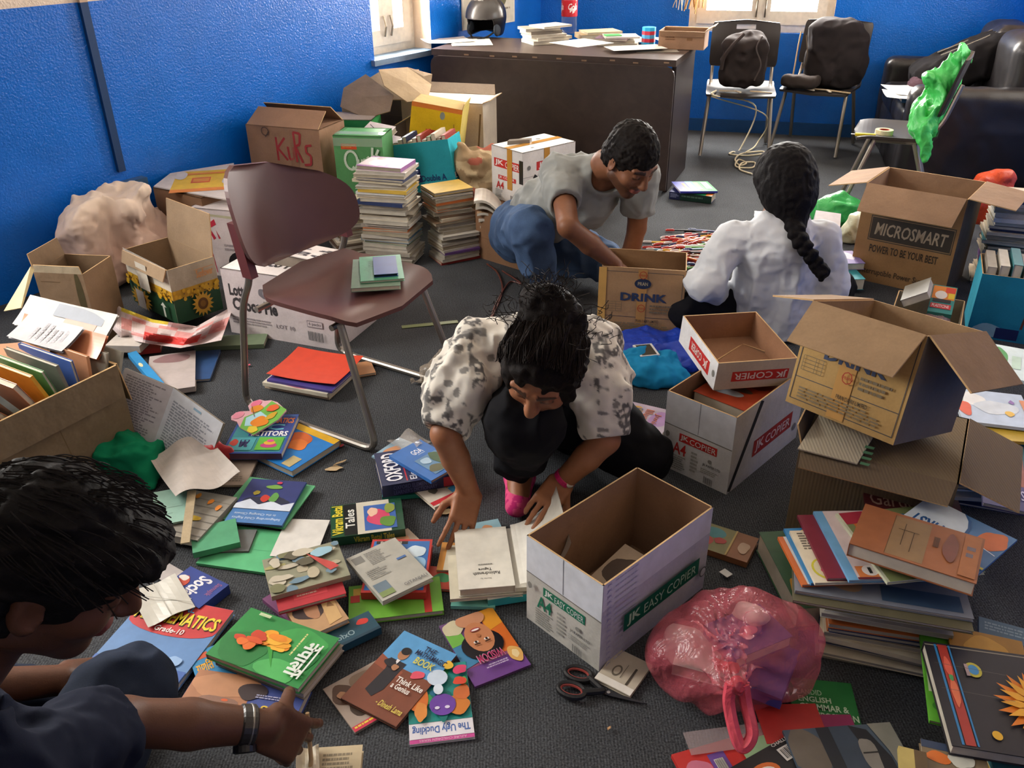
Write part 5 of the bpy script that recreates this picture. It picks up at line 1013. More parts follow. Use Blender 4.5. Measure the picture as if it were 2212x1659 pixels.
FB([(712, 1093), (868, 1076), (873, 1141), (717, 1164)], .030, .028, '#1f4a34', 'thick green storybook with a woman in pink on its cover', [
    ('r', .0, .0, .18, 1, '#1c4a30'), ('r', .18, .02, .36, .98, '#15191a'), ('r', .36, .0, .82, 1, '#c9c4b4'), ('r', .46, .14, .90, .92, '#3d62a8'), ('b', .66, .55, .16, .25, '#cf4a6a', 3), ('b', .58, .36, .07, .14, '#e0b8a0', 4), ('b', .78, .7, .12, .15, '#5f8a3a', 5), ('b', .82, .3, .08, .14, '#8a9a4a', 6)], 'B', spart=[('t', .04, .2, .2, .85, 'Chhi', '#9aa098', .01), ('t', .30, .2, .85, .85, 'Vikram Betal Tales', '#b8b03a', .02)][1:], m='gloss')
def vtext(fr, x0, y0, x1, y1, s, c, b=.02, par=None):
    """text running up the cover (reading from bottom to top)"""
    k = MB(); O = fr.p(x0, y1, .0012); k.art(O, -fr.v*fr.h*(y1-y0), fr.u*fr.w*(x1-x0), fr.n, [('t', 0, 0, 1, 1, s, c, b)], 'paper'); return k.build('lettering', par)
_f = quad4([(712, 1093), (868, 1076), (873, 1141), (717, 1164)], .030); _p = bpy.data.objects[[o.name for o in COL.objects if o.get('label', '').startswith('thick green storybook')][0]]
vtext(_f, .02, .04, .17, .95, 'Vikram Betal', '#d8c832', .025, _p); vtext(_f, .20, .2, .33, .78, 'Tales', '#dcdcd4', .02, _p)
# pile with the big dictionary by the woman
FB([(805, 985), (860, 945), (900, 958), (835, 1000)], .035, .006, '#8fb0c4', 'pale blue leaflet sticking out behind the dictionary', [('b', .4, .5, .3, .3, '#c98a5a', 3)], 'L')
sheet(quad4([(835, 958), (880, 940), (940, 950), (880, 985)], .068), 'crumpled clear plastic wrapper on the dictionary', '#c9c2bc', amp=.008, m='clear', seed=4)
FB([(822, 1040), (995, 1028), (985, 1060), (830, 1075)], .016, .014, '#2a8a7a', 'teal book at the bottom of the dictionary pile', None, 'B')
FB([(868, 1052), (985, 1005), (992, 1062), (960, 1096)], .026, .010, '#d8cfc0', 'white and red travel magazine under the dictionary', [('r', .0, .82, 1, .95, '#c4303a'), ('t', .55, .35, .92, .62, 'Track', '#e0b020', .03), ('r', .6, .62, 1, .8, '#3f9fd0'), ('b', .3, .5, .1, .12, '#5d5a50', 4), ('b', .45, .3, .2, .15, '#b98a68', 5)], 'B')
_f = quad4([(812, 985), (975, 948), (992, 1022), (822, 1052)], .066); _p = book(_f, .040, '#23294f', 'fat navy Oxford dictionary under the blue GOA book', [('l', .32, .05, .32, .95, .004, '#b8303a'), ('l', .50, .05, .50, .95, .0015, '#c9c9d4')], 'B', spart=[('t', .14, .15, .68, .5, 'OXFORD ELEMENTARY', '#5a6090', .01), ('t', .14, .55, .68, .9, "LEARNER'S DICTIONARY", '#5a6090', .01), ('r', .76, .1, .9, .9, '#b8303a')])
vtext(_f, .07, .08, .28, .92, 'OXFORD', '#e8e8ee', .03, _p); vtext(_f, .36, .08, .47, .95, 'Elementary', '#dcdce4', .015, _p); vtext(_f, .53, .2, .63, .95, "Learner's", '#dcdce4', .015, _p)
FB([(844, 984), (914, 944), (986, 1002), (934, 1042)], .080, .012, '#2f6ab4', 'blue GOA guidebook on top of the dictionary', [('t', .42, .17, .72, .30, 'GOA', '#e2e8ee', .02), ('x', .5, .32, .72, .35, 1, '#a8c0dc'), ('r', .25, .42, .92, .92, '#5f86a8'), ('b', .45, .8, .2, .1, '#5a5a3a', 3), ('b', .75, .6, .15, .2, '#3f5a38', 4), ('b', .45, .55, .14, .08, '#a9c4d8', 5), ('b', .8, .82, .12, .1, '#6d5a3a', 6)], 'L')
# beside the chair
FB([(520, 955), (650, 925), (718, 935), (645, 1038)], .026, .022, '#1f78c4', 'blue and yellow workbook with orange fruit, under the chair leg', [('r', .86, 0, 1, 1, '#d8a81f'), ('b', .62, .42, .24, .24, '#c9602a', 3), ('b', .55, .55, .15, .15, '#d9762e', 6), ('r', .05, .72, .3, .9, '#b8a878')]+[('r', .72, .05, .84, .2, '#c9d0d4')], 'R', spcol='#d8a81f')
FB([(520, 898), (648, 892), (605, 984), (482, 975)], .05, .022, '#2f4f9a', 'mathematics contest book with a pi sign under the heart-shaped one', [('r', .04, .04, .96, .96, '#3a8f96'), ('r', .3, .05, .97, .58, '#2f3f86'), ('t', .62, .10, .97, .24, 'MATICS', '#e8822e', .03), ('t', .55, .27, .85, .42, 'C', '#6fc0d0', .03), ('t', .35, .45, .96, .58, 'PETITORS', '#e8e8ea', .03), ('r', .06, .62, .47, .93, '#4fa8b0'), ('t', .22, .68, .38, .86, 'π', '#2a2a5a', .04), ('b', .13, .75, .07, .08, '#c94a3a', 3), ('r', .52, .62, .94, .93, '#5fae3a'), ('e', .73, .82, .14, .06, '#b83a7a'), ('e', .73, .76, .10, .05, '#d8a83a'), ('e', .73, .71, .06, .035, '#c94a8a')], 'B', spcol='#5a3a4a')
k = MB(); f_ = quad4([(488, 905), (560, 858), (640, 880), (545, 945)], [.052, .075, .08, .058])
ht = [(.0, .95), (.02, .5), (.12, .28), (.10, .12), (.18, .02), (.32, .0), (.42, .1), (.5, .22), (.60, .04), (.74, .0), (.88, .08), (.9, .22), (.98, .32), (1, .5), (.9, .9), (.6, 1)]
k.slab([f_.p(x, y) for x, y in ht][::-1] if True else 0, .004, '#d9a8b0', 'gloss')
k.art(f_.O+f_.n*.0003, f_.u*f_.w, f_.v*f_.h, f_.n, [('p', [(.0, .95), (.02, .5), (.3, .3), (.6, .42), (.97, .36), (.92, .88), (.6, 1)], '#6fb04a'), ('p', [(.1, .55), (.3, .35), (.6, .45), (.55, .75), (.2, .7)], '#a9d4e0'), ('e', .28, .13, .13, .11, '#d98a9c'), ('e', .74, .14, .12, .1, '#d9708c'), ('b', .62, .3, .13, .12, '#d88a2c', 3), ('b', .35, .72, .18, .17, '#dd8326', 5), ('b', .6, .78, .14, .08, '#c9a02e', 7), ('b', .1, .8, .1, .12, '#d9c23a', 8), ('l', .4, .5, .62, .15, .002, '#6d4a2c'), ('b', .8, .6, .12, .12, '#d9602e', 9)], 'gloss')
k.build('book', None, 'heart-shaped picture book with orange bears on top of the contest book', 'book')
# left of those: green folders, blue booklet and open notebook
FB([(612, 1142), (489, 1120), (543, 1036), (657, 1040)], .032, .006, '#3d5f9c', 'blue booklet with green birds, lying upside down on green folders', [('r', 0, 0, 1, .3, '#4a7ab4'), ('t', .08, .08, .92, .14, 'Safeguarding Child Rights', '#c4d4e8', .008), ('t', .2, .17, .92, .23, 'in the Changing Climate', '#c4d4e8', .008), ('p', [(0, .3), (.2, .38), (.4, .33), (.6, .42), (.8, .35), (1, .4), (1, .3), (0, .3)], '#d8dce4'), ('r', 0, .42, 1, 1, '#2f3a74'), ('b', .5, .5, .4, .1, '#20263f', 4), ('p', [(0, .3), (1, .3), (1, .40), (.8, .52), (.6, .40), (.4, .5), (.2, .42), (0, .5)], '#ccd4e2'), ('b', .55, .55, .08, .08, '#c43a2e', 3), ('b', .40, .58, .08, .1, '#5f9a4a', 5), ('b', .5, .82, .14, .05, '#7aa84a', 7), ('b', .75, .66, .06, .05, '#b8a83a', 8), ('e', .45, .92, .05, .03, '#c43a5a')], 'L')
FB([(540, 1030), (672, 1048), (618, 1150), (470, 1112)], .022, .004, '#5fae7c', 'pale green folder under the blue bird booklet', None, 'L', name='folder', cat='folder')
FB([(500, 1138), (645, 1150), (582, 1222), (400, 1228)], .010, .008, '#57b07a', 'large green folder lying under the white blank sheet', [('l', .1, .55, .95, .5, .001, '#4a9a6a')], 'B', name='folder', cat='folder')
FB([(430, 1140), (510, 1118), (512, 1160), (400, 1210)], .034, .018, '#4f9a72', 'green-covered copybook with curled corners beside the green folder', None, 'B')
FB([(455, 1150), (575, 1140), (520, 1175), (430, 1205)], .016, .006, '#6a6d6c', 'grey-edged folder sticking out between the green folders', None, 'L', name='folder', cat='folder')
sheet(quad4([(625, 1120), (713, 1124), (682, 1200), (575, 1205)], .013), 'blank white sheet on the green folder', '#d9d6d0')
FB([(330, 1060), (400, 1055), (405, 1120), (330, 1140)], .05, .006, '#9cc4b4', 'pale mint envelope behind the seated man\'s head', [('l', .1, .55, .9, .55, .0012, '#5d6a66'), ('l', .1, .75, .6, .72, .0012, '#5d6a66')], 'L', name='envelope', cat='envelope')
FB([(400, 1050), (515, 1080), (420, 1165), (330, 1150)], .04, .024, '#8f8a80', 'book with a grey wood-plank pattern and orange flowers', [('l', .0, .15*i, 1, .15*i+.03, .003, '#77726a') for i in range(1, 7)]+[('b', .3, .12, .05, .06, '#d98a2e', 3), ('b', .62, .2, .05, .06, '#d9822e', 4), ('b', .85, .3, .05, .06, '#d9822e', 5), ('b', .6, .6, .15, .05, '#c9a83a', 6)], 'R')
FB([(470, 985), (545, 1000), (540, 1045), (440, 1050)], .012, .008, '#a8988a', 'crumpled comic page between the notebook and the wood-pattern book', [('b', .3, .4, .12, .1, '#d9a23a', 3), ('x', .1, .6, .9, .9, 4, '#7d746a')], 'L')
k = MB(); a, b = G(415, 1062, .075), G(400, 1175, .045); e = V(.011, .003, 0); k.box(a-e, b-a, e*2, V(0, 0, .004), '#b5a486', 'card'); k.build('wooden_ruler', None, 'flat wooden stick lying across the wood-pattern book', 'ruler')
# open notebook leaning on the carton
hinge0, hinge1 = G(375, 838, .21), G(322, 985, .02)
hd = (hinge1-hinge0); a1 = G(482, 915, .14); a2 = G(270, 795, .25)
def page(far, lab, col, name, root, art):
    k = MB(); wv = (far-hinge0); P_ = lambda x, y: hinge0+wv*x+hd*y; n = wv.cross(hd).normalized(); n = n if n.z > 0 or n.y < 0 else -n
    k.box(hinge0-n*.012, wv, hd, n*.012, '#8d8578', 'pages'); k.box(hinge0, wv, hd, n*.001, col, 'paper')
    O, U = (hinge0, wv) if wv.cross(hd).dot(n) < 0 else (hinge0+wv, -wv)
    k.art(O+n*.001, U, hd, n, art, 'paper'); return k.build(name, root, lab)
nb = thing('notebook', 'big open notebook standing spread against the left carton', 'notebook', G(322, 985, 0))
page(a2, 'shaded printed page', '#c9c4c8', 'left_page', nb, [('x', .08, .06, .9, .95, 26, '#8d888e')])  # one paper in two tones: shade coloured in here, light on the other page
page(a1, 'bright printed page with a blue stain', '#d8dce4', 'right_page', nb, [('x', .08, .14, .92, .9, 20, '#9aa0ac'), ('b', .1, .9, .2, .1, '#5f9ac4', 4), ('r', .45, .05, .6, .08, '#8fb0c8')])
# orange-topped pile by the chair
for i, (dx, dz, t, c_, lab) in enumerate([((2, 10), .018, .016, '#cdb9a0', 'cream book at the bottom of the pile under the orange-red cover'), ((-2, 6), .034, .014, '#d8d0bc', 'white book second from the bottom under the orange-red cover'), ((8, 0), .043, .008, '#4a3f8a', 'purple-blue copybook under the orange-red cover')]):
    FB([(618+dx[0], 780+dx[1]), (770+dx[0], 792+dx[1]), (700+dx[0], 850+dx[1]), (575+dx[0], 815+dx[1])], dz, t, c_, lab, [('b', .5, .9, .2, .08, '#c97a86', 3)] if i == 1 else None, 'B')
f_ = quad4([(642, 757), (785, 772), (722, 842), (582, 808)], .047); sheet(f_, 'orange-red paper cover on top of the pile under the chair', '#d2452c', [('x', .7, .93, .95, .97, 1, '#e8b8a0')], curl=.012, seed=2, cat='file cover', name='file_cover', m='gloss')
FB([(760, 790), (805, 775), (800, 800), (745, 820)], .012, .010, '#b8845a', 'tan curled booklet beside the orange-red pile', None, 'L')
# notebooks on the chair
sz = .435
def onS(pts, z): return quad4(pts, sz+z)
book(onS([(772, 560), (870, 555), (855, 612), (748, 628)], .016), .014, '#7f9a86', 'grey-green copybook at the bottom of the pile on the brown chair', spine='L')
book(onS([(785, 556), (874, 548), (862, 598), (770, 612)], .026), .009, '#4f9a78', 'green copybook on the brown chair', [('l', .05, .12, .95, .12, .0008, '#3a7a5c'), ('x', .2, .2, .5, .5, 4, '#3f8466')], spine='L')
book(onS([(808, 556), (858, 551), (856, 590), (805, 594)], .036), .010, '#23468f', 'small dark blue notebook on top of the green copybooks', spine='L', spcol='#1b2f3a', pages='#22343a')
# right of the woman
FB([(1330, 935), (1440, 965), (1425, 870), (1345, 855)][::1] if False else [(1437, 892), (1428, 975), (1312, 937), (1352, 858)], .022, .020, '#c9b8cc', 'colourful illustrated dictionary between the woman and the red lettered box', [
    ('b', .3, .2, .2, .2, '#b88ac8', 3), ('b', .75, .75, .25, .22, '#7fc0c8', 4), ('e', .68, .25, .12, .12, '#e0b038'), ('e', .2, .72, .12, .13, '#d9a850'), ('p', [(.6, .75), (.75, .4), (.98, .7), (.85, .95)], '#4a5aa8'), ('b', .85, .15, .12, .1, '#b06ab0', 5), ('t', .18, .2, .62, .34, 'Junior', '#c9622e', .012), ('t', .12, .38, .82, .54, 'Illustrated', '#c9622e', .012), ('t', .14, .60, .72, .74, 'Dictionary', '#4a7ab8', .006), ('l', .9, .3, .98, .1, .003, '#d94a3a')], 'B')
FB([(1508, 1120), (1638, 1165), (1610, 1222), (1500, 1170)], .020, .018, '#8a5a3a', 'worn old storybook behind the green lettered box', [('e', .35, .3, .22, .2, '#3f7f8a'), ('r', .0, .0, .62, 1, '#7f7a52'), ('e', .3, .3, .2, .2, '#4a8288'), ('b', .2, .65, .16, .18, '#b04a44', 3), ('b', .45, .55, .1, .12, '#a83f3a', 4), ('b', .85, .55, .1, .2, '#b89a80', 5), ('r', .62, 0, .65, 1, '#b59a5a')], 'B')
FB([(1345, 1412), (1410, 1430), (1365, 1503), (1268, 1460)], .010, .008, '#bdb3a0', 'cream book with a round seal under the green lettered box', [('e', .35, .55, .12, .16, '#6d6558'), ('e', .35, .55, .08, .11, '#bdb3a0'), ('r', .72, .3, .78, .8, '#4a4238'), ('l', .52, .3, .52, .7, .0015, '#6d6558'), ('r', .0, .82, 1, 1, '#e4e0d6')], 'L')
# the pile under the woman's open book
FB([(960, 1180), (1005, 1165), (1030, 1250), (940, 1215)], .02, .01, '#c98a3a', 'orange-edged cream booklet left of the open book', [('r', .2, .1, 1, 1, '#cfc6b0')], 'L')
FB([(985, 1265), (1075, 1262), (1068, 1308), (968, 1312)], .012, .01, '#7cc4b4', 'mint green booklet under the open book', [('l', .5, .6, .75, .55, .0015, '#3f6a62'), ('l', .7, .7, .95, .62, .0012, '#3f6a62')], 'B')
FB([(1045, 1245), (1140, 1210), (1140, 1280), (1050, 1300)], .030, .022, '#3aa5a8', 'teal children\'s reader between the open book and the green lettered box', [('b', .4, .7, .2, .15, '#b84a5a', 3), ('b', .7, .5, .15, .15, '#cfe4e0', 5), ('r', .0, .9, 1, 1, '#d8d2c4')], 'B')
FB([(1015, 1130), (1075, 1122), (1090, 1150), (1030, 1160)], .02, .012, '#8fb8c4', 'pale blue book behind the open book', [('b', .5, .5, .2, .2, '#c98a5a', 3)], 'L')
FB([(950, 1200), (1120, 1190), (1125, 1290), (990, 1285)], .038, .010, '#d4cdb8', 'cream booklet directly under the open book', None, 'L')
FB([(905, 1205), (985, 1250), (1000, 1290), (935, 1250)], .012, .008, '#c04a3a', 'red and green comic showing at the left of the open book', [('b', .5, .5, .2, .2, '#3f8a5a', 3)], 'L')
# near the desk: two glossy boxed books
FB([(1457, 400), (1545, 415), (1538, 425), (1450, 414)], .045, .042, '#2a2f5f', 'thick green and blue boxed book on the carpet before the desk', [('r', .25, 0, .85, 1, '#2f9a5c'), ('r', .85, 0, 1, 1, '#d97a2e')], 'B', spcol='#22284a', spart=[('r', .26, 0, 1, 1, '#1d3a30'), ('x', .03, .2, .24, .8, 3, '#8a90b0'), ('x', .3, .3, .95, .7, 1, '#5a7a6c')], m='gloss')
f_ = quad4([(1456, 392), (1530, 392), (1546, 410), (1466, 416)], [.066, .062, .062, .07])
book(f_, .012, '#35399a', 'glossy purple and green picture book on top of the boxed book', [('r', .5, 0, 1, 1, '#2f9a4a'), ('r', .35, .0, .55, 1, '#3a8aa8'), ('r', .22, .2, .3, .9, '#e0862e'), ('r', .36, .15, .48, .9, '#e4e4ea'), ('r', .55, .15, .66, .85, '#e0d66a'), ('r', .76, .1, .92, .8, '#e6d8d8')], 'B', m='gloss')
FB([(1630, 455), (1690, 460), (1700, 478), (1630, 472)], .02, .018, '#a8a496', 'grey book with a pink flower on the carpet beside the braided woman', [('b', .3, .3, .1, .2, '#d98a94', 3)], 'B')
# scattered old books at the left, under the sunflower carton
FB([(300, 770), (425, 760), (418, 836), (340, 845)], .03, .02, '#b5aaa6', 'stained white book beside the open notebook', [('b', .5, .15, .4, .12, '#8f7070', 3)], 'B')
FB([(385, 755), (490, 760), (440, 812), (380, 830)], .012, .01, '#2a4a78', 'dark blue book under the stained white book', None, 'L')
FB([(270, 765), (285, 760), (365, 825), (340, 830)], .045, .02, '#2f8ac4', 'narrow bright blue book beside the notebook', [('e', .3, .4, .2, .06, '#e6d8a8')], 'L')
FB([(250, 722), (320, 725), (300, 752), (235, 742)], .06, .028, '#c9c2ba', 'small white book under the red and white plastic bag', [('x', .1, .1, .5, .3, 1, '#777')], 'B')
FB([(290, 738), (350, 735), (345, 752), (295, 756)], .03, .02, '#a8342e', 'red book peeking out from under the plastic bag', None, 'B')
FB([(430, 725), (575, 722), (570, 748), (425, 745)], .02, .018, '#6a7a5f', 'dull green book under the Lotte carton edge', None, 'B')
# red-white printed plastic bag under the sunflower carton
k = MB()
pb = [(205, 625), (300, 690), (400, 715), (500, 668), (480, 740), (385, 755), (300, 740), (240, 712)]
def bagp(a, b):
    i = a*3.999; r0 = [(205, 628), (262, 664), (330, 690), (425, 705), (505, 660)]; r1 = [(222, 690), (262, 730), (318, 742), (390, 752), (478, 735)]
    j = int(i); t = i-j; p = [(1-t)*r0[j][k_]+t*r0[j+1][k_] for k_ in (0, 1)]; q_ = [(1-t)*r1[j][k_]+t*r1[j+1][k_] for k_ in (0, 1)]
    u, v = [(1-b)*p[k_]+b*q_[k_] for k_ in (0, 1)]; z = .10-.03*b+.012*math.sin(a*23+b*4)+.012*math.sin(b*9+a*5); return G(u, v, z)
def bagc(a, b):
    return '#c93a34' if (.45 < a < .85 and .55 < b < .85) else ('#d49490' if (a > .25 and .2 < b < .8 and (int(a*9)+int(b*3)) % 2) else ('#c9b83a' if b < .12 and .25 < a < .6 else '#d4c4c2'))
k.grid(bagp, 44, 16, bagc, 'bagopaque'); k.build('plastic_bag', None, 'flattened red and white printed plastic bag under the sunflower carton', 'bag')
# ------------------------------------------------------------------ tall stacks and heaps
TOPA = {0: ('purple', '#a06aa8', [('r', .4, .1, 1, .9, '#e0d4d8'), ('b', .6, .4, .25, .3, '#ece4e6', 3), ('b', .7, .8, .1, .12, '#d9a0a0', 4)]), 1: ('white', '#d8d0c8'), 2: ('cream', '#d4c8b4'), 4: ('cream', '#cfc4a8'), 8: ('white', '#dcdcd8')}
stack('the tall stack nearest the chair', (-.565, 3.98), 30, .25, .19, .012, .020, -14, 11, .012, 5, lean=(-.02, -.02), topart=TOPA)
stack('the tall stack of brown books', (-.265, 3.98), 22, .21, .17, .012, .019, 28, 12, .012, 6, lean=(-.12, .25), weights=[8, 6, 6, 3, 5, 1, 1, 6, 3, 1, 2, 1, 1, 1])
stack('the stack half-hidden by the chair', (-.775, 4.06), 18, .20, .16, .012, .019, 25, 13, .014, 8, lean=(-.08, .1), weights=[8, 8, 7, 6, 3, 1, 2, 3, 1, 2, 2, 0, 0, 1])
stack('the low slumped pile behind the chair', (-1.10, 3.92), 11, .21, .16, .012, .02, 35, 14, .02, 9, lean=(-.3, .1), weights=[8, 8, 7, 6, 2, 1, 1, 2, 2, 1, 1, 1, 0, 0])
# pink boxed set between the Quick carton and the yellow carton
for i, (u0, v0, z) in enumerate([(800, 262, .52), (812, 284, .48)]):
    f_ = Fr(Y(u0, v0, 4.62), V(.8, -.5, -.05), V(-.45, -.75, -.35), .17, .12); book(f_, .03, ['#e2d8da', '#dccfd4'][i], ['white booklet with a black stripe on the heap beside the Quick carton', 'pink-edged white booklet below the striped one beside the Quick carton'][i], [('l', .1, .2, .8, .75, .004, '#3a3034')] if i == 0 else None, 'B', spcol='#d98ab0')
hp = Bx((-.92, 4.72, 0), -15, (.24, .20, .44)); carton(hp, 'plain carton hidden behind the Quick carton, holding up white booklets', '#5a4636', '#5a4636', closed=True)
# right edge: stack above and beside the blue box
stack('the stack behind the blue box', (2.22, 3.62), 26, .24, .19, .012, .020, -20, 21, .012, 6, weights=[9, 6, 4, 4, 2, 2, 2, 0, 1, 2, 0, 2, 1, 2])
for i in range(7):
    cn, cc = PAL[[0, 1, 6, 0, 2, 5, 3][i]]; f_ = Fr(bb.q(.02+.042*i, .225, .275), -bb.b, -bb.c, .20, .24, -bb.a); f_.O = bb.q(.015+.042*i, .222, .285+.01*(i % 3))
    book(f_, .032, cc, f'{cn} book in the blue box at the right edge, {ORD[i] if i else "first"} from its left end', spine='T', group='books in the blue box')
# spread of readers under and right of the tilted carton
def RB(pts, z, t, c_, lab, art=None, sp='B', **k): return FB(pts, z, t, c_, lab, art, sp, **k)
stack('the pile right of the tilted carton', (1.36, 2.05), 13, .26, .21, .008, .014, -12, 31, .02, 8, weights=[5, 3, 2, 2, 1, 5, 3, 1, 1, 2, 0, 5, 3, 2])
RB([(2080, 845), (2212, 850), (2225, 915), (2060, 915)], .17, .010, '#b9c8dc', 'picture book with a painted sky and a kite behind the tilted carton', [('b', .25, .3, .2, .2, '#e4e4e2', 3), ('b', .55, .5, .3, .2, '#ccd4dc', 4), ('b', .1, .6, .1, .2, '#d9583a', 5), ('b', .05, .25, .08, .2, '#6fa85a', 6), ('b', .7, .65, .06, .08, '#e0b44a', 7), ('p', [(.75, .3), (.8, .22), (.84, .3), (.8, .36)], '#8f6ab0'), ('r', .92, .2, 1, 1, '#d98a5a')])
RB([(2010, 905), (2225, 915), (2225, 955), (2060, 945)], .155, .01, '#c9a83a', 'mustard yellow reader below the kite picture book', None)
RB([(2135, 745), (2225, 752), (2225, 830), (2120, 800)], .185, .012, '#cfe0e0', 'pale picture book with a purple flower at the right edge', [('b', .3, .4, .22, .3, '#3f9a4a', 3), ('b', .2, .45, .16, .2, '#8a5a9a', 4), ('b', .15, .3, .1, .12, '#d9506a', 5), ('r', .6, .3, .8, .7, '#b8d4c0')])
RB([(2185, 1095), (2110, 1085), (2130, 935), (2235, 950)], .14, .012, '#3a3470', 'science textbook with a flower, upside down at the right edge', [('r', 0, .3, 1, 1, '#8f5040'), ('b', .4, .75, .3, .25, '#b8566a', 3), ('b', .3, .55, .22, .12, '#c9a0a8', 4), ('b', .6, .45, .2, .1, '#3a3a80', 5), ('e', .72, .33, .14, .06, '#2f8a44'), ('t', .67, .295, .77, .36, '3', '#dfe8df', .03), ('t', .05, .12, .85, .24, 'SCIENCE', '#b8b4d0', .012)])
# magazines: main stack bottom right
zt = stack('the stack below the fan', (.845, 1.475), 15, .275, .225, .009, .015, -17, 41, .012, 4, weights=[8, 5, 4, 4, 1, 3, 1, 3, 2, 1, 2, 2, 0, 2], pages='#b5b0a6', name='magazine', cat='magazine')
MZ = zt
def MG(pts, dz, t, c_, lab, art=None, sp='L', **k): return book(quad4(pts, MZ+dz), t, c_, lab, art, sp, name='magazine', cat='magazine', **k)
MG([(1718, 1245), (2090, 1260), (2080, 1345), (1712, 1310)], .010, .009, '#5f5a44', 'dark magazine with yellow picture, first under the fan on the lower right stack', [('b', .3, .5, .15, .3, '#b8902e', 3), ('r', .4, .3, .5, .8, '#c9a05a')])
MG([(1722, 1215), (2085, 1235), (2085, 1320), (1715, 1288)], .020, .009, '#7a7f8a', 'grey-blue magazine under the fan on the lower right stack', [('b', .3, .6, .1, .2, '#a08060', 3), ('r', .5, .5, .95, .9, '#39506a')])
fan = [((1705, 1165), (1800, 1150), (1835, 1245), (1718, 1275), '#c9682e', 'orange-edged thin magazine, leftmost of the fan on the lower right stack', [('r', .1, 0, 1, 1, '#d8d4cc')]),
       ((1722, 1150), (1840, 1130), (1880, 1240), (1735, 1272), '#2f7fb8', 'blue-spined magazine, second from the left of the fan', [('r', .15, .08, 1, 1, '#cfd4d8'), ('b', .3, .1, .1, .06, '#d9a83a', 3)]),
       ((1728, 1155), (1860, 1135), (1905, 1245), (1748, 1268), '#ded4bc', 'cream cartoon-covered magazine in the fan', [('x', .08, .05, .9, .4, 7, '#6d665a'), ('e', .25, .75, .2, .2, '#c9c23a'), ('e', .25, .75, .17, .17, '#d4cca8'), ('b', .22, .78, .06, .06, '#c94a6a', 3), ('b', .7, .8, .25, .15, '#5d4a36', 5)]),
       ((1745, 1125), (1890, 1100), (1930, 1240), (1775, 1255), '#7a2438', 'maroon magazine in the middle of the fan', [('r', .25, 0, .45, 1, '#d98a2e'), ('r', .45, 0, 1, 1, '#8a6a4e')]),
       ((1770, 1112), (1925, 1095), (1985, 1245), (1828, 1258), '#6fa8d4', 'sky-blue and pink magazine with an orange emblem in the fan', [('r', .12, 0, 1, 1, '#d8c8c8'), ('r', .15, .82, .6, .97, '#d9824a'), ('e', .32, .88, .1, .07, '#ece6e2'), ('r', .30, .84, .34, .92, '#2a2a2a'), ('r', .12, .97, 1, 1, '#6a2a34')]),
       ((1790, 1115), (2030, 1085), (2080, 1230), (1945, 1265), '#cfd4b8', 'magazine patterned with orange and blue blocks at the right of the fan', [('r', .03, 0, 1, 1, '#7f8a5a'), ('r', .03, .0, .5, .18, '#a82f44'), ('r', .1, .18, .4, .4, '#d97a3a'), ('r', .4, .1, .7, .3, '#2f7aa8'), ('b', .45, .75, .2, .15, '#d9702c', 3), ('b', .55, .85, .14, .1, '#e0b03a', 4), ('p', [(.6, .7), (.8, .6), (.95, .8), (.8, .9)], '#2f6aa8'), ('r', .3, .88, .6, 1, '#d97a34'), ('r', .66, .86, .8, .94, '#b03040')])]
for i, (a, b, c_, d, co, lab, ar) in enumerate(fan): MG([a, b, c_, d], .030+.008*i, .0075, co, lab, ar)
MG([(1860, 1060), (2085, 1075), (2070, 1140), (1880, 1120)], .052, .008, '#6f2f34', 'dark red gardening magazine at the back of the fan', [('t', .06, .1, .62, .55, 'Garden', '#cfae9a', .004)])
MG([(2100, 1250), (1920, 1150), (2000, 1065), (2195, 1170)], .086, .006, '#4a78a8', 'blue magazine with a white globe emblem under the brown book', [('b', .3, .2, .25, .15, '#7a6a4a', 3), ('b', .15, .75, .14, .2, '#c96a3a', 4), ('b', .8, .3, .16, .2, '#6a5a4a', 8), ('e', .80, .62, .42, .50, '#2f5f94'), ('e', .80, .62, .39, .46, '#cfdce6'), ('t', .60, .40, .95, .60, 'FIRST', '#2a5a94', .03), ('e', .62, .28, .06, .08, '#c97a9a'), ('e', .62, .28, .045, .06, '#dfe6ec'), ('l', .0, .2, .95, .1, .008, '#c9b83a'), ('l', .1, .0, .2, .3, .002, '#dde4ea'), ('l', .4, .02, .42, .28, .002, '#dde4ea'), ('l', .02, .5, .2, .55, .002, '#dde4ea')])
book(quad4([(1868, 1088), (2133, 1165), (2105, 1258), (1835, 1175)], MZ+.125), .034, '#9a5f3c', 'worn orange-brown book on top of the fan of magazines', [('r', .28, .06, .58, .96, '#8f7250'), ('l', .28, .06, .28, .96, .001, '#5d452c'), ('l', .33, .35, .5, .35, .0015, '#4a3622'), ('l', .38, .2, .38, .7, .0015, '#4a3622'), ('l', .46, .35, .46, .8, .0015, '#4a3622'), ('x', .62, .3, .68, .7, 1, '#5d3a28'), ('b', .76, .45, .06, .3, '#7a4a40', 3), ('r', .85, .05, .98, .95, '#a5663a'), ('x', .88, .3, .95, .6, 2, '#6d6a78')], spine='L', tc=.002)
FB([(1690, 1150), (1730, 1150), (1740, 1290), (1680, 1330)], .07, .06, '#2f5a3a', 'dark green book standing behind the left edge of the magazine stack', [('b', .3, .8, .2, .15, '#c9902e', 3)], 'R')
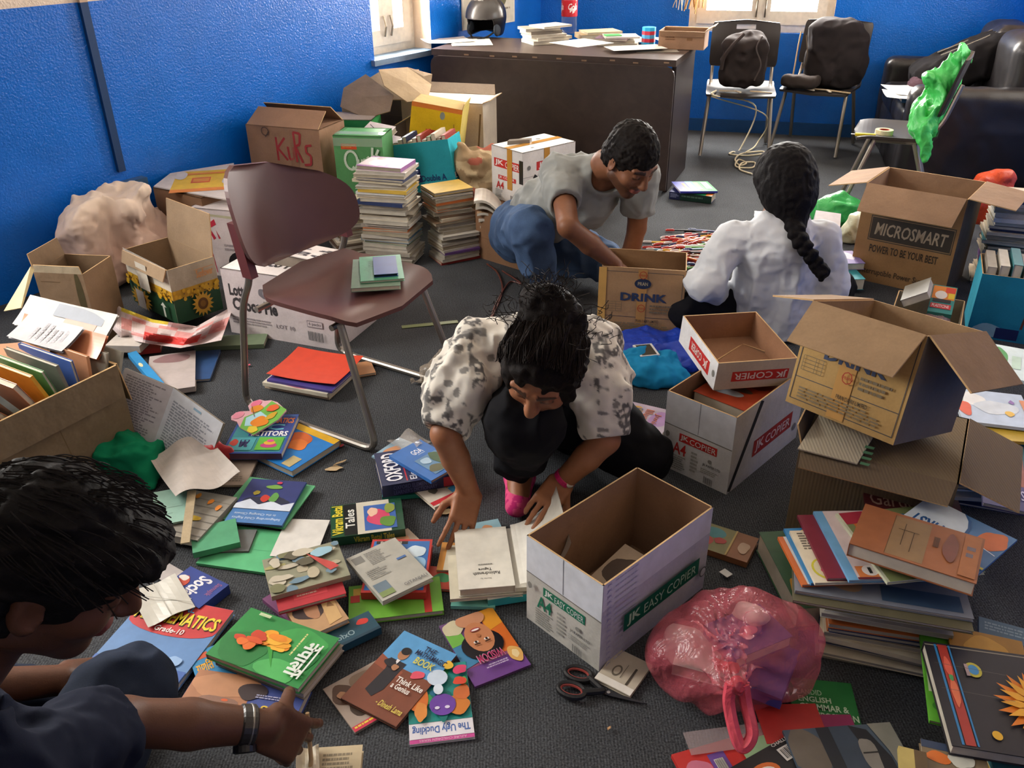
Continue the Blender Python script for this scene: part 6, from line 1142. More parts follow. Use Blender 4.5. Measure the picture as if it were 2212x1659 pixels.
# flower album pile bottom right
zt2 = stack('the pile under the daisy album', (1.02, 1.10), 8, .27, .22, .010, .016, -8, 51, .012, 5, weights=[8, 6, 6, 4, 2, 2, 1, 1, 1, 2, 1, 0, 0, 1], z0=0)
book(quad4([(2010, 1352), (2100, 1370), (2085, 1560), (1982, 1560)], zt2+.012), .009, '#5fae34', 'bright green magazine with daisies beside the daisy album', [('r', .5, .2, 1, .9, '#8fbf6a'), ('r', .05, .5, .6, .72, '#c9dcae'), ('b', .3, .85, .2, .06, '#3f8a2e', 3), ('e', .7, .8, .08, .04, '#ece8de'), ('e', .7, .8, .03, .015, '#d9a83a'), ('e', .6, .9, .07, .03, '#ece8de'), ('b', .25, .55, .05, .03, '#c4304a', 6)], spine='L', name='magazine', cat='magazine')
book(quad4([(2080, 1362), (2230, 1390), (2220, 1560), (2040, 1560)], zt2+.022), .009, '#b5822a', 'amber magazine under the daisy album', [('b', .5, .2, .3, .15, '#d9a23a', 3)], spine='L', name='magazine', cat='magazine')
fl = []
for j, (n_, r0, c_) in enumerate(((15, .34, '#d9791f'), (15, .30, '#e0a02c'))):
    for i in range(n_):
        t = 2*math.pi*(i+.5*j)/n_; w_ = .20
        P = [(.80+r0*1.05*math.cos(t), .56+r0*math.sin(t)), (.80+r0*.6*math.cos(t+w_), .56+r0*.6*math.sin(t+w_)), (.80+.05*math.cos(t), .56+.05*math.sin(t)), (.80+r0*.6*math.cos(t-w_), .56+r0*.6*math.sin(t-w_))]
        fl.append(('p', [(min(x, .99), y) for x, y in P], c_))
fa = quad4([(2012, 1408), (2275, 1405), (2300, 1640), (2050, 1615)], zt2+.05)
book(fa, .026, '#26242a', 'black photo album with a big orange daisy, lower right corner', [('l', .0, .03, 1, .03, .003, '#8f8878'), ('r', .08, .02, .10, .98, '#2f7ab0'), ('r', .11, .02, .19, .98, '#a8382e'), ('r', .20, .02, .215, .98, '#2f7ab0'), ('b', .15, .25, .03, .1, '#d9604a', 3), ('b', .15, .5, .03, .14, '#d9704a', 4), ('b', .15, .36, .02, .03, '#4a9a5a', 5), ('e', .36, .25, .07, .075, '#b8ac3a'), ('e', .36, .25, .045, .05, '#3f86b8'), ('r', .29, .2, .32, .32, '#a89090'), ('e', .38, .86, .04, .04, '#d9a82a')]+fl+[('e', .80, .56, .10, .10, '#a84a22'), ('e', .80, .56, .06, .06, '#c96a2a'), ('l', .02, .27, .6, .30, .001, '#55504c'), ('l', .02, .52, .6, .55, .001, '#55504c')], spine='T', pages='#c9c2b2', tc=.002)
book(quad4([(1960, 1620), (2010, 1625), (2000, 1720), (1930, 1715)], zt2+.03), .012, '#b8a560', 'small yellowed book at the bottom right edge before the daisy album', [('r', .55, 0, 1, 1, '#5d4a30')], spine='L')
book(quad4([(2000, 1600), (2130, 1625), (2140, 1700), (1990, 1690)], zt2+.022), .014, '#7a6a52', 'frayed book with torn white edges just below the daisy album', [('r', .0, .0, .5, .2, '#2f3f5c'), ('b', .25, .4, .2, .15, '#d9722e', 3), ('b', .6, .35, .2, .2, '#cfd0c2', 4)], spine='R')
book(quad4([(2120, 1338), (2240, 1360), (2240, 1400), (2110, 1370)], .12), .012, '#4a6a80', 'long blue-grey magazine behind the daisy album', [('x', .1, .2, .9, .7, 3, '#7f9aa8')], spine='L', name='magazine', cat='magazine')
# books on the carpet by the pink bag
FB([(1705, 1467), (1838, 1472), (1862, 1575), (1712, 1560)], .016, .014, '#1f6f34', 'green English grammar book right of the pink bag', [('t', .1, .24, .5, .36, 'CANDID', '#9ab89a', .012), ('t', .12, .40, .62, .52, 'ENGLISH', '#b4ccb0', .02), ('t', .12, .56, .86, .70, 'GRAMMAR &', '#b4ccb0', .02), ('t', .12, .74, .98, .88, 'COMPOSITION', '#b4ccb0', .02)], 'L')
FB([(1640, 1530), (1760, 1512), (1790, 1600), (1650, 1610)], .026, .006, '#b3302c', 'red book corner between the grammar book and the pink bag', None, 'L')
FB([(1760, 1545), (1838, 1542), (1850, 1580), (1770, 1590)], .022, .005, '#8f2a5a', 'magenta booklet on the grammar book', None, 'L')
FB([(1445, 1640), (1735, 1540), (1790, 1640), (1500, 1700)], .020, .010, '#c02f2a', 'red book with a barcode under the loop of the pink bag', [('t', .34, .0, .62, .12, 'PELICAN', '#e0b83a', .012), ('b', .12, .55, .1, .25, '#c9728a', 3), ('r', .22, .25, .34, .85, '#6a4a94'), ('r', .245, .4, .315, .75, '#d8d4cc')][1:]+BAR(.25, .42, .31, .72)+[('r', .45, .2, .68, .7, '#8fae84'), ('r', .68, .3, .8, .7, '#c9b23a')], 'L')
sheet(quad4([(1480, 1590), (1735, 1540), (1745, 1578), (1500, 1650)], .024), 'clear plastic sleeve on the red book', '#b8a8a8', m='clear')
FB([(1480, 1690), (1740, 1590), (1800, 1660), (1560, 1730)], .032, .008, '#1f1d20', 'black magazine with a barcode at the bottom edge of the floor', [('r', .0, .3, .4, 1, '#c96a2a'), ('e', .5, .6, .14, .3, '#cf6a30'), ('e', .5, .62, .1, .2, '#e4ddd6'), ('r', .72, .2, .92, .6, '#d4d0ca')]+BAR(.74, .25, .9, .55)+[('t', .7, .03, .95, .13, 'CHALLENGE', '#c9c5c0', .012)], 'L')
FB([(1700, 1585), (1920, 1553), (1985, 1680), (1740, 1710)], .040, .007, '#4a5a6a', 'magazine with a vintage car picture at the bottom edge', [('b', .15, .4, .18, .4, '#6d655a', 3), ('r', .3, .0, .42, 1, '#1f2630'), ('p', [(.42, 0), (.62, 0), (.7, 1), (.42, 1)], '#39485a'), ('p', [(.6, .0), (.75, .1), (.85, .6), (.85, 1), (.72, 1)], '#1c2029'), ('b', .68, .55, .08, .3, '#8d8a84', 5), ('p', [(.78, .0), (1, 0), (1, 1), (.88, 1), (.86, .5)], '#8a8a80'), ('l', .62, .5, .76, .5, .003, '#2a2a2a')], 'L')
sheet(quad4([(1550, 1235), (1565, 1232), (1588, 1240), (1570, 1243)], .012), 'tiny torn white scrap in the dark between box and magazine stack', '#d4d4d0')
# magazines spilling out of the left carton
bxo = mb_
spill = [('#b3aaa0', 'white illustrated magazine fanned at the top of the left carton', [(28, 705), (85, 612), (235, 710), (225, 745)], [('r', .1, .25, .3, .6, '#3a3638'), ('r', .35, .5, .55, .85, '#b8846a'), ('r', .55, .35, .95, .9, '#6d7480'), ('e', .12, .12, .05, .06, '#8fae8a')], [.36, .44, .40, .35]),
    ('#c98560', 'copper-coloured wrapped book under the white magazine in the left carton', [(35, 715), (70, 660), (215, 745), (215, 790)], None, [.35, .40, .38, .32]),
    ('#aaa7a8', 'crumpled grey newsprint sheet on the magazines in the left carton', [(0, 740), (80, 670), (170, 720), (150, 750)], [('x', .1, .3, .9, .9, 6, '#9a979c')], [.37, .415, .40, .37]),
    ('#b98a68', 'tan wrapped book at the left picture edge in the left carton', [(-30, 745), (100, 740), (110, 800), (-30, 790)], None, [.375, .365, .34, .35])]
for c_, lab, pts, ar, zs in spill:
    f_ = quad4(pts, zs); sheet(f_, lab, c_, ar, t=.008, curl=.006, cat='magazine' if 'magazine' in lab[:40] else 'book', name='magazine' if 'magazine' in lab[:40] else 'book', m='gloss' if 'wrapped' in lab else 'paper')
# books standing in the carton: fan of edges
fanl = [('#d9895f', 'crinkled copper-wrapped book nearest the camera in the left carton', .02, -38), ('#8a928e', 'grey silver-wrapped book behind the copper one in the left carton', .055, -30), ('#c27650', 'dull orange wrapped book in the middle of the left carton', .10, -24), ('#d39a2c', 'mustard yellow narrow book in the left carton', .135, -18), ('#4f8f56', 'green copybook in the left carton', .16, -14), ('#77756c', 'grey notebook beside the green copybook in the left carton', .19, -8), ('#4a6ab4', 'book with a blue top edge in the left carton', .22, -2), ('#c0865f', 'thin copper-backed notebook near the right end of the left carton', .25, 6), ('#98958a', 'ruled grey notebook at the right end of the left carton', .29, 16), ('#a9a698', 'curled pale notebook in the far corner of the left carton', .33, 24)]
for i, (c_, lab, x, an) in enumerate(fanl):
    t = .016 if i < 3 else .010; d = (bxo.c*math.cos(an*D2R)+bxo.a*math.sin(an*D2R)).normalized(); o_ = bxo.q(.235+.43*x, .03, .10+(.03 if i == 0 else 0))
    h_ = .33-.008*i; u_ = bxo.b; f_ = Fr(o_+d*h_, u_, -d, .24, h_)
    if f_.n.dot(bxo.a) > 0: f_.n = -f_.n if False else f_.n
    book(f_, t, c_, lab, [('r', .05, .02, .95, .1, '#3a5aa8')] if 'blue top' in lab else None, spine='L' if i % 2 else 'R', m='gloss' if 'wrapped' in lab else 'paper', group='books standing in the left carton')
for i in range(4): 
    cn = ['grey', 'brown', 'cream', 'dark'][i]; book(Fr(bxo.q(.03, .06, .06+.055*i)+bxo.b*.255, bxo.a, -bxo.b, .36 if i < 1 else .36, .04, bxo.c), .05, ['#8d877c', '#6d5a48', '#b5aa94', '#3a3640'][i], f'{cn} bundle of papers along the back of the left carton, {ordn(3-i)}', spine='R', group='papers at the back of the left carton')
# yellow page and cards sticking up by the wall
k = MB(); a, b, c_, d = Y(8, 672, 2.75), Y(66, 575, 2.85), Y(72, 580, 2.87), Y(45, 665, 2.75); k.slab([a, d, c_, b], .006, '#e3cf9a', 'paper'); k.build('cardboard_piece', None, 'bright cream card sticking up at the left picture edge by the wall', 'cardboard')
# ------------------------------------------------------------------ people
def nrm(v): return Vector(v).normalized()
def cutlocal(s, p, n, R):
    """flat end on a sleeve or trouser leg: plane cut felt only within R of p"""
    n = np.array(nrm(n)); p = np.array(p); sl, g = s._reg(p-R, p+R); X, Y_, Z = np.meshgrid(*g, indexing='ij', sparse=True)
    d = (X-p[0])*n[0]+(Y_-p[1])*n[1]+(Z-p[2])*n[2]; r = np.sqrt((X-p[0])**2+(Y_-p[1])**2+(Z-p[2])**2)
    A = s.D[sl]; s.D[sl] = np.where(r < R, np.maximum(A, d), A).astype(np.float32)
def cuff(s, p, d, r_in, R):
    """open cuff at p looking along d: flat cut, then hollowed round the limb"""
    p = Vector(p); d = nrm(d); cutlocal(s, p, d, R); s.cone(p-d*.025, p+d*.06, r_in, r_in, .003, sub=True)
class Head:
    def __init__(h, c, f, u, k=1.0):
        h.c = Vector(c); h.f = nrm(f); u = Vector(u); h.u = (u-h.f*u.dot(h.f)).normalized(); h.r = h.f.cross(h.u); h.k = k
        h.A = np.array([h.r, h.f, h.u])
    def __call__(h, x, y, z): return h.c+(h.r*x+h.f*y+h.u*z)*h.k
    def loc(h, P): return ((P-np.array(h.c))@h.A.T)/h.k
    def skin(h, s, neck, nr=.052, fem=0):
        k = h.k; A = h.A
        s.ell(h(0, -.012, .030), (.074*k, .096*k, .090*k), A, .01); s.ell(h(0, .030, -.02), (.062*k, .062*k, .085*k), A, .02)
        s.cone(h(0, .032, -.055), h(0, .062, -.092), .042*k, (.024-.003*fem)*k, .02); s.cone(h(-.045, .0, -.055), h(0, .055, -.09), .026*k, .022*k, .02); s.cone(h(.045, .0, -.055), h(0, .055, -.09), .026*k, .022*k, .02)
        for sg in (1, -1):
            s.ell(h(sg*.043, .058, -.018), (.022*k, .024*k, .022*k), A, .02); s.cone(h(sg*.012, .084, .034), h(sg*.048, .070, .036), .011*k, .010*k, .01)
            s.ell(h(sg*.032, .094, .014), (.017*k, .012*k, .011*k), A, .008, True); s.ell(h(sg*.032, .0755, .013), (.0135*k, .0125*k, .0125*k), A, .002)
            s.ell(h(sg*.076, -.008, -.004), (.010*k, .022*k, .034*k), axes(h.u, h.r*sg*.9+h.f*-.4), .005); s.ell(h(sg*.086, -.002, -.0), (.006*k, .012*k, .020*k), h.A, .004, True)
        s.cone(h(0, .086, .028), h(0, .108, -.016), .009*k, .0145*k, .008); s.ell(h(.011, .098, -.021), (.009*k, .011*k, .008*k), A, .005); s.ell(h(-.011, .098, -.021), (.009*k, .011*k, .008*k), A, .005)
        s.ell(h(0, .088, -.050), (.023*k, .013*k, .0075*k), A, .004); s.ell(h(0, .086, -.061), (.020*k, .013*k, .008*k), A, .004); s.cone(h(-.018, .1025, -.0552), h(.018, .1025, -.0552), .0022*k, .0022*k, .002, sub=True)
        s.cone(h(0, -.03, -.05), neck, nr*k, nr*1.12, .02)
    def paint(h, P, base, beard=0, brow='#1b1311'):
        q = h.loc(P); x, y, z = q.T; ax = np.abs(x); C_ = np.tile(hx(base), (len(P), 1)); near = (np.abs(q) < .16).all(1)
        m = lambda cond, col, a: C_.__setitem__(slice(None), np.where((cond & near)[:, None], C_*(1-a)+hx(col)*a, C_))
        m((((x/.026)**2+((z+.055)/.015)**2) < 1) & (y > .075), '#8a4340', .65)
        m((np.abs(z-.040+ax*.10) < .0065) & (ax > .012) & (ax < .054) & (y > .05), brow, .85)
        m((np.abs(z-.008) < .0035) & (ax > .018) & (ax < .046) & (y > .06), '#140d0b', .85)
        m((((ax-.032)/.016)**2+((z-.014)/.010)**2 < 1) & (y > .06), '#5d3a2a', .35)
        if beard:
            m((z < -.052+.5*np.maximum(0, ax-.03)) & (y > -.01) & ~(((x/.026)**2+((z+.055)/.015)**2) < 1) & (z > -.125), '#1d1512', beard)
            m((np.abs(z+.038) < .008) & (ax < .034) & (y > .08), '#1d1512', beard)
        return C_
def hand(s, w, d, n, k=1.0, curl=(.3, .35, .4, .45), spread=.12, thumb=(.5, .5), side=1, fr=.0082):
    """palm leaves the wrist w along d, n = out of the back of the hand, side = +1 thumb along n x d"""
    d = nrm(d); n = Vector(n); n = (n-d*n.dot(d)).normalized(); t = n.cross(d)*side; k_ = k
    A = np.array([t, d, n]); s.rbox(Vector(w)+d*.045*k, (.040*k, .050*k, .0145*k), A, .012*k, .012)
    L = (.040, .044, .041, .032)
    for i in range(4):
        b = Vector(w)+d*(.088-.004*abs(i-1))*k+t*(.030-.0205*i)*k; a = curl[i]; dd = nrm(d+t*(.5-i/3)*spread*2); p = [b]; ang = 0
        for j, f in enumerate((1.0, .68, .52)):
            ang += a*(1.0 if j == 0 else 1.15); v = dd*math.cos(ang)-n*math.sin(ang); p.append(p[-1]+v*L[i]*f*k)
        s.chain(p, [fr*k*1.05, fr*k*.98, fr*k*.9, fr*k*.8], .0035)
    b = Vector(w)+d*.025*k+t*.030*k-n*.004*k; v = nrm(t*.75+d*.75-n*thumb[0]); v2 = nrm(t*.25+d*.95-n*thumb[1])
    s.chain([b, b+v*.042*k, b+v*.042*k+v2*.032*k, b+v*.042*k+v2*.055*k], [.0145*k, .0105*k, .0098*k, .0080*k], .006)
def strands(name, parent, H_, n, seed, col, fn, r=.0011):
    g = random.Random(seed); k = MB()
    for i in range(n): k.tube(smoothcurve(fn(g), 3), [r*1.2, *[r]*50][:len(smoothcurve(fn(random.Random(0)), 3))], col, 'hair', 4)
    return k.build(name, parent, kind='stuff')
def person(name, label, loc): return name
SK1, SK2, SK3 = '#7d5138', '#9a6546', '#8a5c40'

# ---- squatting woman in the floral blouse
W = dict(sr=V(-.085, 2.02, .495), sl=V(.215, 2.02, .495), pel=V(.09, 2.36, .17), chest=V(.078, 2.10, .40), neck=V(.075, 2.0, .52))
er, el_ = Y(962, 938, 1.84), Y(1308, 950, 1.88); wr, wl = G(1014, 1062, .125), G(1212, 1042, .150)
hd = Head(Y(1174, 795, 1.80), (-.30, -.72, -.60), (-.04, -.60, .80), 1.03)
s = Sdf((-.36, 1.62, -.01), (.56, 2.60, .80), .0036)
hd.skin(s, W['neck'], .047, 1)
s.chain([W['pel'], V(.085, 2.24, .29), W['chest'], V(.075, 2.03, .48)], [.13, .115, .12, .07], .03, ((0, .55, .8), .75)); s.cone(W['sr'], W['sl'], .052, .052, .03)
s.chain([W['sr'], er, wr], [.045, .036, .0245], .012); s.chain([W['sl'], el_, wl], [.045, .036, .0245], .012)
s.chain([er, er*.6+wr*.4, wr], [.034, .035, .024], .012); s.chain([el_, el_*.6+wl*.4, wl], [.034, .035, .024], .012)
kr, kl = V(.03, 1.82, .375), G(1385, 985, .10); ar, al = V(.02, 2.05, .08), V(.20, 2.30, .06)
s.chain([V(.03, 2.34, .16), kr, ar, V(.015, 1.95, .035)], [.09, .058, .038, .03], .02); s.chain([V(.16, 2.34, .16), kl, al, V(.16, 2.42, .04)], [.09, .058, .038, .03], .02)
fr_t = G(992, 1150, .06); hand(s, wr, fr_t-wr, V(.25, -.75, .55), .95, (.18, .22, .2, .24), .16, (.35, .5), side=-1)
fl_t = G(1165, 1105, .125); hand(s, wl, fl_t-wl, V(-.1, -.75, .65), .95, (.30, .34, .42, .5), .10, (.55, .6), side=1)
woman = s.build('person', lambda P: hd.paint(P, SK2), 'skin', None, 'person squatting in a floral blouse, turning the pages of an open book', 'person', loc=(.08, 2.1, 0))
# blouse
s = Sdf((-.40, 1.70, .05), (.52, 2.62, .70), .0048)
s.chain([V(.085, 2.36, .24), V(.085, 2.25, .32), W['chest'], V(.075, 2.05, .47)], [.15, .145, .142, .085], .03, ((0, .55, .8), .78)); s.cone(W['sr']+V(.02, .01, .0), W['sl']+V(-.02, .01, 0), .068, .068, .03)
sre, sle = W['sr'].lerp(er, .86), W['sl'].lerp(el_, .86)
s.chain([W['sr'], W['sr'].lerp(er, .45)+V(-.010, -.02, .0), sre+V(-.004, 0, .01)], [.068, .090, .070], .02); s.chain([W['sl'], W['sl'].lerp(el_, .45)+V(.008, -.02, 0), sle+V(.0, 0, .01)], [.068, .080, .064], .02)
s.folds(.014, 13, 3, (1, 1, .5)); s.folds(.004, 34, 7, (1, 1, .6))
cuff(s, sre+nrm(er-W['sr'])*.03, er-W['sr'], .042, .12); cuff(s, sle+nrm(el_-W['sl'])*.03, el_-W['sl'], .042, .12)
s.cone(W['neck']-V(0, .06, .03), W['neck']+V(0, -.12, .10), .066, .075, .012, sub=True)
def floral(P):
    a = vnoise(P, 22, 3); b = vnoise(P, 64, 5); c = vnoise(P, 130, 8); m = np.maximum(np.clip((a-.06)*12, 0, 1)*np.clip((b+.10)*7, 0, 1)*np.clip((c+.35)*5, 0, 1), .8*np.clip((vnoise(P, 48, 21)-.34)*14, 0, 1))
    return hx('#d9d3c8')*(1-m[:, None]*.85)+hx('#3a3a40')*(m[:, None]*.85)
s.build('blouse', floral, 'cloth', woman)
# trousers and socks
s = Sdf((-.2, 1.66, .0), (.56, 2.62, .55), .005)
s.chain([V(.02, 2.36, .17), kr], [.135, .098], .02); s.chain([V(.17, 2.34, .17), V(.20, 2.1, .24), kl], [.135, .12, .085], .02); s.chain([V(.11, 2.25, .20), V(.10, 2.02, .27)], [.13, .08], .03); s.cone(V(.03, 2.40, .16), V(.16, 2.40, .16), .14, .14, .03)
s.chain([kr, V(.02, 1.95, .20), ar+V(0, 0, .03)], [.094, .074, .052], .02); s.chain([kl, al+V(0, 0, .03)], [.085, .062], .02)
s.folds(.010, 15, 5, (1, .7, 1)); s.cut((0, 0, .05), (0, 0, -1)); s.build('trousers', '#101014', 'cloth', woman)
for sg, a_ in ((0, ar),):
    s = Sdf(a_-V(.09, .22, .085), a_+V(.09, .10, .09), .004); s.chain([a_+V(0, 0, .02), a_+V(0, .01, -.03)], [.046, .044], .02); s.chain([a_+V(0, 0, -.035), a_+V(-.01, -.12, -.045)], [.042, .033], .02, ((0, 0, 1), .85)); s.cut((0, 0, .003), (0, 0, -1))
    s.build('sock', lambda P: np.where((P[:, 2] > .068)[:, None], np.where((vnoise(P, 60, 3) > .0)[:, None], hx('#cfcbd8'), hx('#2f3f6a')), np.where((vnoise(P, 70, 5) > .25)[:, None], hx('#b82a6a'), hx('#d8527f'))), 'cloth', woman)
# her hair
s = Sdf(hd.c-V(.24, .24, .24), hd.c+V(.24, .30, .26), .004)
s.ell(hd(0, -.020, .040), (.093, .108, .098), hd.A, .01); s.ell(hd(0, -.055, -.01), (.092, .080, .095), hd.A, .03); s.ell(hd(-.06, .015, .0), (.030, .052, .07), hd.A, .02); s.ell(hd(.06, .015, .0), (.030, .052, .07), hd.A, .02)
s.ell(hd(.025, -.105, .105), (.060, .050, .050), hd.A, .03); s.ell(hd(-.03, -.09, .09), (.045, .045, .042), hd.A, .03)
s.ell(hd(0, .112, -.040), (.069, .075, .122), hd.A, .010, True); s.disp(lambda P: .010*np.abs(vnoise(hd.loc(P)*np.array([1, .6, .9]), 34, 2))+.007*vnoise(hd.loc(P), 60, 4)-.004, .03)
hr = s.build('hair', '#17110f', 'hair', woman, it=1)
def curl(g):
    a = g.uniform(-2.4, 2.4); b = g.uniform(.4, 1.0); p0 = hd(.088*math.sin(a), -.05-.055*math.cos(a)*.8, .05+.075*b*g.random()+.03); o = hd(.02, -.11, .115) if g.random() < .6 else p0
    q_ = o+Vector((g.uniform(-1, 1), g.uniform(-1, 1), g.uniform(-.2, 1)))*.034; c_ = [q_]
    for i in range(4): c_.append(c_[-1]+(q_-hd(0, -.04, .04)).normalized()*.010+Vector((g.uniform(-1, 1), g.uniform(-1, 1), g.uniform(-1, .8)))*.016)
    return c_
strands('stray_hair', hr, hd, 190, 4, '#1d1512', curl, .0008)
def combed(H_, a0, a1, rx, ry, rz, bun, oy=-.02, oz=.04):
    def fn(g):
        th = g.uniform(-1.45, 1.45); pts = []
        for j in range(6):
            t = a0+(a1-a0)*j/5+g.uniform(-.10, .10); x, y, z = math.sin(th*(1-.55*(j/5)**2))*rx, math.cos(t)*ry*math.cos(th*.35), math.sin(t)*rz*max(.15, math.cos(th*.9))
            z += .004*math.sin(j*2.2+th*9); x += .005*math.sin(j*1.9+th*14)
            pts.append(H_(x, oy+y, oz+z)+(H_(x, y, z)-H_(0, 0, 0)).normalized()*g.uniform(.0, .004))
        return pts
    return fn
strands('combed_hair', hr, hd, 320, 14, '#1c1411', combed(hd, .98, 2.5, .095, .110, .103, None), .0010)
# bracelet and watch on her left wrist
k = MB(); wd = nrm(wl-el_); wp = wl-wd*.015; k.lathe(wp-wd*.008, [(.0285, 0), (.031, .002), (.031, .014), (.0285, .016), (.0275, .008)], '#c9256a', 'plastic', 24, wd); k.build('bracelet', woman, 'bright pink wristband')
k = MB(); k.lathe(wp+wd*.012, [(.0275, 0), (.0295, .002), (.0295, .010), (.0275, .012), (.0268, .006)], '#b8b4ac', 'chrome', 24, wd); k.lathe(wp+wd*.018+V(.02, -.018, .012), [(.0135, 0), (.0135, .007), (.011, .009)], '#d8d4cc', 'chrome', 18, V(.6, -.6, .5)); k.build('watch', woman, 'silver wristwatch')
# her open book
bk = quad4([(1110, 1268), (988, 1272), (984, 1150), (1095, 1132)], .062)
ob_ = book(bk, .022, '#d8d2c4', 'open book with a blank title page in the woman\'s hands', [('r', 0, 0, 1, 1, '#e4dfd2'), ('t', .24, .20, .72, .25, 'Rabindranath', '#3a3834', .012), ('t', .38, .27, .62, .32, 'Tagore', '#3a3834', .012), ('t', .40, .13, .6, .16, 'Stories by', '#6a6862', .0), ('x', .36, .36, .62, .39, 1, '#8a8880')], spine='L', pages='#d8cfb8')
k = MB(); o_ = bk.p(0, 0)+V(0, 0, .002)
pg = lambda a, b: bk.p(0, b)-bk.u*(.012+.125*math.sin(a*1.35)*1.0)+V(0, 0, .004+.115*a**1.6)
k.grid(lambda a, b: pg(a, b), 14, 4, '#e9e5da', 'paper'); k.grid(lambda a, b: pg(1-a, b)-bk.u*-.0008-V(0, 0, .0008), 14, 4, '#e2ddd0', 'paper'); k.build('turned_page', ob_)
k = MB(); k.box(bk.p(0, 0, -.021), -bk.u*.125, bk.v*bk.h, V(0, 0, .012), '#d8cfb8', 'pages'); k.box(bk.p(0, 0, -.0085), -bk.u*.125, bk.v*bk.h, V(0, 0, .0008), '#e6e1d4', 'paper'); k.build('left_pages', ob_)

# ---- man in the grey T-shirt
sr, sl = V(.20, 3.42, .575), V(.515, 3.36, .565); nk = V(.375, 3.34, .62); pel = V(.10, 3.80, .20)
hm = Head(Y(1362, 348, 3.22), (.45, -.68, -.60), (.25, -.38, .85), 1.06)
er, wr = V(.215, 3.085, .455), V(.41, 3.155, .275); el_, wl = V(.525, 3.43, .33), V(.49, 3.50, .055)
s = Sdf((-.12, 2.95, -.01), (.72, 4.05, .90), .0042)
hm.skin(s, nk, .054)
s.chain([pel, V(.18, 3.68, .34), V(.31, 3.49, .48), V(.36, 3.39, .56)], [.115, .10, .105, .065], .03, ((.6, -.6, .3), .70)); s.cone(sr, sl, .052, .052, .03)
s.chain([sr, er], [.050, .041], .012); s.chain([er, er*.55+wr*.45, wr], [.038, .040, .0275], .012); s.chain([sl, el_], [.050, .040], .012); s.chain([el_, el_*.55+wl*.45, wl], [.038, .039, .027], .012)
hand(s, wr, V(.10, .05, -.10), V(.35, -.2, .9), 1.05, (.3, .35, .4, .45), .1, side=-1); hand(s, wl+V(0, 0, .0), V(.05, -.02, -.03), V(0, .2, 1), 1.05, (.15, .15, .15, .2), .15, side=1)
kr, ar = V(.085, 3.40, .335), V(.155, 3.44, .05); kl, al = V(.42, 3.58, .12), V(.20, 3.76, .06)
s.chain([V(.06, 3.80, .19), kr, ar, V(.19, 3.33, .03)], [.095, .062, .042, .035], .02); s.chain([V(.17, 3.80, .17), kl, al], [.095, .062, .045], .02)
man = s.build('person', lambda P: hm.paint(P, SK1, .55), 'skin', None, 'person in a grey T-shirt and jeans reaching into the DRINK carton', 'person', loc=(.15, 3.6, 0))
s = Sdf((-.12, 3.10, .12), (.72, 4.05, .75), .0052)
s.chain([pel+V(.02, -.03, .07), V(.18, 3.67, .35), V(.31, 3.48, .48), V(.36, 3.40, .555)], [.150, .142, .146, .085], .03, ((.6, -.6, .3), .80)); s.cone(sr, sl, .070, .070, .03)
s.chain([sr, sr.lerp(er, .56)], [.074, .068], .02); s.chain([sl, sl.lerp(el_, .60)], [.074, .068], .02)
s.folds(.013, 9, 3, (1, 1, .7)); s.folds(.004, 26, 6)
cuff(s, sr.lerp(er, .62), er-sr, .048, .11); cuff(s, sl.lerp(el_, .66), el_-sl, .048, .11); s.cone(nk-V(0, .0, .05), hm(0, 0, -.05), .062, .062, .01, sub=True)
ts = s.build('t_shirt', '#8f918e', 'cloth', man)
s = Sdf((-.14, 3.20, .0), (.62, 4.05, .55), .0052)
s.cone(V(.05, 3.82, .18), V(.17, 3.80, .18), .142, .14, .03); s.chain([V(.05, 3.80, .20), kr], [.14, .092], .03); s.chain([V(.17, 3.79, .18), kl], [.13, .085], .03)
s.chain([kr, kr.lerp(ar, .5)+V(-.01, 0, 0), ar+V(0, 0, .02)], [.090, .078, .066], .02); s.chain([kl, al], [.083, .062], .02); s.folds(.010, 13, 8); s.cut((0, 0, .012), (0, 0, -1)); s.build('jeans', '#435878', 'denim', man)
s = Sdf(ar-V(.1, .22, .06), ar+V(.16, .1, .08), .005); s.chain([ar+V(.0, .0, -.01), ar+V(.05, -.10, -.015)], [.048, .038], .02); s.cut((0, 0, .003), (0, 0, -1)); s.build('sock', '#2a2a30', 'cloth', man)
s = Sdf(hm.c-V(.16, .16, .16), hm.c+V(.16, .16, .18), .0036)
s.ell(hm(0, -.018, .042), (.086*1.05, .105*1.05, .096*1.08), hm.A, .01); s.ell(hm(0, -.05, -.02), (.082, .075, .06), hm.A, .02)
s.ell(hm(0, .115, -.045), (.088, .086, .108), hm.A, .006, True); s.ell(hm(.085, .02, -.04), (.03, .05, .045), hm.A, .006, True); s.ell(hm(-.085, .02, -.04), (.03, .05, .045), hm.A, .006, True); s.cut(hm(0, -.05, -.065), -hm.u-hm.f*.3)
s.disp(lambda P: .0042*vnoise(P, 120, 4)+.003*vnoise(P, 60, 7), .02); s.build('hair', '#15100e', 'hair', man, it=1)

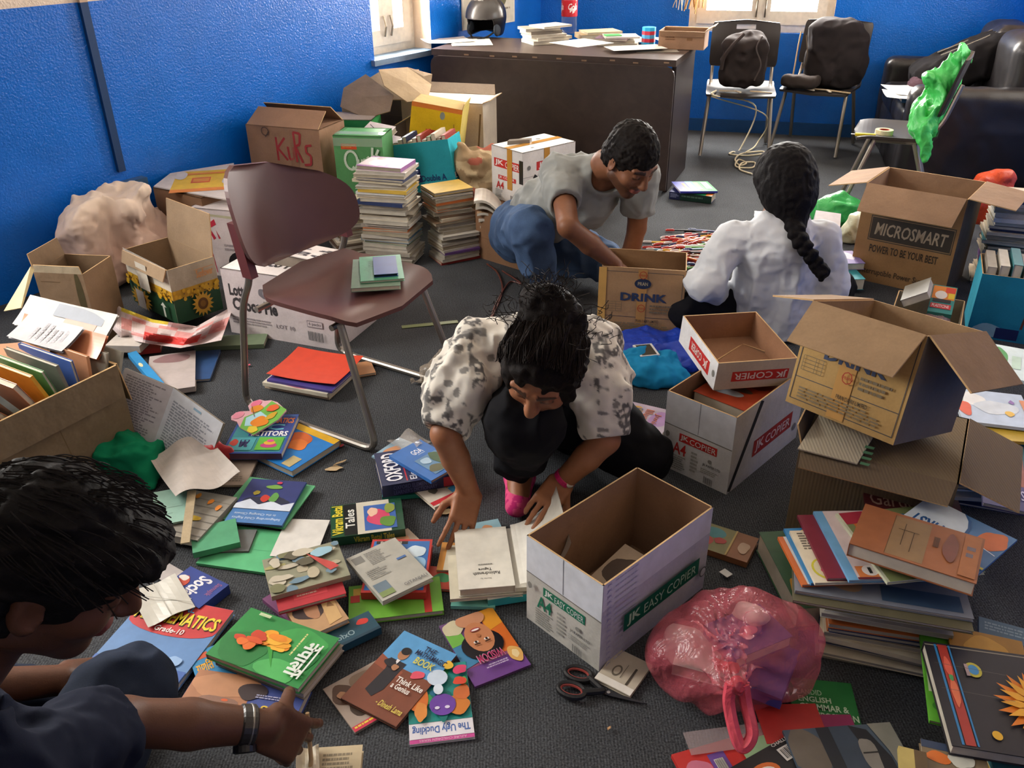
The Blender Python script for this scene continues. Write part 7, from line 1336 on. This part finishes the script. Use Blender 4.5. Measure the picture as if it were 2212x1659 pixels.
# ---- woman with the braid, back to the camera
pel = V(1.03, 3.14, .13); nk = V(.99, 3.10, .475); sr, sl = V(1.165, 3.08, .40), V(.835, 3.07, .40); er, wr = V(1.235, 3.06, .20), V(1.17, 3.28, .14); el_, wl = V(.735, 3.02, .245), V(.835, 3.17, .135)
hb = Head(V(1.015, 3.15, .585), (-.12, .82, -.42), (0, .4, .9), 1.02)
s = Sdf((.55, 2.85, -.01), (1.45, 3.62, .78), .0048)
hb.skin(s, nk, .045, 1); s.chain([pel, V(1.02, 3.10, .27), V(1.0, 3.08, .38), V(.995, 3.08, .44)], [.12, .115, .115, .07], .03, ((0, 1, 0), .75)); s.cone(sr, sl, .05, .05, .03)
s.chain([sr, er, wr], [.045, .036, .025], .012); s.chain([sl, el_, wl], [.045, .036, .025], .012); hand(s, wl, V(.06, .06, -.05), V(0, -.3, 1), .95, side=1); hand(s, wr, V(-.06, .08, -.05), V(0, -.3, 1), .95, side=-1)
s.chain([V(.96, 3.18, .12), V(.72, 3.22, .12), V(1.0, 3.42, .06)], [.085, .06, .045], .02); s.chain([V(1.1, 3.18, .12), V(1.33, 3.30, .12), V(1.05, 3.44, .06)], [.085, .06, .045], .02)
wom2 = s.build('person', lambda P: hb.paint(P, SK3), 'skin', None, 'person with a long black braid and white top, back to the camera', 'person', loc=(1.0, 3.15, 0))
s = Sdf((.60, 2.80, .005), (1.42, 3.42, .56), .0052)
s.chain([V(1.03, 3.12, .06), V(1.02, 3.09, .25), V(1.0, 3.07, .38), V(.995, 3.07, .43)], [.172, .155, .142, .085], .03, ((0, 1, 0), .80)); s.cone(sr, sl, .064, .064, .03)
s.chain([sr, er+V(-.01, 0, .01), er.lerp(wr, .6)], [.068, .066, .055], .02); s.chain([sl, el_, el_.lerp(wl, .82)], [.070, .070, .056], .02)
s.folds(.013, 8, 13, (1, 1, .45)); s.folds(.004, 27, 3); s.cut((0, 0, .012), (0, 0, -1)); cuff(s, el_.lerp(wl, 1.0), wl-el_, .042, .09); s.cone(nk-V(0, .02, .02), hb(0, 0, -.02), .056, .06, .012, sub=True)
s.build('tunic', '#d4d7dc', 'cloth', wom2)
s = Sdf((.5, 2.9, .0), (1.5, 3.62, .32), .0062)
s.chain([V(.96, 3.17, .11), V(.70, 3.10, .105), V(1.0, 3.42, .06)], [.11, .085, .06], .02); s.chain([V(1.1, 3.18, .11), V(1.34, 3.28, .11), V(1.05, 3.44, .06)], [.11, .08, .06], .02); s.folds(.009, 13, 2); s.cut((0, 0, .006), (0, 0, -1)); s.build('trousers', '#15151a', 'cloth', wom2)
s = Sdf(hb.c-V(.2, .35, .42), hb.c+V(.22, .2, .2), .004)
s.ell(hb(0, -.020, .035), (.110, .124, .116), hb.A, .01); s.ell(hb(0, -.055, -.03), (.106, .092, .112), hb.A, .03); s.cone(hb(0, -.07, -.06), Y(1716, 482, 3.02), .062, .045, .03)
bp_ = smoothcurve([Y(1712, 470, 3.02), Y(1722, 505, 2.955), Y(1742, 540, 2.925), Y(1766, 572, 2.915), Y(1778, 590, 2.905)], 4)
for i, p in enumerate(bp_):
    sg = 1 if i % 2 else -1; t = i/(len(bp_)-1); s.ell(p+V(sg*.011, 0, .0), (.030-.011*t, .024-.007*t, .024-.006*t), axes(V(sg*.55, 0, 1)), .004)
s.cone(bp_[-1]+V(0, 0, -.005), Y(1774, 602, 2.90), .019, .012, .006)
s.disp(lambda P: .0045*np.abs(vnoise(P*np.array([1, 1, .45]), 80, 2))+.003*vnoise(P, 60, 9)-.002, .02); s.build('hair', '#110e10', 'hair', wom2, it=1)

# ---- man in the dark shirt nearest the camera
hs_ = Head(Y(104, 1232, .835), (.80, .20, -.58), (.50, .12, .86), 1.03)
sr, sl = V(-.685, .735, .49), V(-.96, .90, .52); nk = V(-.765, .785, .60); pel = V(-.93, .60, .12)
er, wr = V(-.645, .965, .335), V(-.440, 1.035, .238); el_, wl = V(-1.05, 1.08, .28), V(-.86, 1.16, .22)
s = Sdf((-1.30, .35, -.01), (-.20, 1.52, .96), .0042)
hs_.skin(s, nk, .056)
s.chain([pel, V(-.92, .68, .30), V(-.86, .78, .46), V(-.78, .79, .55)], [.13, .13, .125, .075], .03, ((.8, .5, 0), .75)); s.cone(sr, sl, .06, .06, .03)
s.chain([sr, er], [.052, .042], .012); s.chain([er, er*.55+wr*.45, wr], [.039, .041, .028], .012); s.chain([sl, el_, wl], [.052, .04, .028], .012)
ht_ = Y(690, 1622, 1.10); hand(s, wr, ht_-wr, V(.18, -.60, .78), 1.12, (.20, .30, .38, .46), .14, (.75, .85), side=1, fr=.0086); hand(s, wl, V(.08, .05, -.04), V(0, -.2, 1), 1.05, side=-1)
kn, an = Y(268, 1500, 1.16), V(-.86, 1.02, .05); s.chain([V(-.85, .66, .13), kn, an], [.10, .066, .045], .02); s.chain([V(-1.0, .7, .13), V(-1.12, 1.15, .16), V(-.85, 1.25, .05)], [.1, .066, .045], .02)
man2 = s.build('person', lambda P: hs_.paint(P, '#5d3b29', .25), 'skin', None, 'person in a dark shirt seen from the side, arm stretched to a small book', 'person', loc=(-.9, .8, 0))
s = Sdf((-1.30, .40, .05), (-.45, 1.28, .72), .0052)
s.chain([pel+V(0, 0, .03), V(-.92, .68, .30), V(-.86, .78, .46), V(-.78, .79, .545)], [.165, .165, .150, .09], .03, ((.8, .5, 0), .82)); s.cone(sr, sl, .073, .073, .03); s.chain([sr, sr.lerp(er, .75)], [.078, .072], .02); s.chain([sl, sl.lerp(el_, .75)], [.078, .072], .02)
s.cone(nk+V(-.05, .02, -.02), nk+V(.05, -.04, -.025), .062, .058, .02); s.folds(.011, 10, 3); s.folds(.004, 30, 6); cuff(s, sr.lerp(er, .84), er-sr, .050, .12); cuff(s, sl.lerp(el_, .84), el_-sl, .050, .12); s.cone(nk-V(0, 0, .03), hs_(0, -.01, -.03), .064, .068, .01, sub=True)
sh = s.build('shirt', '#161b2b', 'cloth', man2)
k = MB(); p = sr+V(.055, -.03, -.065); k.lathe(p, [(.0065, 0), (.0065, .002), (.004, .003)], '#a9b0b8', 'plastic', 12, V(.6, -.7, .1)); k.build('button', sh)
s = Sdf((-1.34, .42, .0), (-.52, 1.42, .45), .006)
s.chain([V(-.87, .64, .12), kn], [.125, .094], .03); s.chain([kn, an], [.090, .066], .02); s.chain([V(-1.0, .7, .13), V(-1.12, 1.15, .16), V(-.88, 1.22, .07)], [.13, .095, .068], .03); s.cone(V(-.85, .6, .13), V(-1.0, .65, .13), .15, .15, .03); s.folds(.009, 14, 4); s.cut((0, 0, .008), (0, 0, -1)); s.build('jeans', '#202838', 'denim', man2)
s = Sdf(hs_.c-V(.2, .2, .2), hs_.c+V(.24, .22, .2), .0036)
s.ell(hs_(0, -.018, .042), (.090, .112, .103), hs_.A, .01); s.ell(hs_(0, -.055, -.015), (.090, .084, .085), hs_.A, .02); s.ell(hs_(.0, .074, .080), (.070, .046, .034), hs_.A, .03)
s.ell(hs_(0, .135, -.045), (.095, .090, .090), hs_.A, .008, True)
for sg in (1, -1): s.ell(hs_(sg*.092, .035, -.045), (.030, .060, .062), hs_.A, .006, True); s.ell(hs_(sg*.088, -.008, -.008), (.022, .026, .034), hs_.A, .004, True)
s.cut(hs_(0, -.06, -.085), -hs_.u-hs_.f*.4)
s.disp(lambda P: .007*np.abs(vnoise(hs_.loc(P)*np.array([1.2, .35, .8]), 55, 2))+.004*vnoise(hs_.loc(P)*np.array([1, .4, 1]), 110, 9)-.003, .03)
hr = s.build('hair', '#141110', 'hair', man2, it=1)
def tuft(g):
    th = g.uniform(-1.5, 1.5); ph = g.uniform(-1.3, .95); n_ = V(math.sin(th)*math.cos(ph)*.090, math.sin(ph)*.112, math.cos(th)*math.cos(ph)*.103)
    p = hs_(n_.x, -.018+n_.y, .042+n_.z); d = hs_.A.T@np.array([n_.x*3+g.uniform(-.1, .1), .45+g.uniform(-.15, .3), n_.z*2.2-.15]); d = nrm(d); o = nrm(p-hs_(0, -.015, .04))
    return [p-o*.006-d*.012, p+d*.012+o*.003, p+d*.028+o*.0035, p+d*.044-o*.002]
strands('loose_hair', hr, hs_, 420, 8, '#1a1615', tuft, .0009)
# his wristband and watch
wd = nrm(wr-er); k = MB(); q_ = wr-wd*.035; k.lathe(q_-wd*.014, [(.0325, 0), (.036, .003), (.036, .025), (.0325, .028), (.031, .014)], '#2b2825', 'leather', 24, wd); wa = k.build('watch', man2, 'dark leather watch')
k = MB(); k.lathe(q_+V(.0, -.026, -.024), [(.020, -.004), (.020, .008), (.016, .010)], '#1a1a1c', 'leather', 20, V(.1, -.75, -.6)); k.build('watch_case', wa)
k = MB(); k.lathe(q_+wd*.002, [(.0362, 0), (.0372, .0008), (.0372, .003), (.0362, .0038)], '#8d8880', 'chrome', 24, wd); k.build('ring', wa, 'thin pale ring')
# the small book he handles
bq = quad4([(690, 1615), (782, 1608), (775, 1720), (672, 1725)], .05); book(bq, .02, '#c9b896', 'small yellowed book under the hand of the person in front', [('x', .12, .15, .9, .95, 9, '#8d8068')], spine='L', pages='#c4b48c', tc=.0008)
sheet(quad4([(640, 1622), (690, 1612), (690, 1680), (640, 1690)], .055), 'page lifted between the fingers of the person in front', '#d4c8ae', amp=.004)
k = MB(); k.tube([Y(668, 1700, 1.08), Y(672, 1640, 1.09), Y(664, 1540, 1.12)], [.0045, .0045, .004], '#c9a878', 'wood', 8); k.build('pencil', None, 'short wooden stick held by the person in front', 'stick')
# ------------------------------------------------------------------ pens, bags and bits
PENC = [('red', '#b8322a'), ('orange', '#d4702a'), ('yellow', '#d9a82e'), ('white', '#d8d2cc'), ('dark blue', '#2f3a72'), ('dark red', '#7d2a24'), ('green', '#5f9a44'), ('light blue', '#7fb0cc'), ('black', '#2a2a2c'), ('lime', '#b5b83a')]
def pen(p, d, L, r, col, cap, label, group):
    d = nrm(d); p = Vector(p); k = MB(); k.tube([p, p+d*L*.70, p+d*L*.93, p+d*L], [r, r, r*.8, r*.25], col, 'plastic', 7); o = k.build('pen', None, label, 'pen', group, loc=p+d*L/2)
    k = MB(); k.tube([p-d*.002, p+d*L*.28], r*1.2, cap, 'plastic', 7); e = d.cross(V(0, 0, 1)).normalized(); k.box(p+d*L*.03+V(0, 0, r*1.2), d*L*.22, e*r*.6, V(0, 0, r*.5), cap, 'plastic'); k.build('cap', o); return o
g = random.Random(3)
for i in range(130):
    u = g.gauss(1495, 34); v = g.gauss(538, 20); rad = math.hypot((u-1495)/85, (v-538)/48)
    if rad > 1: u = 1495+(u-1495)/rad; v = 538+(v-538)/rad; rad = 1
    lay = max(0, .045*(1-rad)); z = .006+lay*g.random(); c = G(u, v, z); an = g.gauss(.05, .38); d = V(math.cos(an), math.sin(an), g.uniform(-.05, .05))
    ci = g.choices(range(10), [8, 8, 5, 4, 2, 7, 3, 2, 2, 1])[0]; cp = g.choice(['#b8322a', '#2f3a72', '#d8d2cc', PENC[ci][1], PENC[ci][1]]); L = g.uniform(.13, .16)
    pen(c-d*L/2, d, L, .0046, PENC[ci][1], cp, f'{PENC[ci][0]} pen in the heap of pens on the carpet behind the DRINK carton', f'{PENC[ci][0]} pens in the heap')
for i in range(22):
    y = g.random(); c = pt.q(.02+.13*g.random(), .03+.2*y, .03+.05*g.random()); an = g.uniform(.2, 1.2); d = V(math.cos(an)*.7, math.sin(an), .15+.3*g.random()); ci = g.choices(range(10), [9, 6, 1, 5, 1, 6, 2, 0, 1, 1])[0]
    d = nrm(d); pen(c-d*.06, d, .13, .0046, PENC[ci][1], g.choice(['#b8322a', '#d8d2cc', PENC[ci][1]]), f'{PENC[ci][0]} pen in the shallow brown tray by the braided woman', f'{PENC[ci][0]} pens in the tray')
for i in range(12):
    c = G(1508+g.uniform(-22, 22), 640+g.uniform(-8, 10), .01+.018*g.random()); an = -.35+g.uniform(-.12, .12); d = V(math.cos(an), math.sin(an), 0); pen(c-d*.07, d, .14, .0048, '#d9b8a8', '#c0352c', 'pale pen with a red cap in the bundle beside the pen tray', 'bundled red-capped pens')
pen(G(1480, 615, .006), V(.95, .2, 0), .14, .0046, '#d8d2cc', '#2f3a72', 'white pen with a dark blue cap lying alone behind the bundled pens', None)
k = MB(); k.box(G(1528, 596, .0005), V(.07, -.02, 0), V(.008, .02, 0), V(0, 0, .004), '#d8c0b0', 'paper'); k.build('paper_scrap', None, 'pale pink scrap of paper below the heap of pens', 'scrap')
# scissors
sA_, sB_ = G(1215, 1470, .006), G(1398, 1522, .006); sd = nrm(sB_-sA_); sn = V(-sd.y, sd.x, 0); L_ = (sB_-sA_).length; P_ = lambda x, y, z=.004: sA_+sd*x+sn*y+V(0, 0, z-.006)
sc_ = thing('scissors', 'black scissors with red-lined handles on the carpet by the white box', 'scissors', P_(L_*.45, 0, 0))
for i, (y0, sg) in enumerate(((.020, 1), (-.016, -1))):
    k = MB(); z = .004+.004*i; k.slab([P_(L_*.46, -sg*.004, z+.002), P_(L_*1.0, -sg*.0005+sg*.003, z+.002), P_(L_*.60, sg*.008, z+.002), P_(L_*.46, sg*.007, z+.002)][::1 if sg > 0 else -1], .0018, '#4a4a4e', 'chrome'); k.build('blade', sc_)
    k = MB(); c = P_(.028, y0+sg*.008, z+.004); ring = [c+sd*.030*math.cos(t)+sn*.019*math.sin(t) for t in [2*math.pi*j/20 for j in range(20)]]; k.tube(ring, .0062, '#17171a', 'plastic', 8, closed=True)
    k.tube(smoothcurve([P_(.052, y0+sg*.006, z+.004), P_(.085, sg*.006, z+.004), P_(L_*.5, -sg*.001, z+.003)]), [.0075]*16+[.006], '#17171a', 'plastic', 8); h_ = k.build('handle', sc_)
    k = MB(); k.tube([c+sd*.0245*math.cos(t)+sn*.0135*math.sin(t) for t in [2*math.pi*j/20 for j in range(20)]], .0035, '#8a3a34', 'plastic', 6, closed=True); k.build('handle_lining', h_, 'dull red inner ring')
k = MB(); k.lathe(P_(L_*.55, 0, .008), [(.004, 0), (.004, .003), (.002, .0035)], '#b8b8b8', 'chrome', 12); k.build('pivot', sc_)
# pink plastic bag of books, knotted
pc = V(.475, 1.33, 0)
for i, (o, r_, c_, lab) in enumerate([((.03, .03, .10), 25, '#2a3278', 'dark blue book inside the pink plastic bag'), ((-.05, .0, .06), -20, '#c8bcb8', 'white book inside the pink plastic bag'), ((.06, -.02, .05), 60, '#3a3f8a', 'small indigo book inside the pink plastic bag')]):
    f_ = xyrot(pc.x+o[0], pc.y+o[1], r_, .15, .11, o[2]+.03); book(f_, .03, c_, lab, [('b', .5, .5, .15, .12, '#c96a8a', 3)] if i == 0 else None)
for o, r_, c_, lab in (((-.09, .05, .07), .055, '#cfc4c0', 'crumpled white paper at the left inside the pink plastic bag'), ((.03, .08, .12), .05, '#d8cfc8', 'crumpled white paper at the top inside the pink plastic bag')):
    c = pc+Vector(o); s = Sdf(c-V(.1, .1, .1), c+V(.1, .1, .1), .006); s.ell(c, (r_, r_*.8, r_*.7)); s.folds(.02, 14, int(r_*1000)); s.build('crumpled_paper', c_, 'matte', None, lab, 'paper')
s = Sdf(pc+V(-.26, -.34, -.02), pc+V(.26, .24, .33), .0055)
s.ell(pc+V(.0, .01, .10), (.165, .135, .105), None, .03); s.ell(pc+V(.06, .0, .12), (.11, .10, .10), None, .05); s.ell(pc+V(-.08, .01, .08), (.10, .10, .075), None, .05)
kn_ = G(1590, 1468, .175); s.cone(kn_+V(0, .06, -.03), kn_, .06, .018, .04)
def rays(P):
    d = P-np.array(kn_); a = np.arctan2(d[:, 0], -d[:, 2]+.3*d[:, 1]); r = np.linalg.norm(d, axis=1); return .013*np.sin(a*13+2*vnoise(P, 9, 4))*np.exp(-r*6)+.012*vnoise(P, 14, 3)+.004*vnoise(P, 33, 6)
s.disp(rays); s.cut((0, 0, .003), (0, 0, -1))
pbag = s.build('plastic_bag', '#e06a78', 'film', None, 'knotted translucent pink plastic bag of books on the carpet, lower right', 'bag')
k = MB(); k.lathe(kn_+V(0, 0, -.012), [(.012, 0), (.018, .008), (.017, .018), (.010, .026)], '#c93a48', 'bagopaque', 14, V(.1, -.7, .5)); k.build('knot', pbag)
lp = smoothcurve([kn_+V(-.012, -.01, .0), Y(1575, 1520, 1.16), Y(1590, 1590, 1.12), Y(1606, 1615, 1.105), Y(1625, 1585, 1.12), Y(1612, 1520, 1.16), kn_+V(.012, -.01, 0)], 8)
k = MB(); k.tube(lp, [.0125]*len(lp), '#d85060', 'bagopaque', 7); k.build('handle', pbag)
lp = smoothcurve([kn_+V(.0, .02, .01), Y(1560, 1440, 1.30), Y(1490, 1405, 1.36), Y(1470, 1395, 1.38)], 8); k = MB(); k.tube(lp, [.012+.006*i/len(lp) for i in range(len(lp))], '#c83a3a', 'bagopaque', 7); k.build('handle', pbag)
# blue bag, cyan cloth and phone behind the boxes
c = G(1395, 775, 0); s = Sdf(c-V(.28, .26, .02), c+V(.30, .30, .16), .006); s.ell(c+V(.03, .06, .02), (.20, .13, .05)); s.ell(c+V(.14, .0, .02), (.13, .12, .04)); s.folds(.018, 9, 5); s.folds(.006, 30, 2); s.cut((0, 0, .003), (0, 0, -1))
s.build('plastic_bag', '#1d3fae', 'bagopaque', None, 'crumpled deep blue bag on the carpet under the white phone', 'bag')
c = G(1400, 812, 0); s = Sdf(c-V(.2, .2, .02), c+V(.2, .2, .16), .005); s.ell(c+V(-.01, .0, .03), (.13, .10, .055)); s.ell(c+V(.06, -.05, .02), (.09, .05, .04)); s.folds(.022, 12, 9, (1, 1, .7)); s.folds(.006, 34, 3); s.cut((0, 0, .003), (0, 0, -1))
s.build('scarf', '#1f86b8', 'cloth', None, 'crumpled cyan blue cloth in front of the deep blue bag', 'cloth')
f_ = quad4([(1365, 745), (1408, 742), (1425, 766), (1385, 770)], .085); k = MB(); k.box(f_.O, f_.u*f_.w, f_.v*f_.h, -f_.n*.008, '#dcdcdc', 'gloss'); ph = k.build('phone', None, 'white phone with a dark screen lying on the blue bag', 'phone')
k = MB(); k.art(f_.O, f_.u*f_.w, f_.v*f_.h, f_.n, [('r', .12, .06, .88, .94, '#3a3830')], 'gloss', .0006); k.build('screen', ph)
# plastic scraps on the carpet
c = G(930, 825, .0); s = Sdf(c-V(.1, .1, .02), c+V(.12, .14, .12), .004); s.ell(c+V(0, .02, .035), (.035, .03, .03)); s.chain([c+V(.01, .03, .04), c+V(.04, .07, .085)], [.025, .008]); s.chain([c, c+V(-.06, -.02, .012)], [.018, .009]); s.folds(.012, 26, 3); s.cut((0, 0, .003), (0, 0, -1)); s.build('wrapper', '#c9b9a4', 'film', None, 'crumpled clear wrapper with a pink end beside the woman\'s sleeve', 'wrapper')
for (u, v, w_, h_, an, c_, lab) in [(960, 1108, .05, .02, 20, '#cdb58c', 'torn tan paper scrap between the storybook and the woman\'s hand'), (722, 1013, .055, .02, 10, '#bfa680', 'torn tan scrap of paper left of the dictionary pile'), (735, 1000, .05, .008, 40, '#b59a74', 'narrow curled scrap beside the torn tan scrap'), (538, 790, .015, .008, 0, '#d9506a', 'tiny pink and yellow scrap behind the chair leg'), (738, 965, .02, .008, 60, '#b03040', 'tiny red shred of plastic by the chair foot'), (1325, 935, .03, .012, 30, '#b8b4ac', 'small grey scrap beside the illustrated dictionary'), (1402, 1030, .025, .012, 0, '#6a6a6c', 'grey fleck of paper beside the red lettered box'), (1316, 1575, .012, .005, 40, '#c9a070', 'tiny tan shred on the carpet left of the red book')]:
    p = G(u, v, .004); g_ = random.Random(u); a_ = an*D2R; X = V(math.cos(a_), math.sin(a_), 0); Y2 = V(-X.y, X.x, 0); k = MB(); n_ = 9
    k.slab([p+X*w_*.5*math.cos(t)*(.7+.5*g_.random())+Y2*h_*.6*math.sin(t)*(.7+.5*g_.random())+V(0, 0, .006*g_.random()) for t in [2*math.pi*j/n_ for j in range(n_)]], .001, c_, 'paper'); k.build('paper_scrap', None, lab, 'scrap', 'scraps on the carpet')
k = MB(); a, b = G(868, 707, .002), G(989, 695, .002); e = nrm(V(-(b-a).y, (b-a).x, 0))*.013; k.box(a-e, b-a, e*2, V(0, 0, .002), '#7d8a5c', 'plastic'); k.art(a+e+V(0, 0, .002), b-a, -e*2, V(0, 0, 1), [('l', i/30, .02, i/30, .35 if i % 5 else .6, .0006, '#4a5436') for i in range(1, 30)], 'plastic'); k.build('ruler', None, 'translucent green ruler on the carpet behind the chair', 'ruler')
k = MB(); k.tube(smoothcurve([G(1052, 570, .006), G(1075, 590, .006), G(1085, 630, .006), G(1060, 690, .006), G(1072, 655, .008), G(1100, 610, .006), G(1125, 612, .006), G(1085, 585, .008)], 8), .004, '#5a2f26', 'plastic', 6); k.build('cable', None, 'loose dark brown cable on the carpet beside the jeans', 'cable')
# green and white bags, packet beside the MICROSMART carton
def lump(name, label, u, v, r, h_, col, seed, m='bagopaque', cat='bag', f=.016, sc_=12, dz=0.0):
    c = G(u, v, 0); s = Sdf(c-V(r*1.5, r*1.5, .01), c+V(r*1.5, r*1.5, h_*1.7), .006); s.ell(c+V(0, 0, h_*.42), (r, r*.75, h_*.6)); s.ell(c+V(r*.3, r*.2, h_*.5), (r*.6, r*.5, h_*.5), None, .03); s.folds(f, sc_, seed); s.cut((0, 0, .003), (0, 0, -1)); return s.build(name, col, m, None, label, cat)
lump('plastic_bag', 'crumpled green plastic bag between the braided woman and the MICROSMART carton', 1802, 482, .13, .16, '#2f9a4a', 3)
lump('plastic_bag', 'cream plastic bag beside the crumpled green one', 1838, 522, .07, .14, '#c9cbb0', 6)
f_ = quad4([(1762, 455), (1812, 460), (1818, 520), (1758, 505)], [.19, .18, .12, .13]); book(f_, .05, '#cfc8cc', 'white wrapped parcel in front of the braided woman', spine='L', name='parcel', cat='parcel')
f_ = quad4([(1815, 545), (1850, 540), (1852, 565), (1815, 572)], .10); book(f_, .03, '#8a7ab0', 'purple and white packet beside the tunic sleeve of the braided woman', [('b', .5, .4, .3, .3, '#cfc8d8', 3)], spine='L', name='packet', cat='packet')
f_ = quad4([(1820, 575), (1850, 570), (1852, 600), (1820, 605)], .07); book(f_, .05, '#2f8f9a', 'teal packet below the purple one beside the braided woman', spine='L', name='packet', cat='packet')
c = G(2150, 470, 0); bs = Sdf(V(2.20, 3.95, .25), V(2.75, 4.45, .75), .007)
oc_ = Y(2148, 385, 4.15); bs = Sdf(oc_-V(.18, .15, .42), oc_+V(.18, .15, .12), .007); bs.rbox(V(oc_.x, oc_.y, oc_.z-.10), (.085, .05, .12), None, .03); bs.cone(V(oc_.x, oc_.y, oc_.z-.18), V(oc_.x, oc_.y, .30) if oc_.z > .3 else oc_, .05, .05, .03); bs.ell(oc_+V(.04, 0, .01), (.06, .04, .03), None, .03); bs.folds(.012, 14, 5); bs.build('plastic_bag', '#d24a20', 'bagopaque', None, 'bright orange plastic bag behind the MICROSMART carton by the blue wall', 'bag')
# green cloth, comic wrapping and red rag by the seated man
c = G(285, 1015, 0); s = Sdf(c-V(.2, .2, .01), c+V(.2, .2, .22), .005); s.ell(c+V(0, 0, .06), (.10, .07, .07)); s.chain([c+V(.05, -.03, .06), c+V(.11, -.09, .02)], [.05, .02]); s.folds(.022, 11, 4); s.folds(.007, 30, 3); s.cut((0, 0, .003), (0, 0, -1)); s.build('cloth', '#0f7a52', 'cloth', None, 'bunched dark green cloth beside the seated man\'s hair', 'cloth')
f_ = quad4([(300, 985), (440, 960), (540, 1030), (400, 1075)], .07); sheet(f_, 'crumpled printed wrapping paper below the open notebook', '#b5aca4', None, amp=.014, seed=5, ndiv=18)

c = G(468, 1000, 0); s = Sdf(c-V(.12, .12, .01), c+V(.12, .12, .14), .005); s.ell(c+V(0, 0, .045), (.06, .035, .035)); s.folds(.014, 18, 6); s.cut((0, 0, .003), (0, 0, -1)); s.build('wrapper', '#b03034', 'bagopaque', None, 'crumpled red wrapper between the notebook and the comic page', 'wrapper')
